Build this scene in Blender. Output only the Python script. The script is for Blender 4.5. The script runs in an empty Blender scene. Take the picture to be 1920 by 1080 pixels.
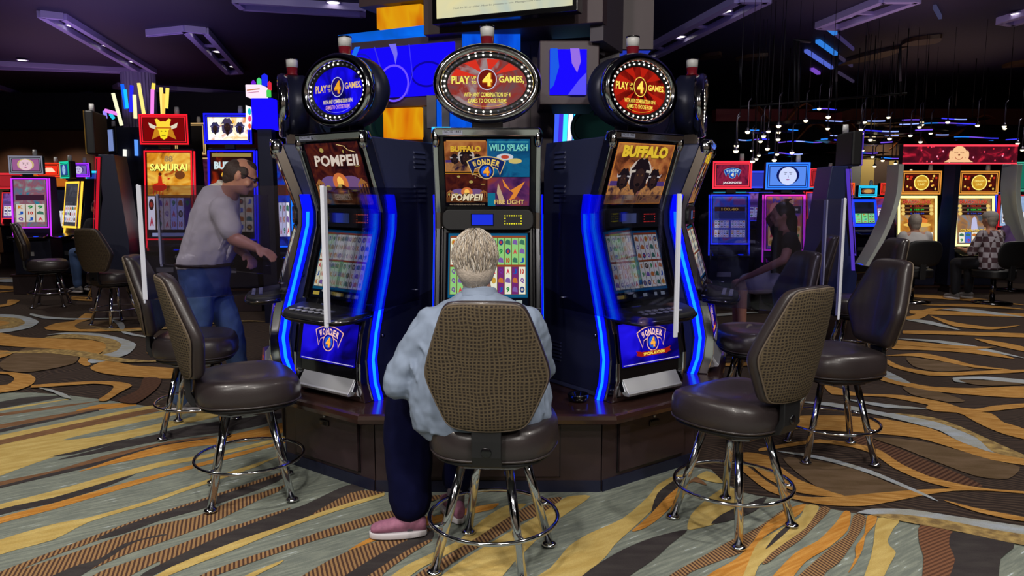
import bpy, bmesh, math, random
from mathutils import Vector, Matrix, noise
random.seed(7)
SC = bpy.context.scene
COL = SC.collection
PI = math.pi

# ---------------------------------------------------------------- camera
F_PX, EYE, HORIZON = 1390.0, 1.5, 365.0
PITCH = math.atan((540 - HORIZON) / F_PX)
cam_data = bpy.data.cameras.new('camera')
cam_data.sensor_fit = 'HORIZONTAL'
cam_data.sensor_width = 36.0
cam_data.lens = 36.0 * F_PX / 1920.0
cam_data.clip_start = 0.05
cam_data.clip_end = 200
cam = bpy.data.objects.new('camera', cam_data)
cam.location = (0, 0, EYE)
cam.rotation_euler = (PI / 2 - PITCH, 0, 0)
COL.objects.link(cam)
SC.camera = cam

# ---------------------------------------------------------------- colour management
SC.view_settings.view_transform = 'Standard'
SC.view_settings.look = 'None'
SC.view_settings.gamma = 1.0
SC.view_settings.exposure = 0.0
SC.view_settings.use_curve_mapping = False
SC.cycles.max_bounces = 7
SC.cycles.diffuse_bounces = 3
SC.cycles.glossy_bounces = 4
SC.cycles.transparent_max_bounces = 12
SC.cycles.use_denoising = True
SC.cycles.sample_clamp_indirect = 4.0
SC.cycles.caustics_reflective = False
SC.cycles.caustics_refractive = False

world = bpy.data.worlds.new('world')
SC.world = world
world.use_nodes = True
world.node_tree.nodes['Background'].inputs[0].default_value = (0.022, 0.018, 0.045, 1)
world.node_tree.nodes['Background'].inputs[1].default_value = 1.0

CEIL = 4.0

def spot(x, y, power, color=(1.0, 0.94, 0.87), ang=110, tx=None, ty=None, blend=0.7, z=CEIL - 0.06, size=0.06):
    l = bpy.data.lights.new('downlight_or_fill', 'SPOT')
    l.energy = power
    l.color = color
    l.spot_size = math.radians(ang)
    l.spot_blend = blend
    l.shadow_soft_size = size
    o = bpy.data.objects.new('downlight_or_fill', l)
    o.location = (x, y, z)
    if tx is not None:
        d = Vector((tx - x, ty - y, -z + 0.3))
        o.rotation_euler = d.to_track_quat('-Z', 'Y').to_euler()
    COL.objects.link(o)
    return o

# downlights of the gaming floor; those aimed from behind the camera are added fill
for (x, y, p, tx, ty) in ((-2.3, 2.2, 230, None, None), (2.3, 2.0, 230, None, None), (-0.6, 1.2, 200, None, None), (0.9, -0.6, 260, .8, 3.2), (-1.6, -0.6, 260, -1.0, 3.2),
                          (3.6, 3.9, 170, None, None), (-3.9, 4.4, 170, None, None), (2.2, -2.4, 330, 1.2, 4.0), (-2.2, -2.4, 330, -1.2, 4.0)):
    spot(x, y, p, tx=tx, ty=ty, size=0.12)
for (x, y, p) in ((5.5, 7.0, 210), (-5.2, 8.0, 190), (2.6, 7.6, 120), (-2.4, 7.6, 120), (-8.5, 11.0, 200), (8.5, 11.5, 200), (6.2, 9.0, 150), (7.0, 4.5, 170), (-6.8, 4.5, 160)):  # the one near the gold machines is added to brighten the players
    spot(x, y, p, size=0.12)
# added unseen spots: brighten the wall behind the camera for the chrome to reflect
for x in (-5, -1.7, 1.7, 5):
    spot(x, -2.2, 200, (1.0, .88, .75), 80, x, -3.9, z=3.8)
# added fill: unseen upward lamps without fixtures, to tint and brighten the ceiling
def ceiling_fill(x, y, z, size, power, color):
    l = bpy.data.lights.new('ceiling_fill_light', 'AREA')
    l.size = size
    l.energy = power
    l.color = color
    o = bpy.data.objects.new('ceiling_fill_light', l)
    o.location = (x, y, z)
    o.rotation_euler = (PI, 0, 0)
    COL.objects.link(o)
for (x, y, z, sz, p, c) in ((-.6, 6.4, 2.6, 1.5, 16, (.35, .3, 1)), (2.2, 6.6, 2.6, 1.5, 22, (.4, .34, 1)), (-5.5, 10.5, 2.7, 2.5, 22, (.6, .4, 1)), (5, 10, 2.9, 2.5, 14, (.7, .45, .6)),
                            (-3, 6.5, 2.6, 2.0, 14, (.45, .35, 1)), (4.5, 5.5, 2.8, 2.0, 18, (.45, .35, 1)), (-8, 14, 2.9, 3, 16, (.7, .4, .8)), (8, 14, 3.2, 3, 8, (.8, .5, .4))):
    ceiling_fill(x, y, z, sz, p, c)

# ---------------------------------------------------------------- pixel helpers for measured positions
def ray(u, v):
    dx, dy = (u - 960) / F_PX, (v - 540) / F_PX
    return dx, math.cos(PITCH) - dy * math.sin(PITCH), -math.sin(PITCH) - dy * math.cos(PITCH)
def ground(u, v, z=0.0):
    r = ray(u, v)
    t = (z - EYE) / r[2]
    return Vector((r[0] * t, r[1] * t, z))
def at(u, v, Y):
    r = ray(u, v)
    t = Y / r[1]
    return Vector((r[0] * t, Y, EYE + r[2] * t))

# ---------------------------------------------------------------- materials
def lin(c):
    if isinstance(c, str):
        c = tuple(int(c[i:i + 2], 16) for i in (0, 2, 4))
    o = []
    for k in c:
        k = k / 255.0
        o.append(k / 12.92 if k <= 0.04045 else ((k + 0.055) / 1.055) ** 2.4)
    return tuple(o) + (1.0,)

MATS = {}
def pm(key, col, rough=0.5, metal=0.0, coat=0.0, bump=None, noise_amt=0.0, nscale=8.0, spec=0.5, sheen=0.0):
    if key in MATS:
        return MATS[key]
    m = bpy.data.materials.new(key)
    m.use_nodes = True
    nt = m.node_tree
    b = nt.nodes['Principled BSDF']
    b.inputs['Base Color'].default_value = lin(col)
    b.inputs['Roughness'].default_value = rough
    b.inputs['Metallic'].default_value = metal
    b.inputs['Coat Weight'].default_value = coat
    b.inputs['Specular IOR Level'].default_value = spec
    b.inputs['Sheen Weight'].default_value = sheen
    tc = nt.nodes.new('ShaderNodeTexCoord')
    if noise_amt > 0:
        n = nt.nodes.new('ShaderNodeTexNoise')
        n.inputs['Scale'].default_value = nscale
        n.inputs['Detail'].default_value = 5
        nt.links.new(tc.outputs['Object'], n.inputs['Vector'])
        mx = nt.nodes.new('ShaderNodeMix')
        mx.data_type = 'RGBA'
        c = lin(col)
        mx.inputs[6].default_value = tuple(k * (1 - noise_amt) for k in c[:3]) + (1,)
        mx.inputs[7].default_value = tuple(min(1, k * (1 + noise_amt)) for k in c[:3]) + (1,)
        nt.links.new(n.outputs['Fac'], mx.inputs[0])
        nt.links.new(mx.outputs[2], b.inputs['Base Color'])
    if bump:
        n2 = nt.nodes.new('ShaderNodeTexNoise')
        n2.inputs['Scale'].default_value = bump[0]
        n2.inputs['Detail'].default_value = 4
        nt.links.new(tc.outputs['Object'], n2.inputs['Vector'])
        bp = nt.nodes.new('ShaderNodeBump')
        bp.inputs['Strength'].default_value = bump[1]
        bp.inputs['Distance'].default_value = bump[2] if len(bump) > 2 else 0.01
        nt.links.new(n2.outputs['Fac'], bp.inputs['Height'])
        nt.links.new(bp.outputs['Normal'], b.inputs['Normal'])
    MATS[key] = m
    return m

def em(col, s=1.0, light=False):
    key = 'glow_%s_%.2f_%d' % (col if isinstance(col, str) else '%02x%02x%02x' % tuple(col), s, light)
    if key in MATS:
        return MATS[key]
    m = bpy.data.materials.new(key)
    m.use_nodes = True
    nt = m.node_tree
    nt.nodes.clear()
    out = nt.nodes.new('ShaderNodeOutputMaterial')
    e = nt.nodes.new('ShaderNodeEmission')
    e.inputs[0].default_value = lin(col)
    e.inputs[1].default_value = s
    nt.links.new(e.outputs[0], out.inputs[0])
    if not light:
        m.cycles.emission_sampling = 'NONE'
    MATS[key] = m
    return m

def em_grad(key, cols, scale=6.0, s=1.0, light=False, stretch=(1, 1, 1), dist=1.0):
    """a painted, backlit picture: noise through a colour ramp, glowing"""
    if key in MATS:
        return MATS[key]
    m = bpy.data.materials.new(key)
    m.use_nodes = True
    nt = m.node_tree
    nt.nodes.clear()
    out = nt.nodes.new('ShaderNodeOutputMaterial')
    e = nt.nodes.new('ShaderNodeEmission')
    tc = nt.nodes.new('ShaderNodeTexCoord')
    mp = nt.nodes.new('ShaderNodeMapping')
    mp.inputs['Scale'].default_value = stretch
    n = nt.nodes.new('ShaderNodeTexNoise')
    n.inputs['Scale'].default_value = scale
    n.inputs['Detail'].default_value = 3
    n.inputs['Distortion'].default_value = dist
    r = nt.nodes.new('ShaderNodeValToRGB')
    el = r.color_ramp.elements
    k = len(cols)
    for i, c in enumerate(cols):
        p = 0.32 + 0.36 * i / max(1, k - 1)
        if i < 2:
            el[i].position = p
            el[i].color = lin(c)
        else:
            q = el.new(p)
            q.color = lin(c)
    nt.links.new(tc.outputs['Object'], mp.inputs['Vector'])
    nt.links.new(mp.outputs[0], n.inputs['Vector'])
    nt.links.new(n.outputs['Fac'], r.inputs[0])
    nt.links.new(r.outputs[0], e.inputs[0])
    e.inputs[1].default_value = s
    nt.links.new(e.outputs[0], out.inputs[0])
    if not light:
        m.cycles.emission_sampling = 'NONE'
    MATS[key] = m
    return m

CHROME = pm('chrome', 'd0d2d8', 0.1, 1.0)
CHROME_D = pm('smoked_chrome', '77757a', 0.13, 1.0)
STEEL = pm('brushed_steel', 'c4c6cc', 0.42, 0.8)
BLACK = pm('black_gloss', '08080c', 0.18, 0.0, 0.3)
BLACKM = pm('black_matte', '0c0c10', 0.55)
SHEET = pm('blue_grey_sheet_metal', '363b58', 0.42, 0.2, bump=(60, 0.03))
SHEET_D = pm('dark_sheet_metal', '20233a', 0.4, 0.2)
WOOD = pm('dark_laminate', '33262a', 0.42, 0.0, 0.1, noise_amt=0.12, nscale=3)
WOODTOP = pm('dark_polished_top', '2e1c18', 0.22, 0.0, 0.4, noise_amt=0.1, nscale=5)
HUBWOOD = pm('hub_brown_laminate', '46373d', 0.5, noise_amt=0.1, nscale=2)
LEATHER = pm('brown_vinyl', '2f2829', 0.35, 0.0, 0.08, bump=(140, 0.12, 0.004), noise_amt=0.12, nscale=5)
RUBBER = pm('black_rubber', '101012', 0.6)
WHITEP = pm('white_plastic', 'c9ccd8', 0.4)

def glass_mat(key, tint, refl=0.12, rough=0.03):
    m = bpy.data.materials.new(key)
    m.use_nodes = True
    nt = m.node_tree
    nt.nodes.clear()
    out = nt.nodes.new('ShaderNodeOutputMaterial')
    t = nt.nodes.new('ShaderNodeBsdfTransparent')
    t.inputs[0].default_value = lin(tint)
    g = nt.nodes.new('ShaderNodeBsdfGlossy')
    g.inputs['Roughness'].default_value = rough
    lw = nt.nodes.new('ShaderNodeLayerWeight')
    lw.inputs[0].default_value = 0.25
    mr = nt.nodes.new('ShaderNodeMath')
    mr.operation = 'MULTIPLY_ADD'
    mr.inputs[1].default_value = 0.6
    mr.inputs[2].default_value = refl
    mr.use_clamp = True
    mix = nt.nodes.new('ShaderNodeMixShader')
    nt.links.new(lw.outputs['Fresnel'], mr.inputs[0])
    nt.links.new(mr.outputs[0], mix.inputs[0])
    nt.links.new(t.outputs[0], mix.inputs[1])
    nt.links.new(g.outputs[0], mix.inputs[2])
    nt.links.new(mix.outputs[0], out.inputs[0])
    MATS[key] = m
    return m
ACRYLIC = glass_mat('clear_acrylic', 'dcdcf0', 0.05)

# ---------------------------------------------------------------- mesh builder
class MB:
    def __init__(s):
        s.v, s.f, s.mi, s.sm, s.mats = [], [], [], [], []
    def mat(s, m):
        if m not in s.mats:
            s.mats.append(m)
        return s.mats.index(m)
    def add(s, vs, fs, m, smooth=False, M=None):
        b = len(s.v)
        i = s.mat(m)
        for p in vs:
            p = Vector(p)
            s.v.append(M @ p if M is not None else p)
        for f in fs:
            s.f.append([b + k for k in f])
            s.mi.append(i)
            s.sm.append(smooth)
        return s
    def box(s, x0, x1, y0, y1, z0, z1, m, M=None):
        vs = [(x, y, z) for x in (x0, x1) for y in (y0, y1) for z in (z0, z1)]
        return s.add(vs, [(0, 1, 3, 2), (4, 6, 7, 5), (0, 4, 5, 1), (2, 3, 7, 6), (0, 2, 6, 4), (1, 5, 7, 3)], m, M=M)
    def prism(s, poly, a, b, m, axis='x', M=None):
        """poly of 2D points swept from a to b along an axis"""
        n = len(poly)
        def P(q, t):
            if axis == 'x':
                return (t, q[0], q[1])
            if axis == 'y':
                return (q[0], t, q[1])
            return (q[0], q[1], t)
        vs = [P(q, a) for q in poly] + [P(q, b) for q in poly]
        fs = [tuple(range(n)), tuple(range(2 * n - 1, n - 1, -1))] + [(i, (i + 1) % n, n + (i + 1) % n, n + i) for i in range(n)]
        return s.add(vs, fs, m, M=M)
    def loft(s, rings, m, smooth=True, cap=True, closed=False, M=None):
        n = len(rings[0])
        vs = [p for r in rings for p in r]
        fs = []
        R = len(rings)
        for i in range(R if closed else R - 1):
            j = (i + 1) % R
            for k in range(n):
                fs.append((i * n + k, i * n + (k + 1) % n, j * n + (k + 1) % n, j * n + k))
        if cap and not closed:
            fs.append(tuple(range(n - 1, -1, -1)))
            fs.append(tuple((R - 1) * n + k for k in range(n)))
        return s.add(vs, fs, m, smooth, M)
    def lathe(s, prof, m, n=24, smooth=True, M=None, sx=1, sy=1):
        rings = [[(r * math.cos(2 * PI * k / n) * sx, r * math.sin(2 * PI * k / n) * sy, z) for k in range(n)] for r, z in prof]
        return s.loft(rings, m, smooth, True, M=M)
    def tube(s, pts, r, m, n=10, closed=False, smooth=True, M=None):
        pts = [Vector(p) for p in pts]
        N = len(pts)
        rr = r if isinstance(r, (list, tuple)) else [r] * N
        rings = []
        up = None
        for i, p in enumerate(pts):
            if closed:
                t = (pts[(i + 1) % N] - pts[i - 1]).normalized()
            else:
                t = (pts[min(i + 1, N - 1)] - pts[max(i - 1, 0)]).normalized()
            if up is None:
                up = Vector((0, 0, 1)) if abs(t.z) < 0.9 else Vector((0, 1, 0))
            a = t.cross(up)
            if a.length < 1e-6:
                a = t.orthogonal()
            a.normalize()
            b = a.cross(t).normalized()
            up = b
            q = rr[i]
            qa, qb = q if isinstance(q, (list, tuple)) else (q, q)
            rings.append([p + a * qa * math.cos(2 * PI * k / n) + b * qb * math.sin(2 * PI * k / n) for k in range(n)])
        return s.loft(rings, m, smooth, True, closed, M)
    def ball(s, c, r, m, n=12, k=8, M=None, R=None):
        r = r if isinstance(r, (list, tuple)) else (r, r, r)
        rings = []
        for j in range(1, k):
            t = PI * j / k
            ring = []
            for i in range(n):
                a = 2 * PI * i / n
                q = Vector((r[0] * math.sin(t) * math.cos(a), r[1] * math.sin(t) * math.sin(a), -r[2] * math.cos(t)))
                if R is not None:
                    q = R @ q
                ring.append(q + Vector(c))
            rings.append(ring)
        return s.loft(rings, m, True, True, M=M)
    def mesh(s, name):
        me = bpy.data.meshes.new(name)
        me.from_pydata([tuple(p) for p in s.v], [], s.f)
        for m in s.mats:
            me.materials.append(m)
        me.polygons.foreach_set('material_index', s.mi)
        me.polygons.foreach_set('use_smooth', s.sm)
        me.update()
        return me

CACHE = {}
def obj(name, mb, parent=None, bevel=0.0, key=None, fix=True, loc=None, rz=None, subsurf=0):
    """link a builder (or a function returning one, cached under key) as ONE mesh object"""
    if key is not None and key in CACHE:
        me = CACHE[key]
    else:
        b = mb() if callable(mb) else mb
        me = b.mesh(name)
        if fix:
            bm = bmesh.new()
            bm.from_mesh(me)
            bmesh.ops.recalc_face_normals(bm, faces=bm.faces)
            bm.to_mesh(me)
            bm.free()
        if key is not None:
            CACHE[key] = me
    o = bpy.data.objects.new(name, me)
    COL.objects.link(o)
    if parent is not None:
        o.parent = parent
    if loc is not None:
        o.location = loc
    if rz is not None:
        o.rotation_euler.z = rz
    if bevel:
        md = o.modifiers.new('bevel', 'BEVEL')
        md.width = bevel
        md.segments = 2
        md.limit_method = 'ANGLE'
        md.angle_limit = 0.6
    if subsurf:
        md = o.modifiers.new('subsurf', 'SUBSURF')
        md.levels = md.render_levels = subsurf
    return o

def tag(o, label=None, cat=None, group=None, kind=None):
    if label:
        o['label'] = label
    if cat:
        o['category'] = cat
    if group:
        o['group'] = group
    if kind:
        o['kind'] = kind
    return o

def thing(name, label, cat, loc=(0, 0, 0), rz=0.0, group=None):
    o = bpy.data.objects.new(name, None)
    o.empty_display_size = 0.1
    COL.objects.link(o)
    o.location = loc
    o.rotation_euler.z = rz
    return tag(o, label, cat, group)

def copy_tree(o, parent=None):
    c = o.copy()
    COL.objects.link(c)
    c.parent = parent
    for ch in list(o.children):
        copy_tree(ch, c)
    return c

# ---------------------------------------------------------------- flat art on screens and signs
TXT = {}
def text_geo(s, bold=0.0):
    k = (s, bold)
    if k in TXT:
        return TXT[k]
    cu = bpy.data.curves.new('t', 'FONT')
    cu.body = s
    cu.size = 1.0
    cu.resolution_u = 2
    cu.offset = bold
    o = bpy.data.objects.new('t', cu)
    COL.objects.link(o)
    dg = bpy.context.evaluated_depsgraph_get()
    me = o.evaluated_get(dg).to_mesh()
    vs = [(v.co.x, v.co.y) for v in me.vertices]
    fs = [tuple(p.vertices) for p in me.polygons]
    o.evaluated_get(dg).to_mesh_clear()
    bpy.data.objects.remove(o)
    bpy.data.curves.remove(cu)
    if vs:
        x0, x1 = min(v[0] for v in vs), max(v[0] for v in vs)
        y0, y1 = min(v[1] for v in vs), max(v[1] for v in vs)
    else:
        x0 = y0 = 0
        x1 = y1 = 1
    TXT[k] = (vs, fs, x0, x1, y0, y1)
    return TXT[k]

class Art(MB):
    """draws layered flat shapes on a plane with origin O, axes X (right) and Y (up); each layer sits a hair in front of the last"""
    def __init__(s, O=(0, 0, 0), X=(1, 0, 0), Y=(0, 0, 1), step=0.00035):
        super().__init__()
        s.O, s.X, s.Y = Vector(O), Vector(X).normalized(), Vector(Y).normalized()
        s.N = s.X.cross(s.Y).normalized()
        s.h = 0.0
        s.step = step
    def up(s, k=1):
        s.h += s.step * k
        return s
    def pl(s, x, y):
        return s.O + s.X * x + s.Y * y + s.N * s.h
    def poly(s, pts, m, up=True):
        if up:
            s.up()
        s.add([s.pl(*p) for p in pts], [tuple(range(len(pts)))], m)
        return s
    def rect(s, x0, y0, x1, y1, m, up=True):
        return s.poly([(x0, y0), (x1, y0), (x1, y1), (x0, y1)], m, up)
    def ell(s, cx, cy, rx, ry, m, n=24, up=True, a0=0, a1=2 * PI):
        full = abs(a1 - a0 - 2 * PI) < 1e-6
        k = n if full else n + 1
        return s.poly([(cx + rx * math.cos(a0 + (a1 - a0) * i / n), cy + ry * math.sin(a0 + (a1 - a0) * i / n)) for i in range(k)], m, up)
    def ring(s, cx, cy, rx, ry, w, m, n=32, a0=0, a1=2 * PI, up=True):
        if up:
            s.up()
        vs, fs = [], []
        for i in range(n + 1):
            a = a0 + (a1 - a0) * i / n
            c, d = math.cos(a), math.sin(a)
            vs += [s.pl(cx + (rx - w) * c, cy + (ry - w) * d), s.pl(cx + rx * c, cy + ry * d)]
        for i in range(n):
            fs.append((2 * i, 2 * i + 1, 2 * i + 3, 2 * i + 2))
        s.add(vs, fs, m)
        return s
    def line(s, pts, w, m, up=True):
        if up:
            s.up()
        for (a, b) in zip(pts[:-1], pts[1:]):
            dx, dy = b[0] - a[0], b[1] - a[1]
            L = math.hypot(dx, dy) or 1
            nx, ny = -dy / L * w / 2, dx / L * w / 2
            s.poly([(a[0] + nx, a[1] + ny), (a[0] - nx, a[1] - ny), (b[0] - nx, b[1] - ny), (b[0] + nx, b[1] + ny)], m, False)
        return s
    def frame(s, x0, y0, x1, y1, w, m, up=True):
        if up:
            s.up()
        s.rect(x0, y0, x1, y0 + w, m, False)
        s.rect(x0, y1 - w, x1, y1, m, False)
        s.rect(x0, y0, x0 + w, y1, m, False)
        s.rect(x1 - w, y0, x1, y1, m, False)
        return s
    def text(s, t, cx, cy, w, h, m, bold=0.02, up=True, slant=0.0, rot=0.0):
        """fit text into a w x h box centred at cx, cy"""
        if up:
            s.up()
        vs, fs, x0, x1, y0, y1 = text_geo(t, bold)
        kx, ky = w / max(1e-6, x1 - x0), h / max(1e-6, y1 - y0)
        c, d = math.cos(rot), math.sin(rot)
        out = []
        for (x, y) in vs:
            px, py = (x - (x0 + x1) / 2) * kx, (y - (y0 + y1) / 2) * ky
            px += slant * py
            out.append(s.pl(cx + px * c - py * d, cy + px * d + py * c))
        s.add(out, fs, m)
        return s
    def arctext(s, t, cx, cy, R, h, m, a0, a1, bold=0.03, up=True, wk=0.8):
        if up:
            s.up()
        n = len(t)
        for i, ch in enumerate(t):
            if ch == ' ':
                continue
            a = a0 + (a1 - a0) * (i + 0.5) / n
            s.text(ch, cx + R * math.cos(a), cy + R * math.sin(a), abs(a1 - a0) * R / n * wk, h, m, bold, False, rot=a - PI / 2)
        return s
# ================================================================ floor: two carpets, their pattern woven as flat pieces of one mesh
def carpet_mat(key, c1, c2, scale=(60, 6, 1), rot=0.0, kind='noise', thr=0.5, c3=None, pile=True):
    m = bpy.data.materials.new(key)
    m.use_nodes = True
    nt = m.node_tree
    b = nt.nodes['Principled BSDF']
    b.inputs['Roughness'].default_value = 0.95
    b.inputs['Specular IOR Level'].default_value = 0.15
    tc = nt.nodes.new('ShaderNodeTexCoord')
    mp = nt.nodes.new('ShaderNodeMapping')
    mp.inputs['Rotation'].default_value = (0, 0, rot)
    mp2 = nt.nodes.new('ShaderNodeMapping')
    mp2.inputs['Scale'].default_value = scale
    nt.links.new(tc.outputs['Object'], mp.inputs[0])
    nt.links.new(mp.outputs[0], mp2.inputs[0])
    r = nt.nodes.new('ShaderNodeValToRGB')
    if kind == 'hatch':
        t = nt.nodes.new('ShaderNodeTexWave')
        t.inputs['Scale'].default_value = 1.0
        t.inputs['Distortion'].default_value = 1.2
        t.inputs['Detail'].default_value = 1
        t.inputs['Detail Scale'].default_value = 0.6
        r.color_ramp.elements[0].position = 0.35
        r.color_ramp.elements[1].position = 0.6
        o = t.outputs['Fac']
    elif kind == 'swirl':
        t = nt.nodes.new('ShaderNodeTexWave')
        t.wave_type = 'RINGS'
        t.inputs['Scale'].default_value = 1.0
        t.inputs['Distortion'].default_value = 14
        t.inputs['Detail'].default_value = 0.5
        t.inputs['Detail Scale'].default_value = 0.5
        r.color_ramp.elements[0].position = 0.5
        r.color_ramp.elements[1].position = 0.95
        o = t.outputs['Fac']
    else:
        t = nt.nodes.new('ShaderNodeTexNoise')
        t.inputs['Scale'].default_value = 1.0
        t.inputs['Detail'].default_value = 6
        r.color_ramp.elements[0].position = thr - 0.1
        r.color_ramp.elements[1].position = thr + 0.16
        o = t.outputs['Fac']
    r.color_ramp.elements[0].color = lin(c1)
    r.color_ramp.elements[1].color = lin(c2)
    if c3:
        q = r.color_ramp.elements.new(min(0.99, thr + 0.2))
        q.color = lin(c3)
    nt.links.new(mp2.outputs[0], t.inputs['Vector'])
    nt.links.new(o, r.inputs[0])
    n = nt.nodes.new('ShaderNodeTexNoise')
    n.inputs['Scale'].default_value = 220
    n.inputs['Detail'].default_value = 2
    nt.links.new(tc.outputs['Object'], n.inputs['Vector'])
    mr = nt.nodes.new('ShaderNodeMapRange')
    mr.inputs['To Min'].default_value = 0.72
    mr.inputs['To Max'].default_value = 1.28
    nt.links.new(n.outputs['Fac'], mr.inputs[0])
    mx = nt.nodes.new('ShaderNodeMix')
    mx.data_type = 'RGBA'
    mx.blend_type = 'MULTIPLY'
    mx.inputs[0].default_value = 1.0
    nt.links.new(r.outputs[0], mx.inputs[6])
    nt.links.new(mr.outputs[0], mx.inputs[7])
    nt.links.new(mx.outputs[2], b.inputs['Base Color'])
    bp = nt.nodes.new('ShaderNodeBump')
    bp.inputs['Strength'].default_value = 0.25
    bp.inputs['Distance'].default_value = 0.003
    nt.links.new(n.outputs['Fac'], bp.inputs['Height'])
    nt.links.new(bp.outputs[0], b.inputs['Normal'])
    return m
A_ST = -math.radians(52)
C_BASE = carpet_mat('carpet_dark_swirl', '2c2320', '45382f', (9, 9, 1), 0.4, 'swirl')
C_GREY = carpet_mat('carpet_grey_green', '6a7069', '82887c', (7, 60, 1), -math.radians(35), 'noise', 0.5, 'b0babe')
C_YEL = carpet_mat('carpet_yellow', 'ab9152', 'bca566', (6, 25, 1), -math.radians(35))
C_ORA = carpet_mat('carpet_orange', 'a9702c', 'bf8c46', (5, 60, 1), -math.radians(35))
C_HAT = carpet_mat('carpet_brown_hatch', '49332a', '92714c', (18, 6, 1), math.radians(-20), 'hatch')
C_HAR = carpet_mat('carpet_russet_hatch', '523628', '75503a', (17, 6, 1), math.radians(60), 'hatch')
C_DRK = carpet_mat('carpet_charcoal', '332e2f', '3c3837', (6, 20, 1), 0)
C_BRN = carpet_mat('carpet_brown', '684a34', '7d5c40', (6, 30, 1), -math.radians(35))
C_OR2 = carpet_mat('carpet_gold_ribbon', '946830', 'b58a4e', (7, 55, 1), 0.2)
C_TAU = carpet_mat('carpet_taupe', '54432f', '655240', (4, 14, 1), 0.1)
C_BLU = carpet_mat('carpet_pale_blue', '8d8f8a', '98a0ac', (5, 12, 1), 0.1)
C_MOS = carpet_mat('carpet_gold_mosaic', '75603f', 'a98f58', (20, 20, 1), 0.1)
C_LIN = carpet_mat('carpet_maroon_lines', '3a241c', '5b4030', (12, 2, 1), 0.9, 'hatch')

def smooth_poly(pts, sub=3):
    n = len(pts)
    out = []
    for i in range(n):
        p0, p1, p2, p3 = pts[i - 1], pts[i], pts[(i + 1) % n], pts[(i + 2) % n]
        v1 = (p1[0] - p0[0], p1[1] - p0[1]); v2 = (p2[0] - p1[0], p2[1] - p1[1])
        for k in range(sub):
            t = k / sub
            q = []
            for c in (0, 1):
                m1 = (p2[c] - p0[c]) * 0.38
                m2 = (p3[c] - p1[c]) * 0.38
                L = math.hypot(*v2)
                def clampm(m, other):
                    lim = L * 0.9
                    return max(-lim, min(lim, m))
                m1, m2 = clampm(m1, 0), clampm(m2, 0)
                a = 2 * t ** 3 - 3 * t ** 2 + 1
                b = t ** 3 - 2 * t ** 2 + t
                d = -2 * t ** 3 + 3 * t ** 2
                e = t ** 3 - t ** 2
                q.append(a * p1[c] + b * m1 + d * p2[c] + e * m2)
            out.append(tuple(q))
    return out

FL = MB()
FL.add([(-16, -4, 0), (18, -4, 0), (18, 30, 0), (-16, 30, 0)], [(0, 1, 2, 3)], C_BASE)
LAYER = [0.0]
def weave(m, pts, sc=1.0, ox=0.0, oy=0.0, smooth=True, extra=None):
    LAYER[0] += 0.00009
    px = [(ox + x / sc, oy + y / sc) for x, y in pts]
    if smooth:
        px = smooth_poly(px)
    g = [ground(u, v) for u, v in px]
    if extra:
        g += [Vector(e) for e in extra]
    FL.add([(p.x, p.y, LAYER[0]) for p in g], [tuple(range(len(g)))], m)

# the striped grey-green carpet in front of and under the carousel
weave(C_GREY, [(-500, 750), (-100, 742), (0, 737), (60, 736), (120, 740), (190, 749), (300, 765), (480, 778), (1333, 880), (1355, 902), (1387, 922), (1422, 930), (1478, 937), (1533, 950), (1595, 961), (1662, 972), (1718, 983), (1801, 998), (1940, 1024), (2300, 1100)],
      smooth=False, extra=[(4.0, 1.0, 0), (4.0, -3, 0), (-6, -3, 0), (-7.5, 4.8, 0)])
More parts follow.
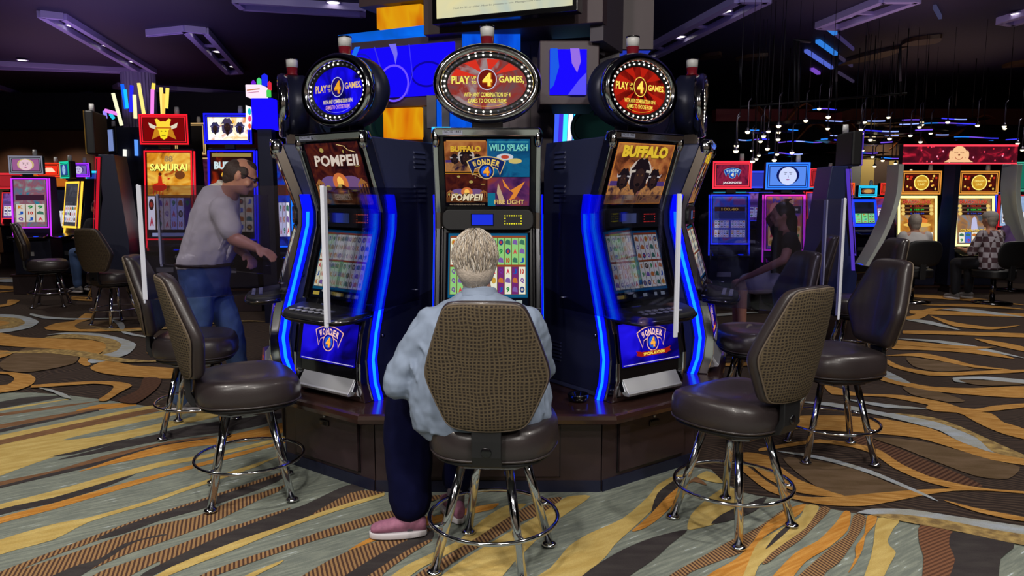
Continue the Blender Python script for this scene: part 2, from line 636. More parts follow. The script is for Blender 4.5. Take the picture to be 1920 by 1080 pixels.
# --- crop 1: scale 3, origin (0, 720)
c1 = dict(sc=3.0, ox=0, oy=720)
S1 = [
 (C_DRK, [(-150, 130), (0, 100), (150, 75), (400, 62), (300, 85), (100, 120), (0, 138), (-150, 165)]),
 (C_YEL, [(-150, 170), (0, 141), (390, 82), (390, 86), (0, 152), (-150, 182)]),
 (C_BRN, [(-150, 205), (0, 165), (560, 95), (300, 140), (0, 182), (-150, 218)]),
 (C_ORA, [(430, 148), (560, 115), (700, 108), (770, 120), (560, 147), (430, 165)]),
 (C_BRN, [(-150, 268), (0, 228), (450, 150), (620, 132), (450, 167), (0, 252), (-150, 290)]),
 (C_DRK, [(-150, 302), (0, 255), (450, 165), (560, 150), (0, 274), (-150, 314)]),
 (C_YEL, [(-150, 335), (0, 288), (500, 190), (800, 130), (900, 120), (860, 142), (560, 197), (0, 317), (-150, 360)]),
 (C_YEL, [(-150, 395), (0, 343), (560, 226), (900, 160), (1200, 120), (1400, 110), (1200, 190), (1000, 232), (870, 272), (700, 315), (300, 412), (0, 518), (-150, 580)]),
 (C_BRN, [(-150, 360), (0, 316), (560, 195), (860, 138), (980, 125), (880, 157), (560, 226), (0, 342), (-150, 390)]),
 (C_GREY, [(350, 316), (600, 255), (900, 190), (1100, 162), (1100, 182), (900, 222), (700, 268), (500, 302)]),
 (C_DRK, [(320, 428), (560, 365), (700, 320), (860, 288), (1050, 240), (1300, 200), (1440, 180), (1700, 130), (1560, 200), (1440, 240), (1250, 272), (1000, 305), (800, 340), (560, 388)]),
 (C_DRK, [(280, 410), (420, 380), (560, 345), (760, 300), (600, 350), (420, 395)]),
 (C_BRN, [(-150, 600), (0, 550), (300, 488), (600, 400), (900, 333), (1100, 303), (1250, 290), (900, 352), (500, 452), (0, 580), (-150, 632)]),
 (C_DRK, [(-150, 628), (0, 574), (560, 436), (900, 343), (1250, 298), (900, 362), (560, 456), (0, 588), (-150, 642)]),
 (C_ORA, [(440, 495), (600, 440), (900, 350), (1200, 305), (1440, 255), (1720, 190), (1560, 290), (1440, 322), (1100, 352), (900, 395), (600, 458)]),
 (C_YEL, [(-150, 735), (0, 678), (300, 603), (600, 518), (900, 440), (1150, 400), (1440, 335), (1760, 250), (1500, 340), (1150, 420), (900, 468), (600, 552), (300, 642), (0, 705), (-150, 765)]),
 (C_DRK, [(-150, 775), (0, 705), (300, 640), (560, 565), (760, 510), (560, 592), (300, 670), (0, 737), (-150, 815)]),
 (C_ORA, [(-150, 830), (0, 752), (300, 672), (700, 558), (1000, 478), (1440, 360), (1740, 290), (1440, 380), (1000, 500), (700, 587), (300, 707), (0, 787), (-150, 862)]),
 (C_YEL, [(-150, 955), (0, 878), (300, 790), (500, 752), (800, 668), (1000, 598), (1250, 510), (1440, 448), (1580, 405), (1440, 468), (1000, 618), (800, 688), (500, 778), (300, 878), (0, 962), (-150, 1060)]),
 (C_HAT, [(-60, 1120), (0, 1060), (200, 980), (500, 865), (800, 755), (1100, 660), (1440, 545), (1640, 480), (1440, 575), (1100, 692), (800, 790), (540, 885), (300, 970), (60, 1070), (0, 1130)]),
 (C_DRK, [(530, 880), (700, 800), (900, 733), (1150, 655), (1440, 562), (1640, 495), (1560, 550), (1440, 602), (1150, 700), (900, 770), (700, 842)]),
 (C_HAT, [(-100, 1200), (0, 1090), (400, 955), (700, 850), (900, 790), (1100, 748), (1300, 660), (1440, 622), (1600, 570), (1560, 610), (1440, 662), (1200, 780), (1000, 860), (700, 965), (560, 1025), (420, 1090), (250, 1200)]),
 (C_DRK, [(160, 1150), (400, 1035), (560, 985), (700, 900), (900, 850), (940, 852), (760, 892), (600, 990), (480, 1065), (330, 1150)]),
 (C_HAT, [(380, 1180), (560, 1060), (700, 1010), (1000, 908), (1200, 830), (1440, 765), (1560, 720), (1440, 800), (1250, 870), (1000, 955), (800, 1045), (690, 1110), (560, 1220)]),
]
for m, p in S1:
    weave(m, p, **c1)
c2 = dict(sc=4.0, ox=320, oy=840)
S2 = [
 (C_HAT, [(-60, 800), (0, 760), (300, 650), (560, 560), (900, 448), (800, 505), (560, 600), (300, 725), (0, 835), (-80, 880)]),
 (C_DRK, [(-200, 940), (0, 838), (400, 650), (800, 498), (1000, 430), (1300, 290), (1450, 268), (1450, 320), (1100, 500), (800, 620), (500, 742), (0, 895), (-300, 1050)]),
 (C_HAT, [(1060, 500), (1350, 340), (1560, 315), (1650, 320), (1560, 350), (1200, 465)]),
 (C_YEL, [(-300, 1085), (0, 898), (500, 700), (800, 600), (1200, 458), (1600, 338), (1600, 362), (1200, 490), (800, 632), (500, 757), (200, 872), (0, 955), (-200, 1045)]),
 (C_HAT, [(200, 970), (500, 850), (800, 748), (1100, 638), (1500, 508), (1700, 470), (1700, 520), (1450, 592), (1100, 692), (800, 792), (500, 902), (280, 985), (150, 1080), (60, 1080)]),
 (C_YEL, [(560, 962), (700, 900), (850, 842), (820, 872), (640, 962), (500, 1070), (400, 1070)]),
 (C_HAT, [(960, 980), (1200, 840), (1400, 750), (1560, 700), (1920, 600), (1960, 640), (1600, 805), (1300, 965), (1120, 1110), (780, 1110)]),
 (C_ORA, [(1330, 775), (1450, 700), (1700, 590), (1960, 505), (1960, 560), (1700, 640), (1500, 712)]),
 (C_DRK, [(1250, 1000), (1500, 840), (1700, 730), (1960, 620), (1960, 690), (1700, 830), (1450, 985), (1300, 1110), (1100, 1110)]),
 (C_HAT, [(1450, 985), (1750, 785), (1920, 700), (1960, 700), (1800, 800), (1600, 945), (1480, 1110), (1330, 1110)]),
]
for m, p in S2:
    weave(m, p, **c2)
c3 = dict(sc=3.4286, ox=760, oy=880)
S3 = [
 (C_YEL, [(-120, 720), (0, 625), (200, 530), (350, 455), (500, 325), (640, 240), (780, 225), (700, 290), (400, 480), (100, 640), (-40, 740)]),
 (C_ORA, [(60, 380), (200, 300), (420, 250), (600, 220), (560, 260), (380, 300), (200, 350)]),
 (C_HAT, [(40, 215), (150, 175), (260, 170), (150, 215)]),
 (C_HAT, [(-20, 780), (100, 660), (300, 540), (450, 450), (700, 288), (880, 200), (1010, 185), (900, 285), (760, 335), (560, 455), (400, 545), (250, 645), (150, 760)]),
 (C_YEL, [(180, 760), (320, 622), (560, 470), (820, 320), (950, 240), (1040, 180), (1190, 175), (1050, 280), (920, 372), (820, 482), (700, 600), (540, 760)]),
 (C_YEL, [(720, 780), (930, 640), (1050, 500), (1180, 418), (1400, 318), (1560, 180), (1620, 105), (1720, 50), (1800, 40), (1680, 120), (1600, 250), (1460, 385), (1350, 485), (1280, 575), (1150, 685), (1020, 780)]),
 (C_DRK, [(1580, 290), (1620, 160), (1720, 80), (1780, 70), (1745, 160), (1660, 240)]),
 (C_ORA, [(1455, 402), (1560, 310), (1680, 180), (1770, 110), (1745, 200), (1640, 312), (1540, 382)]),
 (C_DRK, [(1060, 780), (1200, 640), (1400, 520), (1600, 440), (1815, 392), (1700, 490), (1600, 582), (1450, 685), (1330, 780)]),
]
for m, p in S3:
    weave(m, p, **c3)
c4 = dict(sc=4.5, ox=1200, oy=840)
S4 = [
 (C_YEL, [(400, 692), (430, 570), (560, 440), (700, 345), (800, 350), (842, 400), (842, 482), (740, 542), (640, 642), (500, 682)]),
 (C_YEL, [(480, 250), (560, 200), (640, 230), (700, 300), (600, 290)]),
 (C_BRN, [(370, 335), (470, 250), (570, 322), (450, 290)]),
 (C_DRK, [(600, 648), (700, 560), (900, 480), (1020, 428), (1070, 428), (980, 532), (780, 612)]),
 (C_HAT, [(200, 1130), (300, 1050), (500, 938), (760, 790), (900, 728), (1050, 640), (1200, 530), (1265, 505), (1200, 572), (1050, 682), (950, 792), (850, 892), (600, 985), (420, 1060), (300, 1160)]),
 (C_ORA, [(500, 1160), (620, 1050), (800, 950), (950, 800), (1050, 660), (1200, 550), (1300, 500), (1400, 478), (1350, 562), (1200, 662), (1050, 755), (980, 862), (920, 1000), (840, 1160)]),
 (C_YEL, [(850, 1160), (920, 960), (1000, 800), (1200, 680), (1350, 590), (1400, 486), (1510, 500), (1470, 592), (1400, 692), (1280, 772), (1100, 925), (1000, 1005), (940, 1160)]),
 (C_DRK, [(1055, 865), (1150, 740), (1290, 622), (1260, 692), (1150, 795)]),
 (C_HAT, [(1030, 985), (1100, 900), (1250, 790), (1400, 680), (1500, 540), (1535, 500), (1610, 520), (1500, 642), (1350, 785), (1200, 885), (1080, 975)]),
 (C_ORA, [(1060, 1170), (1300, 900), (1500, 790), (1650, 640), (1720, 542), (1778, 555), (1752, 702), (1600, 842), (1400, 965), (1290, 1100), (1240, 1170)]),
]
for m, p in S4:
    weave(m, p, **c4)
c5 = dict(sc=3.6, ox=1440, oy=780)
S5 = [
 (C_HAT, [(160, 1140), (300, 1000), (440, 880), (540, 800), (580, 672), (660, 685), (640, 762), (560, 885), (480, 995), (390, 1060), (340, 1140)]),
 (C_ORA, [(540, 1068), (590, 960), (590, 890), (650, 800), (670, 680), (735, 685), (720, 742), (660, 812), (640, 902), (590, 1002)]),
 (C_YEL, [(640, 1140), (690, 970), (710, 880), (742, 695), (885, 712), (850, 762), (808, 842), (820, 882), (862, 930), (820, 1012), (750, 1140)]),
 (C_HAR, [(1050, 1140), (1050, 960), (1020, 860), (1030, 738), (1250, 788), (1222, 872), (1262, 980), (1230, 1140)]),
 (C_DRK, [(1230, 1140), (1262, 980), (1222, 872), (1250, 788), (1660, 868), (1570, 970), (1530, 1140)]),
 (C_TAU, [(100, 290), (300, 300), (600, 370), (850, 470), (990, 505), (700, 530), (450, 545), (250, 430)]),
 (C_TAU, [(700, 150), (1000, 170), (1300, 240), (1500, 300), (1700, 350), (1620, 430), (1400, 410), (1100, 300), (900, 220)]),
 (C_LIN, [(560, 115), (700, 160), (900, 232), (1100, 318), (1300, 400), (1450, 480), (1300, 472), (1050, 405), (800, 285), (600, 195)]),
 (C_OR2, [(-220, 270), (-140, 250), (0, 275), (60, 330), (200, 430), (400, 510), (520, 547), (400, 548), (200, 522), (0, 432), (-120, 335)]),
 (C_OR2, [(-160, 330), (0, 452), (150, 530), (300, 555), (500, 548), (750, 525), (1000, 505), (1250, 496), (1500, 500), (1800, 522), (1800, 536), (1500, 512), (1250, 512), (1050, 542), (850, 582), (650, 614), (450, 612), (250, 585), (0, 512), (-200, 350)]),
 (C_BLU, [(60, 244), (250, 260), (450, 300), (700, 375), (900, 460), (1100, 550), (1150, 582), (1080, 556), (880, 474), (680, 394), (430, 318), (230, 275)]),
 (C_OR2, [(-60, 225), (150, 188), (350, 163), (600, 193), (760, 238), (900, 330), (1100, 418), (1350, 478), (1530, 506), (1300, 504), (1050, 445), (850, 358), (720, 268), (580, 220), (350, 188), (150, 212), (-60, 245)]),
 (C_OR2, [(-40, 40), (200, 5), (500, 3), (800, 28), (1100, 90), (1300, 180), (1500, 250), (1800, 310), (1800, 346), (1500, 300), (1200, 207), (1000, 152), (700, 122), (300, 97), (60, 84)]),
 (C_BLU, [(700, -10), (950, 40), (1150, 100), (1300, 180), (1530, 256), (1400, 150), (1150, 50), (950, 5), (850, -12)]),
 (C_MOS, [(850, -12), (1100, 12), (1300, 78), (1500, 168), (1728, 268), (1820, 305), (1530, 256), (1400, 150), (1150, 50)]),
 (C_OR2, [(1310, -15), (1450, 70), (1600, 130), (1800, 175), (1800, 120), (1600, 55), (1500, -15)]),
 (C_OR2, [(1180, 574), (1400, 628), (1728, 690), (1820, 704), (1820, 724), (1650, 708), (1400, 652)]),
 (C_BLU, [(600, 660), (700, 634), (950, 638), (1250, 683), (1728, 752), (1850, 770), (1850, 832), (1500, 772), (1200, 712), (900, 674), (700, 672)]),
 (C_MOS, [(690, 674), (900, 672), (1200, 712), (1500, 772), (1850, 832), (1850, 897), (1600, 857), (1300, 792), (1000, 737), (800, 697)]),
]
for m, p in S5:
    weave(m, p, **c5)
c6 = dict(sc=3.0, ox=1360, oy=540)
S6 = [
 (C_OR2, [(1140, 664), (1180, 658), (1400, 685), (1500, 668), (1690, 653), (1690, 674), (1500, 697), (1350, 707), (1180, 697), (1130, 682)]),
 (C_OR2, [(560, 548), (760, 598), (1000, 608), (1250, 653), (1450, 728), (1690, 800), (1690, 852), (1500, 802), (1350, 722), (1150, 664), (900, 617), (600, 603)]),
 (C_BLU, [(670, 628), (900, 657), (1140, 684), (900, 677)]),
 (C_BLU, [(420, 645), (600, 650), (900, 706), (1100, 756), (1300, 850), (1200, 805), (900, 728), (600, 672)]),
 (C_TAU, [(1000, 560), (1200, 590), (1350, 640), (1250, 645), (1050, 605)]),
 (C_OR2, [(820, 478), (950, 518), (1150, 558), (1400, 568), (1700, 558), (1700, 622), (1400, 607), (1150, 582), (950, 544), (850, 514)]),
 (C_BLU, [(860, 452), (950, 490), (1045, 541), (960, 527), (838, 480)]),
 (C_OR2, [(880, 390), (1000, 448), (1200, 478), (1500, 468), (1700, 463), (1680, 477), (1400, 492), (1150, 497), (950, 452), (870, 408)]),
 (C_TAU, [(1020, 395), (1200, 415), (1400, 460), (1200, 474), (1060, 445)]),
 (C_OR2, [(900, 385), (1100, 370), (1250, 398), (1400, 438), (1620, 466), (1400, 452), (1200, 412), (1050, 387)]),
 (C_OR2, [(940, 318), (1200, 323), (1450, 353), (1630, 402), (1350, 367), (1100, 352), (940, 347)]),
 (C_BLU, [(970, 288), (1200, 298), (1400, 328), (1690, 400), (1400, 347), (1200, 312)]),
 (C_BLU, [(1000, 178), (1150, 188), (1330, 242), (1150, 208)]),
 (C_OR2, [(1040, 128), (1250, 133), (1690, 148), (1690, 166), (1300, 157), (1040, 147)]),
 (C_OR2, [(1150, 158), (1300, 198), (1500, 223), (1660, 213), (1500, 237), (1280, 217)]),
 (C_OR2, [(1000, 243), (1300, 248), (1690, 260), (1690, 282), (1300, 267), (1000, 260)]),
 (C_OR2, [(1060, 38), (1400, 58), (1690, 100), (1400, 77), (1060, 54)]),
 (C_OR2, [(1100, 98), (1400, 93), (1690, 123), (1400, 110)]),
 (C_OR2, [(1400, 288), (1550, 308), (1690, 338), (1690, 362), (1500, 322)]),
 (C_BLU, [(1170, 117), (1400, 123), (1690, 168), (1400, 142)]),
 (C_BLU, [(1280, 510), (1450, 503), (1690, 523), (1690, 547), (1450, 520), (1310, 522), (1400, 542), (1290, 532)]),
 (C_TAU, [(1320, 524), (1500, 527), (1690, 545), (1500, 555), (1380, 545)]),
]
for m, p in S6:
    weave(m, p, **c6)
c7 = dict(sc=4.0, ox=0, oy=520)
S7 = [
 (C_TAU, [(0, 645), (200, 532), (400, 545), (560, 570), (590, 610), (560, 650), (400, 690), (200, 718), (30, 702)]),
 (C_OR2, [(-120, 423), (0, 420), (150, 453), (400, 463), (650, 473), (780, 498), (798, 540), (720, 592), (660, 620), (682, 660), (640, 672), (588, 642), (602, 602), (560, 562), (400, 542), (150, 527), (0, 517), (-120, 512)]),
 (C_OR2, [(678, 682), (800, 628), (1000, 668), (1320, 692), (1320, 765), (1050, 757), (800, 732), (720, 712)]),
 (C_MOS, [(330, 460), (500, 430), (700, 440), (850, 470), (912, 510), (870, 560), (750, 592), (792, 540), (785, 500), (700, 475), (560, 462)]),
 (C_BLU, [(350, 437), (500, 419), (750, 428), (930, 468), (1022, 510), (960, 582), (800, 632), (690, 652), (658, 630), (750, 592), (870, 560), (912, 510), (850, 470), (700, 442), (500, 431)]),
 (C_MOS, [(-100, 300), (0, 300), (150, 315), (190, 350), (100, 385), (-100, 405)]),
 (C_OR2, [(-100, 325), (0, 330), (80, 347), (0, 370), (-100, 375)]),
 (C_BLU, [(-100, 284), (100, 284), (230, 308), (292, 340), (230, 382), (60, 416), (-100, 427), (-100, 405), (100, 385), (190, 350), (150, 315), (0, 301), (-100, 300)]),
 (C_TAU, [(560, 370), (600, 340), (800, 330), (880, 360), (870, 388), (600, 392)]),
 (C_OR2, [(335, 382), (420, 350), (560, 330), (640, 274), (732, 285), (700, 312), (600, 342), (560, 370), (600, 395), (880, 388), (1150, 383), (1150, 400), (700, 412), (450, 407), (350, 397)]),
 (C_BLU, [(840, 323), (920, 343), (937, 380), (910, 407), (880, 360)]),
 (C_BLU, [(910, 403), (1000, 428), (1160, 457), (1160, 466), (1000, 443), (920, 424)]),
 (C_OR2, [(1100, 572), (1150, 518), (1250, 520), (1290, 560), (1200, 552), (1180, 582), (1280, 602), (1150, 592)]),
 (C_BLU, [(230, 275), (350, 298), (560, 313), (940, 310), (560, 323), (330, 314), (225, 288)]),
 (C_OR2, [(-60, 63), (200, 78), (400, 83), (400, 97), (0, 92)]),
 (C_OR2, [(540, 148), (700, 158), (700, 182), (540, 172)]),
 (C_OR2, [(60, 173), (150, 178), (90, 212), (0, 227), (-60, 222), (50, 202)]),
 (C_BLU, [(-60, 10), (60, 5), (180, 15), (100, 40), (-60, 35)]),
 (C_OR2, [(-100, 558), (60, 558), (92, 580), (0, 612), (-100, 614)]),
 (C_OR2, [(-120, 713), (60, 718), (230, 738), (268, 770), (240, 812), (150, 850), (0, 875), (-120, 880), (-120, 830), (60, 812), (110, 770), (60, 735), (-120, 727)]),
 (C_OR2, [(240, 818), (500, 798), (700, 788), (900, 793), (992, 820), (900, 872), (800, 935), (735, 930), (820, 872), (850, 822), (700, 807), (400, 827), (230, 837)]),
 (C_BLU, [(290, 838), (380, 848), (500, 888), (535, 920), (470, 907), (400, 872)]),
 (C_LIN, [(880, 930), (1040, 850), (1080, 762), (1210, 770), (1170, 850), (1020, 955)]),
]
for m, p in S7:
    weave(m, p, **c7)
# far ribbons that carry the pattern on between the distant banks
rr = random.Random(3)
for k in range(46):
    x, y = rr.uniform(-11, 12), rr.uniform(6.5, 15)
    if abs(x) < 1.8 and y < 7.5:
        continue
    L, w, c = rr.uniform(0.9, 2.2), rr.uniform(0.05, 0.14), rr.uniform(-0.5, 0.5)
    LAYER[0] += 0.00002
    up, dn = [], []
    for i in range(13):
        t = i / 12.0
        yy = y + c * math.sin(t * PI * 1.7)
        ww = w * math.sin(t * PI) + 0.004
        up.append((x + L * (t - 0.5), yy + ww, LAYER[0]))
        dn.append((x + L * (t - 0.5), yy - ww, LAYER[0]))
    FL.add(up + dn[::-1], [tuple(range(26))], rr.choice([C_OR2, C_OR2, C_BLU, C_MOS]))
fl = obj('floor', FL, fix=False)
tag(fl, kind='structure')
# ================================================================ carousel: cabinet units, worktop, machines, shields, hub
CX, CY = -0.12, 5.0
BASE_Z = 0.44
def pol(deg, r):
    a = math.radians(deg)
    return (CX + r * math.sin(a), CY - r * math.cos(a))
KINK = [-22.5, 22.5, 50, 94, 122, 166, 194, 238, 266, 310, 337.5]   # corners of the ring, degrees from the side facing us
WORDS = {0: 'front, behind the seated woman', 1: 'right of the seated woman', 2: 'far right side', 3: 'rear right', 4: 'back right', 5: 'rear', 6: 'back left', 7: 'rear left', 8: 'far left side', 9: 'left of the seated woman'}
# worktop
def worktop():
    b = MB()
    ro, rn = 1.62, 0.8
    out = [pol(k, ro) for k in KINK[:-1]]
    inn = [pol(k, rn) for k in KINK[:-1]]
    n = len(out)
    prof = [(0.0, -0.055), (0.018, -0.045), (0.022, -0.025), (0.016, -0.006), (0.0, 0.0)]
    rings = []
    for j in range(n):
        d = Vector((out[j][0] - CX, out[j][1] - CY)).normalized()
        ring = [(out[j][0] + d.x * p, out[j][1] + d.y * p, BASE_Z + q) for p, q in prof]
        ring += [(inn[j][0], inn[j][1], BASE_Z), (inn[j][0], inn[j][1], BASE_Z - 0.055)]
        rings.append(ring)
    b.loft(rings, WOODTOP, False, False, True)
    return b
wt = obj('worktop', worktop())
tag(wt, 'polished dark brown ring-shaped worktop carrying the circle of slot machines', 'worktop')

def cabinet_unit(k, a0, a1, label):
    """one plinth cabinet of the ring with kick board, side stiles and a locked door"""
    ro = 1.5
    p0, p1 = Vector(pol(a0, ro)), Vector(pol(a1, ro))
    mid = (p0 + p1) / 2
    ux = (p1 - p0).normalized()
    w = (p1 - p0).length
    ang = math.atan2(ux.y, ux.x)
    t = thing('base_cabinet', label, 'cabinet', (mid.x, mid.y, 0), ang, 'base cabinets under the slot machine ring')
    b = MB()
    d = 0.5
    # taper to the inner ring keeps neighbours apart
    ins = 0.25
    poly = [(-w / 2 + 0.002, 0.0), (w / 2 - 0.002, 0.0), (w / 2 - ins, d), (-w / 2 + ins, d)]
    b.prism(poly, 0.0, BASE_Z - 0.056, WOOD, 'z')
    obj('body', b, t, 0.004)
    dw = min(w * 0.5 - 0.11, 0.36)
    off = 0.0
    dr = MB()
    dr.box(off - dw, off + dw, -0.018, -0.001, 0.085, BASE_Z - 0.085, WOOD)
    door = obj('door', dr, t, 0.003)
    gp = MB()
    for (x0, x1, z0, z1) in ((off - dw - .004, off + dw + .004, .078, .084), (off - dw - .004, off + dw + .004, BASE_Z - .084, BASE_Z - .079), (off - dw - .005, off - dw, .078, BASE_Z - .079), (off + dw, off + dw + .005, .078, BASE_Z - .079)):
        gp.box(x0, x1, -0.004, -0.0005, z0, z1, BLACKM)
    obj('door_gap', gp, t)
    h = MB()
    h.box(off - 0.035, off + 0.035, -0.026, -0.016, 0.288, 0.318, BLACK)
    h.box(off - 0.03, off + 0.03, -0.029, -0.024, 0.309, 0.318, BLACKM)
    obj('handle', h, door, 0.002)
    lk = MB()
    lk.lathe([(0.008, 0), (0.008, 0.008), (0.005, 0.01)], STEEL, 12, M=Matrix.Translation((off, -0.017, 0.338)) @ Matrix.Rotation(PI / 2, 4, 'X'))
    obj('lock', lk, door)
    kb = MB()
    kb.box(-w / 2 + 0.004, w / 2 - 0.004, -0.006, 0.0, 0.0, 0.06, SHEET_D)
    obj('kick_board', kb, t)
    return t
for i in range(10):
    if i in (4, 5, 6):
        continue
    cabinet_unit(i, KINK[i], KINK[i + 1], 'dark brown locked base cabinet of the machine ring, ' + WORDS[i])

# ---------------------------------------------------------------- the machine's front line: (back, up) measured from the worktop
FRONT = [(0.03, 0.0), (0.0, 0.12), (0.0, 0.21), (0.025, 0.36), (0.06, 0.47), (0.125, 0.69), (0.185, 0.89), (0.185, 0.97), (0.15, 1.08), (0.05, 1.365)]
def front_y(z):
    for (y0, z0), (y1, z1) in zip(FRONT[:-1], FRONT[1:]):
        if z0 <= z <= z1:
            return y0 + (y1 - y0) * (z - z0) / (z1 - z0)
    return FRONT[-1][0]
def g_body():
    b = MB()
    side = [(y + 0.055, z) for y, z in FRONT[:-1]] + [(0.10, 1.35)]
    poly = side + [(0.60, 1.34), (0.62, 1.20), (0.62, 0.0)]
    b.prism(poly, -0.245, 0.245, SHEET)
    return b
def g_lower_panel():
    b = MB()
    poly = [(front_y(z) + 0.1, z) for z in (0.03, 0.12, 0.21, 0.36, 0.44)]
    for s in (-1, 1):
        q = poly + [(0.59, 0.54), (0.59, 0.03)]
        b.prism(q, s * 0.2455, s * 0.2475, SHEET_D)
    return b
def g_vents():
    b = MB()
    for s in (-1, 1):
        for z0 in (1.02, 1.2):
            for k in range(4):
                z = z0 + k * 0.026
                pts = [(0.36, z), (0.36, z + 0.012), (0.44, z + 0.012), (0.44, z)]
                x0, x1 = s * 0.245, s * 0.2545
                b.add([(x0, 0.43, z), (x0, 0.52, z), (x0, 0.52, z + 0.014), (x0, 0.43, z + 0.014), (x1, 0.435, z), (x1, 0.515, z)],
                      [(0, 1, 5, 4), (4, 5, 2, 3), (0, 4, 3), (1, 2, 5)], SHEET)
        for k in range(6):
            z = 0.14 + k * 0.02
            x0, x1 = s * 0.2475, s * 0.253
            b.add([(x0, 0.45, z), (x0, 0.54, z), (x0, 0.54, z + 0.01), (x0, 0.45, z + 0.01), (x1, 0.455, z), (x1, 0.535, z)],
                  [(0, 1, 5, 4), (4, 5, 2, 3), (0, 4, 3), (1, 2, 5)], SHEET_D)
    return b
def g_locks():
    b = MB()
    for s in (-1, 1):
        for (y, z) in ((0.17, 0.33), (0.2, 0.62), (0.2, 0.585)):
            b.lathe([(0.011, 0), (0.011, 0.008), (0.006, 0.014)], CHROME_D, 12, M=Matrix.Translation((s * 0.246, y, z)) @ Matrix.Rotation(s * PI / 2, 4, 'Y'))
    return b
def g_chrome():
    b = MB()
    def rail(x0, x1, z0, z1, d0=0.0, d1=0.06, mat=CHROME):
        zs = sorted({z0, z1} | {z for _, z in FRONT if z0 < z < z1})
        a = [(front_y(z) + d0, z) for z in zs]
        c = [(front_y(z) + d1, z) for z in reversed(zs)]
        b.prism(a + c, x0, x1, mat)
    for s in (-1, 1):
        rail(min(s * 0.236, s * 0.262), max(s * 0.236, s * 0.262), 0.0, 0.44, -0.004, 0.06)
        rail(min(s * 0.236, s * 0.262), max(s * 0.236, s * 0.262), 0.5, 1.34, -0.004, 0.06)
        rail(min(s * 0.222, s * 0.236), max(s * 0.222, s * 0.236), 0.5, 0.9, 0.006, 0.05, CHROME_D)
        # bulged shoulder at the top corners
        b.ball((s * 0.245, 0.085, 1.33), (0.024, 0.04, 0.05), CHROME)
    rail(-0.25, 0.25, 1.335, 1.375, -0.006, 0.055)
    rail(-0.24, 0.24, 0.0, 0.03, -0.004, 0.05)
    return b
def g_face():
    b = MB()
    zs = [z for _, z in FRONT]
    a = [(y + 0.014, z) for y, z in FRONT]
    c = [(y + 0.055, z) for y, z in reversed(FRONT)]
    b.prism(a + c, -0.237, 0.237, BLACK)
    return b
def g_mid():
    b = MB()
    pts = []
    w, z0, z1, r = 0.226, 0.885, 0.985, 0.035
    for (cx, cz, a0) in ((w - r, z1 - r, 0), (-w + r, z1 - r, PI / 2), (-w + r, z0 + r, PI), (w - r, z0 + r, 1.5 * PI)):
        for k in range(5):
            a = a0 + k * PI / 8
            pts.append((cx + r * math.cos(a), cz + r * math.sin(a)))
    b.prism(pts, 0.165, 0.21, BLACKM, 'y')
    return b
STRIPP = [(0.115, 0.0), (0.085, 0.1), (0.075, 0.22), (0.1, 0.36), (0.135, 0.49), (0.19, 0.69), (0.235, 0.88), (0.24, 0.96), (0.225, 1.06)]
BLUE1 = em((4, 12, 255), 2.2, True)
BLUE2 = em((14, 110, 255), 2.6, True)
def g_strip(s):
    def f():
        b = MB()
        n = len(STRIPP)
        a = [(y - 0.028, z) for y, z in STRIPP]
        c = [(y + 0.03, z) for y, z in reversed(STRIPP)]
        b.prism(a + c, s * 0.246, s * 0.276, BLUE1)
        return b
    return f
def g_core(s):
    def f():
        b = MB()
        a = [(y - 0.009, z) for y, z in STRIPP[:-1]]
        c = [(y + 0.009, z) for y, z in reversed(STRIPP[:-1])]
        b.prism(a + c, s * 0.2755, s * 0.278, BLUE2)
        return b
    return f
def g_stripcase(s):
    def f():
        b = MB()
        for (d0, d1) in ((-0.036, -0.029), (0.031, 0.038)):
            a = [(y + d0, z) for y, z in STRIPP]
            c = [(y + d1, z) for y, z in reversed(STRIPP)]
            b.prism(a + c, s * 0.246, s * 0.268, CHROME_D)
        return b
    return f
def g_deck():
    b = MB()
    top = []
    for i in range(15):
        a = PI + PI * i / 14
        x = 0.275 * (abs(math.cos(a)) ** 0.55) * (1 if math.cos(a) > 0 else -1)
        y = 0.07 - 0.20 * (abs(math.sin(a)) ** 0.7)
        top.append((x, y))
    rings = []
    for (k, z) in ((0.93, 0.405), (0.985, 0.41), (1.0, 0.43), (0.99, 0.448), (0.95, 0.454)):
        rings.append([(x * k, 0.07 + (y - 0.07) * k, z + (y - 0.07) * -0.0 + max(0, (y + 0.13)) * 0.12) for x, y in top])
    b.loft(rings, BLACKM, True, True)
    return b
def g_deckedge():
    b = MB()
    pts = []
    for i in range(25):
        a = PI + PI * i / 24
        x = 0.278 * (abs(math.cos(a)) ** 0.55) * (1 if math.cos(a) > 0 else -1)
        y = 0.07 - 0.203 * (abs(math.sin(a)) ** 0.7)
        pts.append((x, y, 0.428 + max(0, (y + 0.13)) * 0.12))
    b.tube(pts, 0.007, CHROME_D, 8)
    return b
def g_button():
    b = MB()
    b.box(-0.014, 0.014, -0.011, 0.011, 0, 0.008, pm('button_dark', '8a8c98', 0.35))
    return b
def g_tray():
    b = MB()
    # coin / ticket tray: bright curved scoop below the belly glass
    b.prism([(0.012, 0.035), (0.016, 0.12), (0.05, 0.12), (0.05, 0.03)], -0.235, 0.235, BLACK)
    prof = [(0.012, 0.032), (-0.03, 0.036), (-0.036, 0.05), (-0.026, 0.056), (0.02, 0.125), (0.036, 0.125), (0.034, 0.032)]
    b.prism(prof, -0.2, 0.2, STEEL)
    for s in (-1, 1):
        b.prism([(0.03, 0.03), (-0.008, 0.04), (-0.01, 0.06), (0.02, 0.115), (0.03, 0.115)], s * 0.2, s * 0.235, CHROME)
    return b
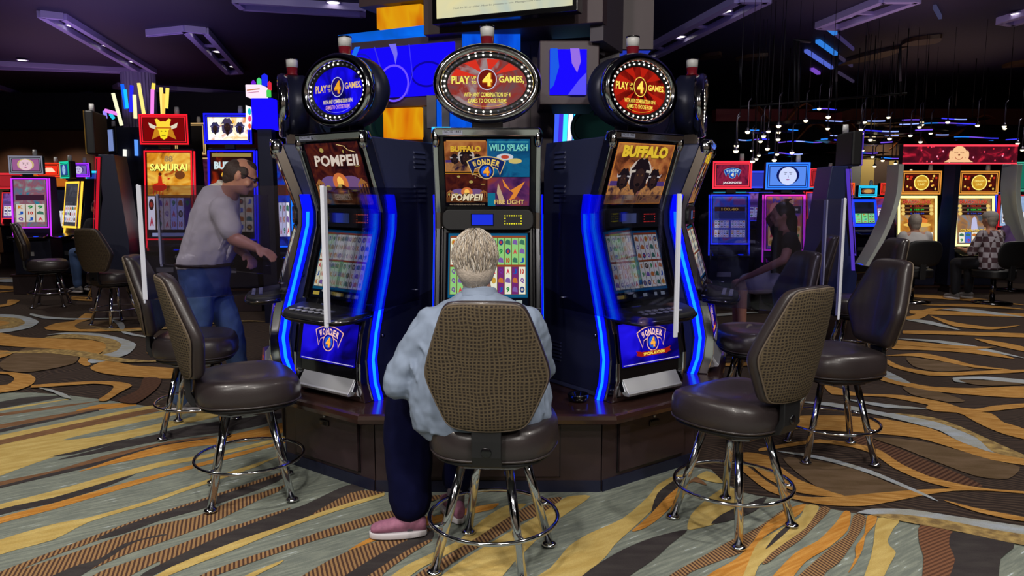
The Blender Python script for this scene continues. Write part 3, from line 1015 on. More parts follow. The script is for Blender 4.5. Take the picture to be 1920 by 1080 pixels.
def plane_at(z0, z1, lift=0.004):
    """origin and up direction of a glass that spans z0..z1 on the front"""
    p0 = Vector((0, front_y(z0) + 0.008, z0))
    p1 = Vector((0, front_y(z1) + 0.008, z1))
    d = (p1 - p0)
    n = Vector((1, 0, 0)).cross(d.normalized())
    return p0 + n * lift, d.normalized(), d.length
# ---- topper
DZ, DY0, DY1, DRX, DRZ = 1.59, 0.12, 0.27, 0.262, 0.19
def ell_sweep(b, prof, m, n=48, smooth=True, rx=DRX, rz=DRZ, cz=DZ):
    rings = []
    for i in range(n):
        a = 2 * PI * i / n
        nx, nz = math.cos(a) / rx, math.sin(a) / rz
        L = math.hypot(nx, nz)
        nx, nz = nx / L, nz / L
        rings.append([(rx * math.cos(a) + nx * d, y, cz + rz * math.sin(a) + nz * d) for d, y in prof])
    b.loft(rings, m, smooth, False, True)
def g_housing():
    b = MB()
    ell_sweep(b, [(-0.02, DY0 + 0.02), (-0.012, DY0 + 0.012), (-0.006, DY1 - 0.02), (-0.02, DY1), (-0.06, DY1)], SHEET_D)
    pts = [((DRX - 0.05) * math.cos(2 * PI * i / 32), DZ + (DRZ - 0.05) * math.sin(2 * PI * i / 32)) for i in range(32)]
    b.prism(pts, DY0 + 0.02, DY1, SHEET_D, 'y')
    return b
TEAL_BACK = pm('teal_housing', '1c4a46', .5)
def g_housing_rear():
    b = MB()
    ell_sweep(b, [(-0.02, DY0 + 0.02), (-0.012, DY0 + 0.012), (-0.006, DY1 - 0.02), (-0.02, DY1), (-0.06, DY1)], TEAL_BACK)
    pts = [((DRX - 0.05) * math.cos(2 * PI * i / 32), DZ + (DRZ - 0.05) * math.sin(2 * PI * i / 32)) for i in range(32)]
    b.prism(pts, DY0 + 0.02, DY1, TEAL_BACK, 'y')
    return b
def g_rim():
    b = MB()
    ell_sweep(b, [(-0.044, DY0 + 0.012), (-0.046, DY0 - 0.002), (-0.032, DY0 - 0.02), (-0.01, DY0 - 0.018), (0.0, DY0 + 0.005), (-0.004, DY0 + 0.035), (-0.012, DY0 + 0.04)], CHROME)
    return b
def g_bezel():
    b = MB()
    ell_sweep(b, [(-0.042, DY0 + 0.004), (-0.068, DY0 + 0.006), (-0.072, DY0 + 0.016), (-0.042, DY0 + 0.016)], BLACKM)
    return b
BULB = em((255, 250, 240), 1.6)
BULB_OFF = em((120, 120, 135), 0.7)
def g_bulb():
    b = MB()
    b.ball((0, 0, 0), (0.0055, 0.004, 0.0055), BULB, 10, 6)
    return b
def g_bulb_off():
    b = MB()
    b.ball((0, 0, 0), (0.0045, 0.004, 0.0045), BULB_OFF, 10, 6)
    return b
def g_neck():
    b = MB()
    b.box(-0.075, 0.075, 0.14, 0.24, 1.352, 1.43, CHROME_D)
    b.box(-0.1, 0.1, 0.13, 0.26, 1.345, 1.362, SHEET_D)
    return b
def g_candle():
    b = MB()
    b.lathe([(0.034, 0), (0.034, 0.005), (0.03, 0.012), (0.033, 0.045)], pm('dark_red_lens', '7a1c28', 0.25), 20, M=Matrix.Translation((0, 0.19, DZ + DRZ - 0.006)))
    return b
def g_candle2():
    b = MB()
    b.lathe([(0.0335, 0), (0.035, 0.04), (0.03, 0.048)], pm('white_lens', 'd8d8d8', 0.35), 20, M=Matrix.Translation((0, 0.19, DZ + DRZ + 0.04)))
    b.lathe([(0.036, 0), (0.036, 0.006)], CHROME_D, 20, M=Matrix.Translation((0, 0.19, DZ + DRZ + 0.085)))
    return b

RED_A, RED_B = em((150, 26, 20), 0.9), em((225, 45, 25), 1.0)
GOLD = em((235, 165, 40), 1.05)
GOLDH = em((250, 222, 90), 1.1)
WHITE = em((225, 225, 230), 1.0)
CREAM = em((235, 215, 170), 1.0)
BLK = em((8, 6, 12), 1.0)
def topper_art(style):
    def f():
        a = Art((0, DY0 + 0.012, DZ))
        rx, rz = DRX - 0.069, DRZ - 0.066
        if style == 'blue':
            bg, ray_m, tc = em_grad('topper_blue', ['0a0650', '1208c8', '1a10ff'], 9), None, em((230, 190, 120), 1.0)
        elif style == 'red':
            bg, ray_m, tc = em_grad('topper_red', ['3c0606', '7c120c', '9a1c12'], 9), em((190, 32, 18), 0.9), GOLDH
        else:
            bg, ray_m, tc = em_grad('topper_red_reflections', ['6a4a4e', '8f2f28', '9a8688'], 11), em((215, 50, 34), 1.0), em((238, 226, 100), 1.05)  # pale tones in the red are reflections on the disc, painted in
        a.ell(0, 0, rx, rz, bg, 40)
        if ray_m is not None:
            a.up()
            for k in range(10):
                t = 2 * PI * (k + 0.25) / 10
                w = 0.17
                if 0.3 < (t % (2 * PI)) < 2.9 or style == 'red':
                    p = [(rx * 0.28 * math.cos(t), 0.02 + rz * 0.28 * math.sin(t)), (rx * 0.95 * math.cos(t - w), rz * 0.95 * math.sin(t - w)), (rx * 0.95 * math.cos(t + w), rz * 0.95 * math.sin(t + w))]
                    a.poly(p, ray_m, False)
        a.text('PLAY', -0.128, 0.018, 0.088, 0.038, tc, 0.03)
        a.text('UP', -0.064, 0.028, 0.024, 0.015, tc, 0.02, False)
        a.text('TO', -0.064, 0.006, 0.024, 0.015, tc, 0.02, False)
        a.ell(0, 0.02, 0.047, 0.05, em((30, 18, 110), 1.0) if style == 'blue' else em((110, 25, 18), 1.0), 28)
        a.ring(0, 0.02, 0.047, 0.05, 0.004, em((200, 200, 225), 1.0) if style != 'red' else tc)
        a.text('4', 0.002, 0.018, 0.05, 0.066, em((200, 110, 20), 1.0), 0.06)
        a.text('4', 0, 0.02, 0.045, 0.06, GOLDH if style != 'blue' else GOLD, 0.04)
        a.text('GAMES,', 0.118, 0.018, 0.122, 0.037, tc, 0.03)
        a.text('WITH ANY COMBINATION OF 4', 0, -0.052, 0.225, 0.021, tc if style != 'blue' else CREAM, 0.02)
        a.text('GAMES TO CHOOSE FROM!', 0, -0.08, 0.185, 0.021, tc if style != 'blue' else em((220, 160, 200), 1.0), 0.02)
        a.ring(0, 0, rx * 0.86, rz * 0.88, 0.0022, GOLD if style != 'blue' else em((120, 120, 255), 1.2), a0=PI * 1.3, a1=PI * 1.7)
        return a
    return f

def banner(a, cx, cy, k, fill, edge, letter, ball=True, special=False, four=GOLD):
    """WONDER 4 emblem: bowed ribbon over a disc; k is the half width"""
    R0, R1 = 1.55 * k, 2.05 * k
    oy = cy - 1.62 * k
    def rib(r0, r1, t, m):
        n = 16
        up_ = [(cx + r1 * math.sin(-t + 2 * t * i / n), oy + r1 * math.cos(-t + 2 * t * i / n)) for i in range(n + 1)]
        dn_ = [(cx + r0 * math.sin(-t * .8 + 1.6 * t * i / n), oy + r0 * math.cos(-t * .8 + 1.6 * t * i / n)) for i in range(n + 1)]
        tip = 0.34 * k
        a.poly(up_ + [(cx + (r0 * math.sin(t * .8) + .12 * k), oy + r0 * math.cos(t * .8) - tip)] + dn_[::-1] + [(cx - (r0 * math.sin(t * .8) + .12 * k), oy + r0 * math.cos(t * .8) - tip)], m)
    rib(R0 - 0.05 * k, R1 + 0.05 * k, 0.53, edge)
    rib(R0 - 0.0 * k, R1 + 0.0 * k, 0.505, fill)
    if ball:
        a.ell(cx, cy - 0.35 * k, 0.43 * k, 0.45 * k, edge, 28)
        a.ell(cx, cy - 0.35 * k, 0.38 * k, 0.40 * k, fill, 28)
        a.ell(cx, cy - 0.35 * k, 0.28 * k, 0.3 * k, em((30, 90, 210), 1.0), 24)
    a.arctext('WONDER', cx, oy, (R0 + R1) / 2, 0.32 * k, letter, PI / 2 + 0.43, PI / 2 - 0.43, 0.04)
    a.text('4', cx + .02 * k, cy - 0.36 * k, 0.36 * k, 0.52 * k, em((150, 60, 10), 1), 0.08)
    a.text('4', cx, cy - 0.34 * k, 0.34 * k, 0.5 * k, four, 0.05)
    if special:
        for s in (-1, 1):
            a.poly([(cx + s * .95 * k, cy - .98 * k), (cx + s * 1.25 * k, cy - .9 * k), (cx + s * 1.15 * k, cy - .8 * k), (cx + s * 1.25 * k, cy - .68 * k), (cx + s * .9 * k, cy - .74 * k)], em((150, 25, 18), 1))
        a.rect(cx - .95 * k, cy - 1.0 * k, cx + .95 * k, cy - .76 * k, em((150, 25, 18), 1))
        a.text('SPECIAL EDITION', cx, cy - .88 * k, 1.5 * k, 0.15 * k, GOLDH, 0.03)

def buffalo(a, cx, cy, k, body, hi):
    """shaggy head-on bison"""
    pts = []
    for i in range(28):
        t = 2 * PI * i / 28
        r = 1 + 0.07 * math.sin(7 * t) + 0.05 * math.sin(11 * t + 1)
        pts.append((cx + 0.62 * k * r * math.cos(t), cy + 0.78 * k * r * math.sin(t) + (0.18 * k if math.sin(t) > 0 else 0)))
    a.poly(pts, body)
    a.ell(cx, cy - .05 * k, .34 * k, .5 * k, em((46, 30, 30), 1), 18)
    a.up()
    for s in (-1, 1):
        a.poly([(cx + s * .35 * k, cy + .25 * k), (cx + s * .72 * k, cy + .2 * k), (cx + s * .78 * k, cy + .55 * k), (cx + s * .62 * k, cy + .34 * k), (cx + s * .36 * k, cy + .38 * k)], hi, False)
        a.ell(cx + s * .15 * k, cy + .1 * k, .04 * k, .05 * k, em((90, 60, 40), 1), 8, False)
    a.ell(cx, cy - .38 * k, .16 * k, .1 * k, em((20, 14, 18), 1), 10, False)
    a.poly([(cx - .2 * k, cy - .5 * k), (cx + .2 * k, cy - .5 * k), (cx, cy - 1.0 * k)], em((38, 24, 24), 1), False)

def title(a, s, cx, cy, w, h, m, sh=None, slant=0.0, bold=0.03):
    a.text(s, cx + w * 0.008, cy - h * 0.06, w, h, sh or BLK, bold + 0.03, slant=slant)
    a.text(s, cx, cy, w, h, m, bold, slant=slant)

def art_volcano(a, x0, y0, x1, y1):
    W, Hh = x1 - x0, y1 - y0
    a.rect(x0, y0, x1, y1, em_grad('pompeii_night', ['1c0c12', '3a1416', '5a2418'], 14, 0.85))
    cx = (x0 + x1) / 2
    a.ell(cx - W * .18, y0 + Hh * .34, W * .2, Hh * .13, em((110, 84, 140), .8), 18)
    a.ell(cx + W * .2, y0 + Hh * .34, W * .2, Hh * .13, em((118, 84, 132), .8), 18)
    a.ell(cx, y0 + Hh * .36, W * .14, Hh * .16, em((205, 110, 60), .9), 20)
    a.ell(cx, y0 + Hh * .37, W * .06, Hh * .09, em((245, 190, 90), 1), 14)
    a.poly([(cx - W * .2, y0 + Hh * .22), (cx - W * .03, y0 + Hh * .33), (cx + W * .03, y0 + Hh * .33), (cx + W * .2, y0 + Hh * .22)], em((60, 26, 22), .9))
    a.up()
    for s in (-1, 1):
        bx = cx + s * W * .4
        a.poly([(bx - W * .09, y0 + Hh * .33), (bx + W * .09, y0 + Hh * .35), (bx, y0 + Hh * .43)], em((150, 96, 50), .9), False)
        for k in range(4):
            xx = bx - W * .075 + k * W * .05
            a.rect(xx - W * .012, y0 + Hh * .17, xx + W * .012, y0 + Hh * .34, em((150, 96, 50), .9), False)
    a.rect(x0, y0, x1, y0 + Hh * .18, em_grad('pompeii_ground', ['20100c', '6a3c20', '8a5a30'], 20, .8))
    a.up()
    r = random.Random(5)
    for k in range(9):
        a.ell(x0 + W * r.uniform(.06, .94), y0 + Hh * r.uniform(.1, .92), W * r.uniform(.012, .06), Hh * r.uniform(.012, .05), em((170, 150, 80), .9), 12, False)
    a.line([(x0 + W * .62, y1 - Hh * .03), (x0 + W * .75, y1 - Hh * .06), (x0 + W * .8, y1 - Hh * .12), (x0 + W * .93, y1 - Hh * .16)], W * .008, em((235, 200, 130), 1))
def art_buffalo(a, x0, y0, x1, y1, k=1.0, frame=True):
    W, Hh = x1 - x0, y1 - y0
    a.rect(x0, y0, x1, y1, em_grad('buffalo_desert', ['4a2418', '9a5630', 'b87840'], 10, .85))
    a.rect(x0, y0, x1, y0 + Hh * .3, em_grad('buffalo_ground', ['2a1a30', 'b07a48', '6a4048'], 16, .8))
    a.rect(x0, y0 + Hh * .3, x0 + W * .25, y0 + Hh * .38, em((70, 50, 110), .9), True)
    a.rect(x1 - W * .25, y0 + Hh * .3, x1, y0 + Hh * .38, em((70, 50, 110), .9), False)
    cx = (x0 + x1) / 2
    a.ell(cx, y0 + Hh * .5, W * .2, Hh * .26, em((190, 175, 165), .9), 22)
    bd = em((26, 18, 24), 1)
    buffalo(a, cx - W * .27, y0 + Hh * .4, Hh * .2, bd, em((170, 165, 170), 1))
    buffalo(a, cx + W * .27, y0 + Hh * .4, Hh * .2, bd, em((170, 165, 170), 1))
    buffalo(a, cx, y0 + Hh * .45, Hh * .33, bd, em((180, 170, 160), 1))
    if frame:
        a.frame(x0, y0, x1, y1, W * .012, em((190, 120, 50), 1))

def art_top(kind, h, hw):
    """upper glass; h = height, hw = half width"""
    def f():
        o, d, L = plane_at(1.01, 1.325)
        a = Art(o, (1, 0, 0), d)
        H_ = L
        a.rect(-hw - .006, -.006, hw + .006, H_ + .004, BLK)
        if kind == 'pompeii':
            art_volcano(a, -hw, 0, hw, H_)
            title(a, 'POMPEII', .015, H_ * .72, hw * 1.62, H_ * .18, em((205, 190, 178), 1), em((70, 30, 20), 1), 0.18)
        elif kind == 'buffalo':
            art_buffalo(a, -hw, .004, hw, H_ - .004)
            title(a, 'BUFFALO', 0, H_ * .86, hw * 1.6, H_ * .19, em((215, 180, 50), 1), em((90, 60, 10), 1), 0, 0.06)
        else:
            art_buffalo(a, -hw, H_ * .52, 0, H_ - .012)
            title(a, 'BUFFALO', -hw * .5, H_ * .86, hw * .72, H_ * .09, em((205, 160, 50), 1), em((90, 50, 10), 1), 0, 0.06)
            a.rect(-hw * .95, H_ - .011, -.006, H_ - .004, em((190, 130, 70), .8))
            a.rect(0, H_ * .44, hw, H_, em_grad('splash_blue', ['0c2a5a', '14608a', '1a4a7a'], 9, .9))
            a.ell(hw * .42, H_ * .74, hw * .2, H_ * .05, em((200, 205, 215), .9), 16)
            a.ell(hw * .42, H_ * .74, hw * .1, H_ * .03, em((190, 70, 50), .9), 12)
            a.ell(hw * .66, H_ * .68, hw * .16, H_ * .04, em((205, 185, 110), .9), 14)
            title(a, 'WILD SPLASH', hw * .5, H_ * .88, hw * .9, H_ * .1, em((120, 205, 190), .95), em((10, 40, 70), 1), 0, 0.03)
            a.rect(.01, H_ * .955, hw * .97, H_ * .968, em((80, 190, 190), .8))
            art_volcano(a, -hw, H_ * .05, 0, H_ * .5)
            title(a, 'POMPEII', -hw * .5, H_ * .13, hw * .74, H_ * .11, em((220, 205, 170), 1), em((50, 20, 12), 1), 0.18)
            a.rect(0, 0, hw, H_ * .44, em_grad('fire_light', ['2a1440', '5a2a5a', '8a3a30'], 8, .9))
            a.poly([(hw * .35, H_ * .42), (hw * .55, H_ * .24), (hw * .9, H_ * .38), (hw * .66, H_ * .12), (hw * .5, H_ * .08), (hw * .62, H_ * .2), (hw * .4, H_ * .3)], em((215, 130, 50), 1))
            a.poly([(hw * .25, H_ * .36), (hw * .42, H_ * .06), (hw * .3, H_ * .02), (hw * .22, H_ * .2)], em((190, 160, 130), .9))
            a.rect(0, 0, hw * .18, H_ * .2, em((20, 110, 140), .9))
            title(a, 'FIRE LIGHT', hw * .52, H_ * .06, hw * .72, H_ * .07, em((215, 180, 110), 1), em((60, 20, 30), 1))
            a.text('WIN UP TO 20 FREE GAMES AND MULTIPLY YOUR WINS BY UP TO 9X', -hw * .5, H_ * .022, hw * .85, H_ * .02, em((190, 170, 140), .9), 0)
            a.frame(-hw, H_ * .5, 0, H_ * .505, .0015, GOLD)
            banner(a, -.005, H_ * .63, .09, em((20, 34, 90), 1), em((205, 175, 110), 1), em((225, 190, 90), 1), four=em((240, 160, 40), 1))
        return a
    return f

SYM = ['A', '9', 'J', '10', 'Q', 'K']
SYMC = [(205, 50, 70), (30, 130, 60), (30, 80, 170), (180, 40, 30), (110, 50, 150), (200, 120, 20)]
def reels(a, x0, y0, x1, y1, bgs, seed=1, nx=5, ny=3, s=.85):
    """a grid of reel symbols"""
    r = random.Random(seed)
    W, Hh = (x1 - x0) / nx, (y1 - y0) / ny
    h0 = a.h
    a.rect(x0 - .002, y0 - .002, x1 + .002, y1 + .002, em((110, 80, 40), s))
    a.up()
    for i in range(nx):
        a.rect(x0 + i * W + W * .05, y0, x0 + (i + 1) * W - W * .05, y1, em(bgs[i % len(bgs)], s), False)
    a.up()
    for i in range(nx):
        for j in range(ny):
            cx, cy = x0 + (i + .5) * W, y0 + (j + .5) * Hh
            k = r.random()
            if k < .6:
                q = r.randrange(6)
                a.text(SYM[q], cx, cy, W * .5, Hh * .56, em(SYMC[q], s), 0.05, False)
            elif k < .8:
                a.ell(cx, cy, W * .34, Hh * .34, em(r.choice([(60, 34, 30), (190, 150, 60), (40, 60, 120)]), s), 12, False)
                a.ell(cx, cy, W * .18, Hh * .18, em(r.choice([(210, 160, 60), (230, 220, 190), (200, 60, 40)]), s), 8, False)
            else:
                a.poly([(cx - W * .36, cy - Hh * .2), (cx + W * .36, cy - Hh * .28), (cx + W * .3, cy + Hh * .2), (cx - W * .1, cy + Hh * .34), (cx - W * .36, cy + Hh * .12)], em(r.choice([(190, 110, 50), (120, 90, 160), (60, 110, 90)]), s), False)
def art_screen(kind):
    def f():
        o, d, L = plane_at(0.51, 0.865)
        a = Art(o, (1, 0, 0), d)
        hw = 0.198
        s = 1.0 if kind == 'centre' else .62
        a.rect(-hw - .012, -.004, hw + .012, L + .004, BLK)
        a.rect(-hw, L * .12, hw, L, em((18, 84, 120), s))
        a.rect(-hw, 0, hw, L * .12, em((8, 12, 22), 1))
        a.up()
        for (x, w, t) in ((-.16, .05, ''), (-.06, .02, ''), (.02, .03, ''), (.1, .02, ''), (.155, .03, '')):
            a.rect(x - w / 2, L * .035, x + w / 2, L * .085, em((190, 165, 70) if x < -.1 else (150, 160, 160), s), False)
        g = (140, 200, 120) if kind == 'centre' else (190, 205, 170)
        w_ = (225, 225, 205)
        half = .088
        for (sx, sy, bg, sd) in ((-1, 1, [w_], 1), (1, 1, [g], 2), (-1, 0, [g], 3), (1, 0, [w_, (110, 40, 110), w_, (110, 40, 110), w_], 4)):
            if kind != 'centre':
                bg = [w_]
            cx = sx * (half + .012)
            y0 = L * .565 if sy else L * .165
            reels(a, cx - half, y0, cx + half, y0 + L * .37, bg, sd + (0 if kind == 'centre' else 9 if kind == 'left' else 20), s=s)
            a.rect(cx - half, y0 + L * .375, cx + half, y0 + L * .4, em((150, 70, 40), s))
        if kind == 'centre':
            a.text('CREDIT', -.125, L * .06, .07, .018, GOLDH, 0.03)
        else:
            a.text('CREDIT', -.09, L * .1, .04, .009, WHITE, 0.01)
        return a
    return f
def art_belly(special, lit=1.0):
    def f():
        o, d, L = plane_at(0.185, 0.395)
        a = Art(o, (1, 0, 0), d)
        hw = .205
        a.rect(-hw - .01, -.004, hw + .01, L + .004, em_grad('belly_blue', ['080440', '1208b0', '2418f0'], 5, 1.0, True))
        a.rect(-hw, .002, hw, .006, em((200, 190, 240), .9))
        banner(a, .02 if special else 0, L * .66, .105, em((20, 12, 150), 1), em((225, 170, 150), 1.1), em((235, 190, 180), 1.1), special=special, four=em((245, 170, 60), 1.1))
        return a
    return f
def art_mid(colr, lcd):
    def f():
        a = Art((0, .164, .935))
        a.rect(-.085, -.03, .03, .03, em((20, 20, 26), 1))
        a.rect(-.08, -.026, .025, .026, em(lcd, 1.0))
        return a
    return f
def art_led(colr):
    def f():
        a = Art((0, .1635, .935))
        dot = em(colr, 1.3)
        for i in range(8):
            for y in (-.02, .02):
                a.ell(.085 + i * .0115, y, .0036, .0036, dot, 6, False)
        for y in (-.007, .007):
            for x in (.085, .085 + 7 * .0115):
                a.ell(x, y, .0036, .0036, dot, 6, False)
        return a
    return f
def art_small_lcd():
    a = Art((0, front_y(.47) + .0035, .455))
    a.rect(-.1, 0, -.03, .028, em((60, 64, 80), 1))
    a.rect(-.095, .004, -.035, .024, em((14, 30, 160), 1))
    a.rect(.04, 0, .11, .028, em((22, 24, 34), 1))
    return a
def art_plate():
    a = Art((-.2, front_y(1.355) - .008, 1.343))
    a.rect(-.01, 0, .085, .026, pm('asset_plate', '8f93a8', .4))
    a.text('NC10 1443', .0375, .013, .08, .014, pm('plate_ink', '23242c', .5), 0.01)
    return a

FACES = {0: ('centre', 'red_reflections', 'wonder', (225, 215, 40), (30, 50, 220), False),
         9: ('left', 'blue', 'pompeii', (240, 110, 60), (70, 90, 140), False),
         1: ('right', 'red', 'buffalo', (220, 60, 50), (90, 100, 130), True)}
LBL = {0: 'blue-lit slot machine in front of the seated woman, four-game artwork on its top glass',
       9: 'blue-lit slot machine with the volcano top glass and blue topper disc',
       1: 'blue-lit slot machine with the bison top glass and red topper disc',
       2: 'slot machine seen side-on beyond the bison machine, disc topper edge-on',
       8: 'slot machine seen side-on where the man in the polo shirt plays',
       3: 'slot machine on the far side behind the bison machine, only its topper showing',
       7: 'slot machine on the far side behind the volcano machine, only its topper showing',
       4: 'rear slot machine showing the dark back of its topper right of the hub',
       6: 'rear slot machine showing the dark back of its topper left of the hub'}
def wonder(i):
    a = {4: 139.5, 6: 220.5}.get(i, 36.0 * i)
    x, y = pol(a, 1.46)
    t = thing('slot_machine', LBL[i], 'slot machine', (x, y, BASE_Z + 0.001), math.radians(a), 'blue-edged slot machines on the ring')
    kind, top, glass, led, lcd, spec = FACES.get(i, ('left' if i > 5 else 'right', 'blue' if i > 5 else 'red', 'pompeii' if i > 5 else 'buffalo', (220, 60, 50), (70, 90, 140), i < 5))
    body = obj('cabinet_body', g_body, t, 0.006, 'w_body')
    obj('side_panel', g_lower_panel, body, 0, 'w_low')
    obj('vent_louvre', g_vents, body, 0, 'w_vent')
    obj('lock', g_locks, body, 0, 'w_lock')
    obj('front_panel', g_face, t, 0, 'w_face')
    obj('chrome_frame', g_chrome, t, 0.005, 'w_chrome')
    for s, w in ((-1, 'left'), (1, 'right')):
        st = obj('light_strip', g_strip(s), t, 0.004, 'w_strip%d' % s)
        st['label'] = 'glowing blue edge light'
        obj('light_core', g_core(s), st, 0, 'w_core%d' % s)
        obj('strip_edge', g_stripcase(s), st, 0, 'w_case%d' % s)
    obj('button_deck', g_deck, t, 0, 'w_deck')
    dk = obj('deck_trim', g_deckedge, t, 0, 'w_deck_e')
    for r_ in range(2):
        for c_ in range(6):
            bx, by = -0.15 + c_ * 0.05 + r_ * 0.012, -0.085 + r_ * 0.042
            obj('button', g_button, t, 0.002, 'w_btn', loc=(bx, by, 0.455 + (by + .13) * .12))
    obj('player_tracker', g_mid, t, 0.003, 'w_mid')
    obj('ticket_tray', g_tray, t, 0.002, 'w_tray')
    front_seen = i in (0, 1, 2, 8, 9)
    if front_seen:
        obj('top_glass', art_top(glass, 0, .205), t, 0, 'w_tg_' + glass, fix=False)
        obj('screen', art_screen(kind), t, 0, 'w_sc_' + kind, fix=False)
        obj('belly_glass', art_belly(spec), t, 0, 'w_be_%d' % spec, fix=False)
        obj('status_display', art_mid(led, lcd), t, 0, 'w_md_%s%s' % (led, lcd), fix=False)
        obj('led_border', art_led(led), t, 0, 'w_led_%s' % (led,), fix=False)
        obj('small_display', lambda: art_small_lcd(), t, 0, 'w_lcd', fix=False)
        obj('asset_plate', lambda: art_plate(), t, 0, 'w_plate', fix=False)
    hs = obj('topper_housing', g_housing_rear if i in (4, 6) else g_housing, t, 0, 'w_hous%d' % (i in (4, 6)))
    obj('topper_neck', g_neck, t, 0.003, 'w_neck')
    obj('chrome_rim', g_rim, hs, 0, 'w_rim')
    obj('bezel', g_bezel, hs, 0, 'w_bez')
    if front_seen or i in (3, 7):
        obj('topper_sign', topper_art(top), hs, 0, 'w_top_' + top, fix=False)
    if front_seen:
        n = 36
        for k in range(n):
            q = 2 * PI * (k + .5) / n
            # even spacing along the oval
            px, pz = (DRX - .0565) * math.cos(q), (DRZ - .0565) * math.sin(q)
            on = (k // 4) % 2 == 0 or i in (1, 2, 8)
            obj('bulb', g_bulb if on else g_bulb_off, hs, 0, 'w_bulb%d' % on, loc=(px, DY0 + .003, DZ + pz))
    cd = obj('candle_light', g_candle, t, 0, 'w_cand')
    cd['label'] = 'red and white signal light'
    obj('white_lens', g_candle2, cd, 0, 'w_cand2')
    return t
for i in (0, 1, 2, 3, 4, 6, 7, 8, 9):
    wonder(i)

# ashtray on the worktop
ash = MB()
ash.lathe([(0.0, 0.0), (0.04, 0.0), (0.052, 0.012), (0.055, 0.035), (0.05, 0.04), (0.042, 0.036), (0.036, 0.012), (0.0, 0.01)], pm('black_glass', '060608', 0.08, 0, 0.5), 24)
p = ground(1084, 752, BASE_Z)
tag(obj('ashtray', ash, loc=(p.x, p.y, BASE_Z + 0.002)), 'round black glass ashtray on the worktop beside the bison machine', 'ashtray')

# ---------------------------------------------------------------- acrylic shields between the players
def shield(a, b_, z0, z1, label, post=True, z0b=None, z1b=None):
    A, B = Vector(a), Vector(b_)
    d = (B - A)
    L = d.length
    t = thing('acrylic_shield', label, 'shield', (A.x, A.y, z0), math.atan2(d.y, d.x), 'clear acrylic shields between players')
    m = MB()
    m.box(0, L, -0.003, 0.003, 0, z1 - z0, ACRYLIC)
    obj('pane', m, t)
    if post:
        q = MB()
        q.box(-0.01, 0.0, -0.01, 0.01, -0.02, z1 - z0 + 0.004, WHITEP)
        q.box(-0.012, 0.012, -0.012, -0.004, 0.0, z1 - z0, WHITEP)
        obj('edge_trim', q, t, 0.002)
    e = MB()
    e.tube([(L - .04, 0, .06), (L - .04, 0.0, .062)], .012, STEEL, 8)
    obj('clamp', e, t)
    return t
def gp2(u, Y):
    p = at(u, 365, Y)
    return (p.x, p.y)
shield(gp2(606, 3.24), (-0.50, 3.98), 0.935, 1.535, 'clear acrylic shield between the volcano machine and the seated woman')
shield(gp2(1272, 3.2), (0.25, 3.93), 0.90, 1.50, 'clear acrylic shield between the seated woman and the bison machine')
shield(gp2(261, 3.95), (-1.27, 4.2), 0.94, 1.55, 'clear acrylic shield left of the volcano machine, white edge before the empty stools')
shield(gp2(1583, 3.84), (1.06, 4.22), 0.87, 1.48, 'clear acrylic shield right of the bison machine, white edge above the tall stool')
shield(gp2(1550, 5.2), (1.42, 5.1), 0.84, 1.46, 'clear acrylic shield at the far right side of the ring, thinner white edge')
shield(gp2(296, 6.0), (-1.7, 5.2), 0.94, 1.50, 'clear acrylic shield behind the man in the polo shirt')

# ---------------------------------------------------------------- hub: laminate tower with light boxes, screens and neon
hub = thing('signage_tower', 'tall brown laminate tower with lit panels rising from the middle of the machine ring', 'tower', (CX, CY, 0))
def rel(p):
    return (p[0] - CX, p[1] - CY)
def wb(name, m, u0, Y0, u1, Y1, vt, vb, t, parent=hub, bev=0.0, push=0.0, mats=None, label=None):
    """a box whose face runs between two measured plan points; top and bottom measured at its left end"""
    a, c = at(u0, vt, Y0), at(u1, vt, Y1)
    z1, z0 = a.z, at(u0, vb, Y0).z
    A, B = Vector((a.x, Y0)), Vector((c.x, Y1))
    d = (B - A).normalized()
    n = Vector((-d.y, d.x))
    if n.y < 0:
        n = -n
    A, B = A + n * push, B + n * push
    poly = [A, B, B + n * t, A + n * t]
    b = MB()
    b.prism([rel(q) for q in poly], z0, z1, m, 'z')
    o = obj(name, b, parent, bev)
    if label:
        o['label'] = label
    return o
# core
b = MB()
b.box(-0.55, 0.37, -0.35, 0.25, BASE_Z + 0.01, 3.98, HUBWOOD)
obj('core', b, hub)
b = MB()
for k in range(7):
    b.box(-0.55 + k * 0.13, -0.545 + k * 0.13, -0.353, -0.349, BASE_Z + 0.05, 2.4, BLACKM)
obj('core_joint', b, hub)
wb('side_column', HUBWOOD, 1160, 4.75, 1228, 4.75, -60, 92, 0.5)
wb('column_edge', pm('taupe_laminate', '4a444f', .5), 1130, 4.72, 1160, 4.72, -60, 80, 0.5)
wb('underside_glow', em((40, 60, 190), .8, True), 1160, 4.8, 1220, 4.8, 90, 96, 0.42)  # blue light on the column's underside, painted in as a glow
wb('fascia', HUBWOOD, 792, 4.45, 1132, 4.12, -90, 66, 0.35, bev=.004)
wb('fascia_return', pm('taupe_laminate', '4a444f', .5), 1108, 4.2, 1133, 4.17, -60, 78, 0.4)
tv = wb('display_frame', BLACK, 808, 4.30, 1084, 3.98, -120, 46, 0.09, bev=.004)
wb('display', em_grad('display_sky', ['b8c4b8', 'e0d8a8', 'f0c868'], 2.2, 1.0, True, (1, 1, .6)), 817, 4.285, 1074, 3.985, -110, 35, 0.02, tv)
a0, a1 = at(817, 35, 4.285), at(1074, 10, 3.985)
dx = (Vector((a1.x, a1.y, 0)) - Vector((a0.x, a0.y, 0))).normalized()
ta = Art((a0.x - CX + dx.y * .004, a0.y - CY - dx.x * .004, a0.z), dx, (0, 0, 1))
ta.text('Must be 21 or older. Must be present to win. Management reserves all rights.', .42, .042, .62, .012, em((90, 90, 90), 1), 0)
obj('display_caption', ta, tv, fix=False)
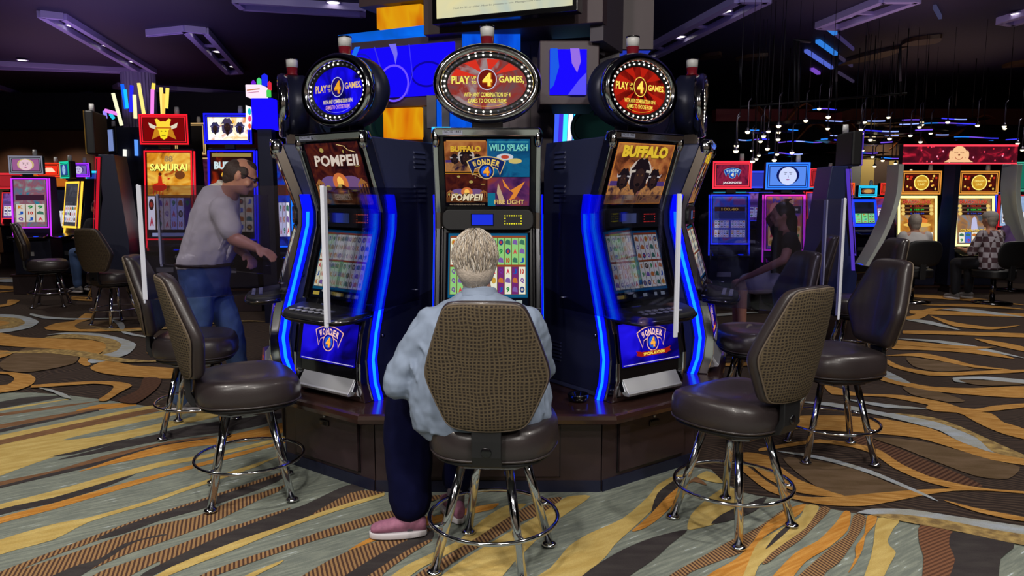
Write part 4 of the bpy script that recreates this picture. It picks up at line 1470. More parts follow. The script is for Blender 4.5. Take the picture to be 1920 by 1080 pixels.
AMB = em_grad('amber_panel', ['b83c08', 'd87a0a', 'e0a010', 'c85008'], 3.0, 1.0, True, (1.4, 1.4, .5), .3)
wb('amber_box', AMB, 706, 4.6, 789, 4.5, 15, 54, 0.3, label='amber glowing box above the blue bar')
wb('ledge', HUBWOOD, 672, 4.7, 800, 4.5, -15, 14, 0.5, bev=.004)
wb('blue_bar', em_grad('blue_bar', ['0a50a0', '0a60e0', '0a78ff'], 2.0, 1.0, True), 634, 4.78, 796, 4.50, 66, 80, 0.3, label='bright blue glowing bar')
wb('panel_frame', HUBWOOD, 640, 4.76, 872, 4.44, 82, 206, 0.25, bev=.004)
wb('picture_panel', em((20, 8, 235), 1.15, True), 655, 4.73, 853, 4.46, 95, 187, 0.03, push=-.012, label='blue picture panel with pale rings')
p0, p1 = at(655, 187, 4.73), at(853, 187, 4.46)
dx = Vector((p1.x - p0.x, p1.y - p0.y, 0)).normalized()
nn = Vector((dx.y, -dx.x, 0))
A_ = Art(Vector((p0.x - CX, p0.y - CY, p0.z)) + nn * .016, dx, (0, 0, 1))
A_.ring(.33, .08, .105, .11, .012, em((110, 80, 255), 1.1), 40)
A_.ring(.10, .13, .11, .14, .01, em((20, 20, 190), 1), 40)
A_.ring(.56, .12, .11, .075, .012, em((16, 6, 160), 1), 40)
A_.poly([(.30, .31), (.35, .31), (.36, .25), (.345, .19), (.33, .25)], em((120, 110, 240), 1))
A_.poly([(.02, .23), (.06, .31), (.1, .31), (.05, .22)], em((30, 110, 240), 1))
A_.line([(.2, .3), (.24, .18), (.2, .05), (.21, .01)], .008, em((60, 50, 230), 1))
A_.line([(.42, .01), (.46, .12), (.44, .3)], .006, em((60, 50, 250), 1))
obj('panel_art', A_, hub, fix=False)
wb('box_frame', HUBWOOD, 1012, 4.24, 1124, 4.24, 76, 196, 0.5, bev=.005)
wb('box_side', pm('taupe_laminate', '4a444f', .5), 1125, 4.5, 1162, 4.5, 84, 206, 0.3)
wb('box_panel', em((24, 10, 240), 1.15, True), 1031, 4.24, 1100, 4.24, 93, 178, 0.03, push=-.012, label='small blue picture panel')
q0 = at(1031, 178, 4.22)
A_ = Art(Vector((q0.x - CX, q0.y - CY, q0.z)) + Vector((0, -.004, 0)), (1, 0, 0), (0, 0, 1))
A_.poly([(.0, .25), (.04, .25), (.05, .15), (.02, .05), (.0, .03)], em((30, 90, 230), 1))
A_.poly([(.11, .25), (.16, .25), (.17, .18), (.15, .12), (.12, .17)], em((150, 110, 230), 1))
A_.poly([(.1, .0), (.16, .08), (.2, .12), (.2, .0)], em((90, 80, 250), 1))
obj('panel_art', A_, hub, fix=False)
wb('amber_box', AMB, 718, 4.5, 790, 4.45, 203, 258, 0.2, label='large amber glowing box below the ring picture')
wb('amber_box', AMB, 773, 4.5, 790, 4.49, 277, 352, 0.12)
wb('amber_box', AMB, 775, 4.5, 796, 4.49, 367, 412, 0.12)
wb('tower_shaft', pm('hub_dark', '23232b', .5), 792, 4.48, 840, 4.48, 200, 440, 0.3)
wb('slat', pm('taupe_laminate', '4a444f', .5), 800, 4.36, 817, 4.36, 179, 240, 0.05)
wb('slat', pm('taupe_laminate', '4a444f', .5), 828, 4.36, 842, 4.36, 187, 240, 0.05)
BLG = em_grad('blue_backdrop', ['0848b8', '0a5cf0', '0a3cc0'], 4.0, .9, True, (2, 2, .6), .4)
wb('blue_panel', BLG, 866, 4.42, 976, 4.42, 52, 108, 0.06)
wb('blue_panel', BLG, 814, 4.45, 892, 4.45, 186, 246, 0.06)
wb('neon_edge', em((20, 130, 255), 1.5, True), 809, 4.3, 814, 4.3, 238, 302, 0.04)
wb('neon_edge', em((60, 190, 255), 1.5, True), 810, 4.3, 845, 4.3, 238, 243, 0.04)
# neon tube bundle seen past the right of the hub
nb_ = at(1076, 365, 6.95)
nt_ = thing('neon_tube_bundle', 'bundle of upright cyan, white and blue neon tubes right of the tower', 'neon display', (nb_.x, nb_.y, 0))
tubes = [(1046, 1036, (60, 90, 240)), (1054, 1044, (60, 40, 200)), (1062, 1053, (60, 225, 245)), (1072, 1060, (235, 235, 255)), (1082, 1072, (40, 230, 235)), (1091, 1082, (120, 110, 230)), (1099, 1090, (60, 225, 245)), (1107, 1099, (245, 240, 255)), (1116, 1108, (40, 130, 245))]
for (u0, u1, c) in tubes:
    a, c_ = at(u0, 188, 6.95), at(u1, 390, 6.95)
    m = MB()
    m.tube([(a.x - nb_.x, 0, a.z), (c_.x - nb_.x, 0, c_.z)], .02, em(c, 1.25, True), 8)
    obj('neon_tube', m, nt_)
m = MB()
m.box(at(1040, 365, 6.95).x - nb_.x, at(1122, 365, 6.95).x - nb_.x, .05, .09, 0, at(1076, 185, 6.95).z, em_grad('neon_back', ['1038a8', '2090e0', '8070d0'], 5, .8, False, (6, 6, .4)))
obj('backboard', m, nt_)
# ================================================================ stools
def weave_mat():
    m = bpy.data.materials.new('woven_fabric')
    m.use_nodes = True
    nt = m.node_tree
    b = nt.nodes['Principled BSDF']
    b.inputs['Roughness'].default_value = 0.85
    b.inputs['Specular IOR Level'].default_value = 0.2
    tc = nt.nodes.new('ShaderNodeTexCoord')
    outs = []
    for ax, sc in (('X', 21.0), ('Z', 24.0)):
        w = nt.nodes.new('ShaderNodeTexWave')
        w.bands_direction = ax
        w.inputs['Scale'].default_value = sc
        w.inputs['Distortion'].default_value = 6.0
        w.inputs['Detail'].default_value = 1.5
        w.inputs['Detail Scale'].default_value = 0.5
        nt.links.new(tc.outputs['Object'], w.inputs['Vector'])
        outs.append(w)
    mx = nt.nodes.new('ShaderNodeMath')
    mx.operation = 'MAXIMUM'
    nt.links.new(outs[0].outputs['Fac'], mx.inputs[0])
    nt.links.new(outs[1].outputs['Fac'], mx.inputs[1])
    r = nt.nodes.new('ShaderNodeValToRGB')
    r.color_ramp.elements[0].position = 0.3
    r.color_ramp.elements[0].color = lin('2a231f')
    r.color_ramp.elements[1].position = 0.95
    r.color_ramp.elements[1].color = lin('584c3a')
    nt.links.new(mx.outputs[0], r.inputs[0])
    nt.links.new(r.outputs[0], b.inputs['Base Color'])
    bp = nt.nodes.new('ShaderNodeBump')
    bp.inputs['Strength'].default_value = 0.4
    bp.inputs['Distance'].default_value = 0.003
    nt.links.new(mx.outputs[0], bp.inputs['Height'])
    nt.links.new(bp.outputs[0], b.inputs['Normal'])
    return m
WEAVE = weave_mat()
PIPING = pm('tan_piping', '5d5042', 0.6)

def seat_outline(k, n=44):
    """rounded seat, wider toward the front (+y), waist at the back"""
    out = []
    for i in range(n):
        a = 2 * PI * i / n
        c, s = math.cos(a), math.sin(a)
        e = 2 / 3.4
        x = 0.262 * math.copysign(abs(c) ** e, c)
        y = 0.245 * math.copysign(abs(s) ** e, s)
        x *= 1.0 - 0.16 * max(0, -y / 0.245) - 0.05 * max(0, y / 0.245)
        out.append((x * k, y * k))
    return out
def s_cushion():
    b = MB()
    prof = [(0.80, 0.486), (0.93, 0.489), (0.985, 0.505), (1.005, 0.54), (0.99, 0.582), (0.945, 0.606), (0.85, 0.617), (0.6, 0.618), (0.3, 0.612), (0.06, 0.61)]
    rings = []
    for k, z in prof:
        rings.append([(x, y, z - (0.018 * max(0, (y - 0.12) / 0.13) ** 2 if z > .56 else 0) + 0.012 * (abs(x) / .26) ** 2 * (1 if z > .57 else 0)) for x, y in seat_outline(k)])
    b.loft(rings, LEATHER, True, True)
    return b
def s_welt():
    b = MB()
    b.tube([(x, y, 0.502) for x, y in seat_outline(0.985)], 0.0045, LEATHER, 6, True)
    return b
def s_pan():
    b = MB()
    rings = [[(x, y, z) for x, y in seat_outline(k)] for k, z in ((0.5, 0.452), (0.8, 0.462), (0.93, 0.478), (0.93, 0.488), (.3, .488))]
    b.loft(rings, BLACKM, True, True)
    return b
def s_plate():
    b = MB()
    b.prism([(-.15, -.1), (-.1, -.15), (.1, -.15), (.15, -.1), (.15, .1), (.1, .15), (-.1, .15), (-.15, .1)], .44, .45, CHROME_D, 'z')
    b.lathe([(.07, .45), (.07, .458)], BLACKM, 20)
    return b
LEGA = [45, 135, 225, 315]
def s_leg():
    b = MB()
    b.tube([(0.135, 0, 0.442), (0.262, 0, 0.014)], 0.0185, CHROME, 14)
    return b
def s_foot():
    b = MB()
    b.lathe([(0.029, 0.0005), (0.032, 0.004), (0.028, 0.011), (0.018, 0.016)], CHROME, 16, M=Matrix.Translation((0.264, 0, 0)))
    return b
def s_ring():
    b = MB()
    R = 0.262
    b.tube([(R * math.cos(2 * PI * k / 48), R * math.sin(2 * PI * k / 48), 0.19) for k in range(48)], 0.0085, CHROME, 8, True)
    for d in LEGA:
        a = math.radians(d)
        b.tube([(0.222 * math.cos(a), 0.222 * math.sin(a), 0.19), (R * math.cos(a), R * math.sin(a), 0.19)], 0.008, CHROME, 8)
    return b
BO = [(0.0, 1.128), (0.08, 1.127), (0.132, 1.12), (0.156, 1.09), (0.196, 0.98), (0.228, 0.885), (0.236, 0.84), (0.226, 0.80), (0.19, 0.72), (0.158, 0.652), (0.13, 0.634), (0.07, 0.628), (0.0, 0.626)]
def back_outline(k, n=4):
    half = []
    for (p, q) in zip(BO[:-1], BO[1:]):
        for j in range(3):
            t = j / 3
            half.append((p[0] + (q[0] - p[0]) * t, p[1] + (q[1] - p[1]) * t))
    half.append(BO[-1])
    full = half + [(-x, z) for x, z in half[-2:0:-1]]
    cz = 0.87
    # even smoothing
    for _ in range(1):
        full = [((full[i - 1][0] + 2 * full[i][0] + full[(i + 1) % len(full)][0]) / 4, (full[i - 1][1] + 2 * full[i][1] + full[(i + 1) % len(full)][1]) / 4) for i in range(len(full))]
    w = 1 - (1 - k) * 1.0
    return [(x * w, cz + (z - cz) * (1 - (1 - k) * 0.9)) for x, z in full]
def bend(x, y, z):
    """curve round the sitter and lean back"""
    yy = y + 1.25 * x * x - 0.235
    yy -= (z - 0.64) * 0.20
    return (x, yy, z)
def s_back():
    b = MB()
    rings = [[bend(x, y, z) for x, z in back_outline(k)] for k, y in ((0.3, 0.035), (0.6, 0.036), (0.8, 0.03), (0.92, 0.015), (0.99, -0.008), (1.0, -0.025), (0.985, -0.045), (0.955, -0.052))]
    b.loft(rings, LEATHER, True, True)
    return b
def s_backpanel():
    b = MB()
    rings = [[bend(x, y, z) for x, z in back_outline(k)] for k, y in ((0.955, -0.05), (0.945, -0.058), (0.9, -0.061), (0.6, -0.063), (0.3, -0.063), (0.05, -0.063))]
    b.loft(rings, WEAVE, True, True)
    return b
def s_piping():
    b = MB()
    b.tube([bend(x, -0.053, z) for x, z in back_outline(0.955)], 0.0045, PIPING, 6, True)
    return b
def s_bracket():
    b = MB()
    pts = [(-0.10, 0.487), (-0.2, 0.484), (-0.25, 0.497), (-0.272, 0.54), (-0.272, 0.6), (-0.268, 0.69)]
    a = [(y - 0.012, z - 0.006) for y, z in pts]
    c = [(y + 0.014, z + 0.012) for y, z in reversed(pts)]
    b.prism(a + c, -0.055, 0.055, BLACKM)
    b.lathe([(0.02, 0), (0.02, 0.01)], BLACK, 12, M=Matrix.Translation((0, -0.28, 0.555)) @ Matrix.Rotation(PI / 2, 4, 'X'))
    return b
def make_stool(label, group):
    t = thing('stool', label, 'stool', (0, 0, 0), 0, group)
    seat = obj('seat', s_cushion, t, 0, 's_c')
    obj('seat_pan', s_pan, seat, 0, 's_p')
    obj('welt', s_welt, seat, 0, 's_w')
    obj('swivel_plate', s_plate, t, 0.002, 's_pl')
    for d in LEGA:
        l = obj('leg', s_leg, t, 0, 's_l', rz=math.radians(d))
        obj('foot_cap', s_foot, l, 0, 's_f')
    obj('foot_ring', s_ring, t, 0, 's_r')
    bk = obj('backrest', s_back, t, 0, 's_b', subsurf=1)
    obj('woven_back', s_backpanel, bk, 0, 's_bp')['label'] = 'woven brown and tan back panel'
    obj('piping', s_piping, bk, 0, 's_pi')
    obj('back_bracket', s_bracket, t, 0.003, 's_br')
    return t
GR = 'brown vinyl stools with woven backs'
stool0 = make_stool('brown vinyl stool the seated woman sits on, woven back facing us', GR)
stool0.location = (-0.075, 2.90, 0.008)
stool0.rotation_euler.z = math.radians(-4)
STOOLS = [
 (1.01, 3.25, 36, 'empty brown stool in front of the bison machine, woven back half turned'),
 (-1.32, 3.60, -62, 'empty brown stool in front of the volcano machine, seat toward us'),
 (-2.0, 4.62, -76, 'brown stool between the volcano machine stool and the standing man'),
 (1.85, 4.17, 99, 'brown stool right of the bison machine stool, smooth vinyl back toward the ring'),
 (1.60, 4.80, 96, 'brown stool seen through the acrylic shield below the seated woman in black'),
 (2.95, 6.30, 92, 'empty stool in the aisle before the striped wall, left of the gold machines'),
 (-6.25, 9.95, -62, 'lone empty stool on the dark carpet far left beside the brown plinth'),
 (-4.6, 8.5, -15, 'dark stool with its back to us in front of the sideways machine'),
]
def turn_legs(o, d):
    for ch in o.children:
        if ch.name.startswith(('leg', 'foot_ring')):
            ch.rotation_euler.z += math.radians(d)
turn_legs(stool0, -14)
for (x, y, r_, lb) in STOOLS:
    c = copy_tree(stool0)
    c.location = (x, y, 0.008)
    c.rotation_euler.z = math.radians(r_)
    c['label'] = lb
    turn_legs(c, {36: 13, -62: 6, -76: 10}.get(r_, 0))
# ================================================================ room shell, ceiling coves, far decor
CEILM = pm('dark_ceiling_paint', '221d38', 0.6, noise_amt=0.25, nscale=0.6)
COVE = pm('pale_cove_trim', 'c0b8ec', 0.4)
COVE_IN = pm('cove_recess', '100d1c', 0.7)
WALLM = pm('dark_wall', '1a1522', 0.7, noise_amt=0.2, nscale=0.7)
RX0, RX1, RY0, RY1 = -15.0, 17.0, -3.9, 24.0
def struct(name, b, bevel=0.0):
    return tag(obj(name, b, None, bevel), kind='structure')
struct('ceiling', MB().box(RX0, RX1, RY0, RY1, CEIL, CEIL + .1, CEILM))
struct('wall_left', MB().box(RX0 - .2, RX0, RY0, RY1, 0, CEIL, WALLM))
struct('wall_right', MB().box(RX1, RX1 + .2, RY0, RY1, 0, CEIL, WALLM))
struct('wall_back', MB().box(RX0, RX1, RY1, RY1 + .2, 0, CEIL, WALLM))
struct('wall_front', MB().box(RX0, RX1, RY0 - .2, RY0, 0, CEIL, pm('pale_wall', 'a89c90', .7)))
def cp(u, v, z=CEIL):
    g = ground(u, v, z)
    return Vector((g.x, g.y))
def cove(label, quad, lights, w=0.09, cross=0):
    """an open frame trough on the ceiling: quad is its outline, lights are measured downlights"""
    Q = [cp(*q) for q in quad]
    c = sum(Q, Vector((0, 0))) / len(Q)
    t = thing('ceiling_cove', label, 'ceiling light', (c.x, c.y, CEIL - .001), 0, 'trough lights in the ceiling')
    L = [q - c for q in Q]
    b = MB()
    n = len(L)
    for i in range(n):
        p, q = L[i], L[(i + 1) % n]
        d = (q - p).normalized()
        m = Vector((-d.y, d.x)) * w / 2
        b.prism([p + m, p - m, q - m, q + m], -.09, 0, COVE, 'z')
    for k in range(cross):
        s = (k + 1) / (cross + 1)
        if n >= 4:
            p, q = L[0] + (L[3] - L[0]) * s, L[1] + (L[2] - L[1]) * s
            d = (q - p).normalized()
            m = Vector((-d.y, d.x)) * w / 3
            b.prism([p + m, p - m, q - m, q + m], -.05, 0, COVE, 'z')
    obj('cove_frame', b, t)
    if n >= 3:
        r = MB()
        r.prism(L, -.012, -.001, COVE_IN, 'z')
        obj('recess', r, t)
    for (u, v) in lights:
        g = cp(u, v, CEIL - .03) - c
        m = MB()
        m.lathe([(.10, -.02), (.105, -.03), (.085, -.034), (.08, -.02)], COVE, 20, M=Matrix.Translation((g.x, g.y, 0)))
        o = obj('downlight_ring', m, t)
        m = MB()
        m.lathe([(.078, -.022), (.078, -.03), (.0, -.034)], em((255, 246, 230), 3.0), 20, M=Matrix.Translation((g.x, g.y, 0)))
        obj('downlight_lens', m, o)
    return t
cove('long slanted ceiling trough with three downlights at the far left', [(75, 20), (118, 25), (290, 130), (262, 130)], [(136, 48), (202, 86), (252, 116)])
cove('low narrow ceiling trough meeting the slanted one in a point, left', [(-120, 108), (-120, 118), (262, 130), (290, 130)], [(42, 113)], .07)
cove('short slanted ceiling trough with three downlights left of the volcano machine', [(345, 48), (385, 52), (452, 130), (428, 132)], [(373, 61), (409, 97), (439, 125)], .09, 2)
cove('single pale ceiling strip joining the short slanted trough', [(275, 55), (345, 48), (345, 51), (275, 58)], [], .04)
cove('pale ceiling trough above the blue topper disc', [(440, -8), (680, 8), (680, 20), (455, 6)], [(625, 5)], .08)
cove('slanted ceiling trough second from the left edge', [(-60, 150), (-60, 140), (178, 221), (160, 221)], [(37, 180), (86, 195), (126, 207), (162, 219)], .1)
cove('lowest slanted ceiling trough at the left edge', [(-60, 190), (-60, 183), (172, 245), (155, 246)], [(25, 209), (69, 220), (108, 229), (141, 239)], .1)
cove('small ceiling trough above the cluster of neon sticks', [(152, 173), (170, 172), (236, 203), (226, 207)], [(174, 179), (208, 193)], .1)
cove('long level ceiling trough beyond the neon sticks', [(215, 160), (225, 155), (460, 172), (458, 177)], [(420, 173)], .1)
cove('long lilac ceiling trough with three downlights right of the tower', [(1165, 113), (1185, 122), (1440, -8), (1385, -8)], [(1208, 105), (1275, 69), (1360, 21)], .12, 5)
cove('lilac ceiling trough with one downlight at the upper right', [(1534, 42), (1573, 45), (1722, -8), (1655, -8)], [(1585, 32)], .1, 1)
cove('stub of a lilac ceiling trough at the top right corner', [(1874, 33), (1900, 37), (1990, 12), (1970, 4)], [(1908, 26)], .1)
# ceiling glints painted as glowing strips, and dull gold waves, at the right
def slash(label, p, q, w, m, z=CEIL - .05):
    a, b_ = cp(*p, z), cp(*q, z)
    c = (a + b_) / 2
    d = (b_ - a).normalized()
    n = Vector((-d.y, d.x)) * w / 2
    b = MB()
    b.prism([a - c + n, a - c - n, b_ - c - n, b_ - c + n], 0, .05, m, 'z')
    return tag(obj('painted_ceiling_glint', b, None, loc=(c.x, c.y, z)), label, 'neon strip', 'painted glints on the right ceiling')
slash('upper blue painted glint on the right ceiling, starting below the trough end', (1548, 52), (1566, 66), .06, em((60, 140, 240), .8))
slash('thin dim tail of the upper painted glint on the right ceiling', (1568, 68), (1600, 95), .03, em((70, 60, 110), .6))
slash('middle blue painted glint on the right ceiling', (1533, 80), (1567, 104), .07, em((50, 130, 230), .9))
slash('longest blue and violet painted glint on the right ceiling', (1511, 98), (1560, 130), .06, em((90, 110, 220), .8))
slash('short violet painted glint below the other ceiling glints', (1522, 132), (1535, 140), .07, em((130, 80, 210), .8))
slash('dim painted glint continuing the middle one toward the lower right', (1572, 108), (1597, 126), .04, em((70, 60, 90), .5))
slash('dim painted glint continuing the longest one toward the lower right', (1572, 138), (1600, 155), .04, em((70, 60, 90), .5))
slash('faint painted glint near the top of the right ceiling', (1752, 16), (1763, 36), .04, em((80, 80, 120), .5))
WAVE = pm('dull_gold_ceiling_wave', '5a452c', 0.45)
for k, (u0, v0, u1, v1, w) in enumerate(((1312, 108), (1350, 96), 0, 0, 0) and ((1312, 107, 1350, 96, .2), (1380, 108, 1440, 99, .2), (1570, 118, 1700, 82, .25), (1690, 80, 1765, 64, .3), (1880, 122, 1960, 108, .3))):
    a, b_ = cp(u0, v0), cp(u1, v1)
    c = (a + b_) / 2
    d = (b_ - a)
    L = d.length
    d.normalize()
    n = Vector((-d.y, d.x))
    pts = []
    for i in range(17):
        s = i / 16
        pts.append(d * (s - .5) * L + n * (w * (math.sin(s * PI) + .05)))
    for i in range(16, -1, -1):
        s = i / 16
        pts.append(d * (s - .5) * L - n * (w * (math.sin(s * PI) * .6 + .05)))
    b = MB()
    b.prism(pts, -.06, 0, WAVE, 'z')
    struct('trim_%d' % (k + 1), b).location = (c.x, c.y, CEIL)

# far soffits and lit walls
struct('wall_soffit_left', MB().box(-14.9, -4.8, 18.0, 18.4, 3.05, 3.9, pm('teal_soffit', '1b1d2a', .6)))
struct('wall_alcove_left', MB().box(-14.9, -10.2, 18.3, 18.6, 0, 3.2, pm('bronze_wall', '5a3c2c', .5, noise_amt=.3, nscale=3)))
struct('wall_alcove_red', MB().box(-10.2, -6.0, 18.3, 18.6, 0, 3.0, pm('red_wall', '6e1418', .5, noise_amt=.3, nscale=3)))
for x in (-13.5, -12.0, -10.6, -9.0, -7.4):
    spot(x, 17.3, 60, (1, .8, .6), 100, x, 18.3, z=3.0)
struct('wall_soffit_right', MB().box(4.2, 6.8, 15.6, 15.9, 3.0, 3.25, pm('red_wall', '6e1418', .5)))
struct('wall_soffit_center', MB().box(6.9, 14.8, 16.9, 17.2, 3.05, 3.4, pm('brick_red_soffit', '5a241a', .5, noise_amt=.3, nscale=2)))
st = MB()
x0 = at(1592, 365, 16.5).x
x1 = at(1692, 365, 16.5).x
cols = ['6d7076', 'b09a5e', '4a3a34', 'a89258', '6d7076']
ws = [.2, .25, .27, .16, .12]
xx = x0
for c, w in zip(cols, ws):
    st.box(xx, xx + (x1 - x0) * w - .004, 16.5, 16.56, 0, 2.35, pm('stripe_' + c, c, .6))
    xx += (x1 - x0) * w
st.box(x0, x1, 16.42, 16.62, 2.35, 2.6, pm('dark_wood_header', '4a3426', .5))
struct('wall_striped', st)
spot((x0 + x1) / 2, 15.6, 130, (1, .85, .6), 90, (x0 + x1) / 2, 16.5, z=3.2)

# hanging wavy baffles at the right; their reflected streaks are painted as glowing tubes
rb = random.Random(11)
BF = pm('glossy_dark_baffle', '241c22', 0.15, 0.3)
BFO = pm('copper_baffle', '8a4a24', 0.35)
NEB = [em((60, 60, 255), 1.3), em((150, 170, 255), 1.3), em((40, 130, 240), 1.1), em((120, 80, 230), 1.1)]
BAF = [(1500, 228, 150, 13, 1), (1675, 226, 160, 12.5, 0), (1620, 253, 120, 12, 1), (1740, 232, 170, 13.5, 0), (1570, 262, 60, 11.5, 2), (1700, 245, 150, 11.5, 0), (1640, 266, 110, 12, 0), (1830, 258, 140, 14, 1), (1450, 243, 90, 12, 2), (1560, 205, 70, 13.5, 2), (1720, 252, 110, 14, 1), (1800, 223, 120, 14.5, 3), (1610, 286, 120, 13, 0), (1680, 296, 90, 13.5, 1), (1480, 288, 80, 13, 2), (1850, 262, 110, 15, 0), (1500, 266, 80, 14, 3), (1420, 262, 70, 13, 1)]
ORD = 'first second third fourth fifth sixth seventh eighth ninth tenth eleventh twelfth thirteenth fourteenth fifteenth sixteenth seventeenth eighteenth nineteenth twentieth'.split()
def ordinal(n):
    return ORD[n] if n < 20 else {2: 'twenty-', 3: 'thirty-', 4: 'forty-'}[(n + 1) // 10] + ORD[(n + 1) % 10 - 1] if (n + 1) % 10 else {30: 'thirtieth', 40: 'fortieth'}[n + 1]
def baffle(u, v, wpx, Y, c, m, edge=True, amp=.1):
    p = at(u, v, Y)
    W = wpx / F_PX * Y
    t = thing('hanging_baffle', 'glossy wavy baffle with painted reflection streaks hanging over the right aisle' if edge else 'copper-coloured wavy baffle hanging over the right aisle', 'ceiling baffle', p, rb.uniform(-.12, .12), 'wavy hanging baffles over the right aisle' if edge else 'copper baffles over the right aisle')
    ph = rb.uniform(0, 6)
    pts = [(-W / 2 + W * i / 20, amp * math.sin(ph + i * .35)) for i in range(21)]
    b = MB()
    b.prism([(x, z + .03 * math.sin(PI * (i / 20))) for i, (x, z) in enumerate(pts)] + [(x, z - .03 * math.sin(PI * (i / 20)) - .004) for i, (x, z) in reversed(list(enumerate(pts)))], 0, .3, m, 'y')
    obj('blade', b, t)
    if edge:
        e = MB()
        n = len(pts)
        for s in range(0, n - 3, 4):
            if rb.random() < .45:
                continue
            e.tube([(x, -.012, z) for x, z in pts[s:s + 5]], .010, NEB[(c + s // 4) % 4], 6)
        obj('painted_streak', e, t)
    h = MB()
    h.tube([(0, .15, 0), (0, .15, CEIL - p.z)], .008, BLACKM, 5)
    obj('hanger', h, t)
    return t
for k, q in enumerate(sorted(BAF)):
    baffle(*q[:4], q[4], BF, True, .012)['label'] = 'wavy dark hanging baffle with painted reflection streaks, %s from the left' % ordinal(k)
for k, (u, v, w, Y) in enumerate(((1470, 215, 110, 15.4), (1530, 250, 110, 16), (1640, 248, 110, 14.6), (1720, 262, 100, 16.4), (1790, 236, 150, 15.6))):
    baffle(u, v, w, Y, 0, BFO, False, .22)['label'] = 'copper-coloured wavy hanging baffle, %s of five from the left' % ORD[k]

# pendant lights
WARM = em((255, 236, 190), 3.0)
def mk_pendant():
    t = thing('pendant_light', 'tiny star-bright pendant light among many over the right aisle', 'pendant light', (0, 0, 0), 0, 'tiny pendant lights over the right aisle')
    m = MB()
    m.tube([(0, 0, .04), (0, 0, .34), (.03, 0, .38)], .009, pm('pendant_stem', '6d6878', .3, .8), 6)
    obj('stem', m, t)
    m = MB()
    m.tube([(0.03, 0, 0), (.03, 0, 1.0)], .003, BLACKM, 5)
    obj('drop_cord', m, t)
    m = MB()
    m.lathe([(.006, .05), (.035, .0), (.03, -.004)], pm('pendant_stem', '6d6878', .3, .8), 10)
    obj('shade', m, t)
    m = MB()
    m.ball((0, 0, -.008), (.03, .03, .024), WARM, 10, 6)
    obj('bulb', m, t)
    return t
pend0 = mk_pendant()
PEND = [(1402, 246, 9), (1432, 254, 9.5), (1441, 245, 10), (1460, 235, 9), (1439, 278, 10), (1460, 247, 11), (1459, 260, 10), (1426, 264, 11), (1411, 301, 9), (1423, 290, 12), (1457, 288, 11), (1452, 299, 9.5), (1485, 285, 10), (1381, 272, 9), (1380, 282, 8.5), (1410, 281, 12), (1418, 297, 11), (1511, 225, 10), (1553, 218, 9.5), (1552, 240, 11), (1614, 242, 11), (1616, 249, 12), (1621, 228, 12), (1632, 261, 11), (1638, 263, 12.5), (1668, 259, 11), (1666, 219, 12), (1609, 279, 11), (1617, 281, 12), (1707, 253, 11.5), (1724, 237, 12), (1726, 265, 12), (1729, 233, 13), (1745, 249, 13), (1777, 228, 11.5), (1833, 234, 11), (1883, 236, 11.5), (1884, 240, 13), (1636, 293, 13), (1655, 300, 13), (1679, 306, 14), (1640, 311, 14), (1908, 268, 12), (1917, 280, 12), (1536, 203, 12), (1484, 305, 13)]
for k, (u, v, Y) in enumerate(sorted(PEND)):
    c = pend0 if k == 0 else copy_tree(pend0)
    p = at(u, v, Y)
    if True:
        for ch in c.children:
            if ch.name.startswith('drop_cord'):
                ch.location.z = .36
                ch.scale.z = CEIL - p.z - .37
    c.location = p
    c['label'] = 'tiny star-bright pendant light over the right aisle, %s from the left' % ordinal(k)
# dark suspended frame (rigging) right of the lilac trough
rg = MB()
for (u, v0, v1) in ((1490, 75, 200), (1497, 75, 200), (1568, 105, 190), (1388, 110, 155), (1688, 85, 180)):
    a = at(u, v0, 9.5)
    c = at(u, v1, 9.5)
    rg.tube([(a.x - 4, 0, a.z), (c.x - 4, 0, c.z)], .018, BLACKM, 6)
a, c = at(1388, 200, 9.5), at(1700, 175, 9.5)
rg.tube([(a.x - 4, 0, a.z), (c.x - 4, 0, c.z)], .015, BLACKM, 6)
a, c = at(1488, 75, 9.5), at(1520, 78, 9.5)
rg.tube([(a.x - 4, 0, a.z), (c.x - 4, 0, c.z)], .02, BLACKM, 6)
tag(obj('rigging_frame', rg, loc=(4, 9.5, 0)), 'dark thin metal rigging hanging from the right ceiling', 'rigging')
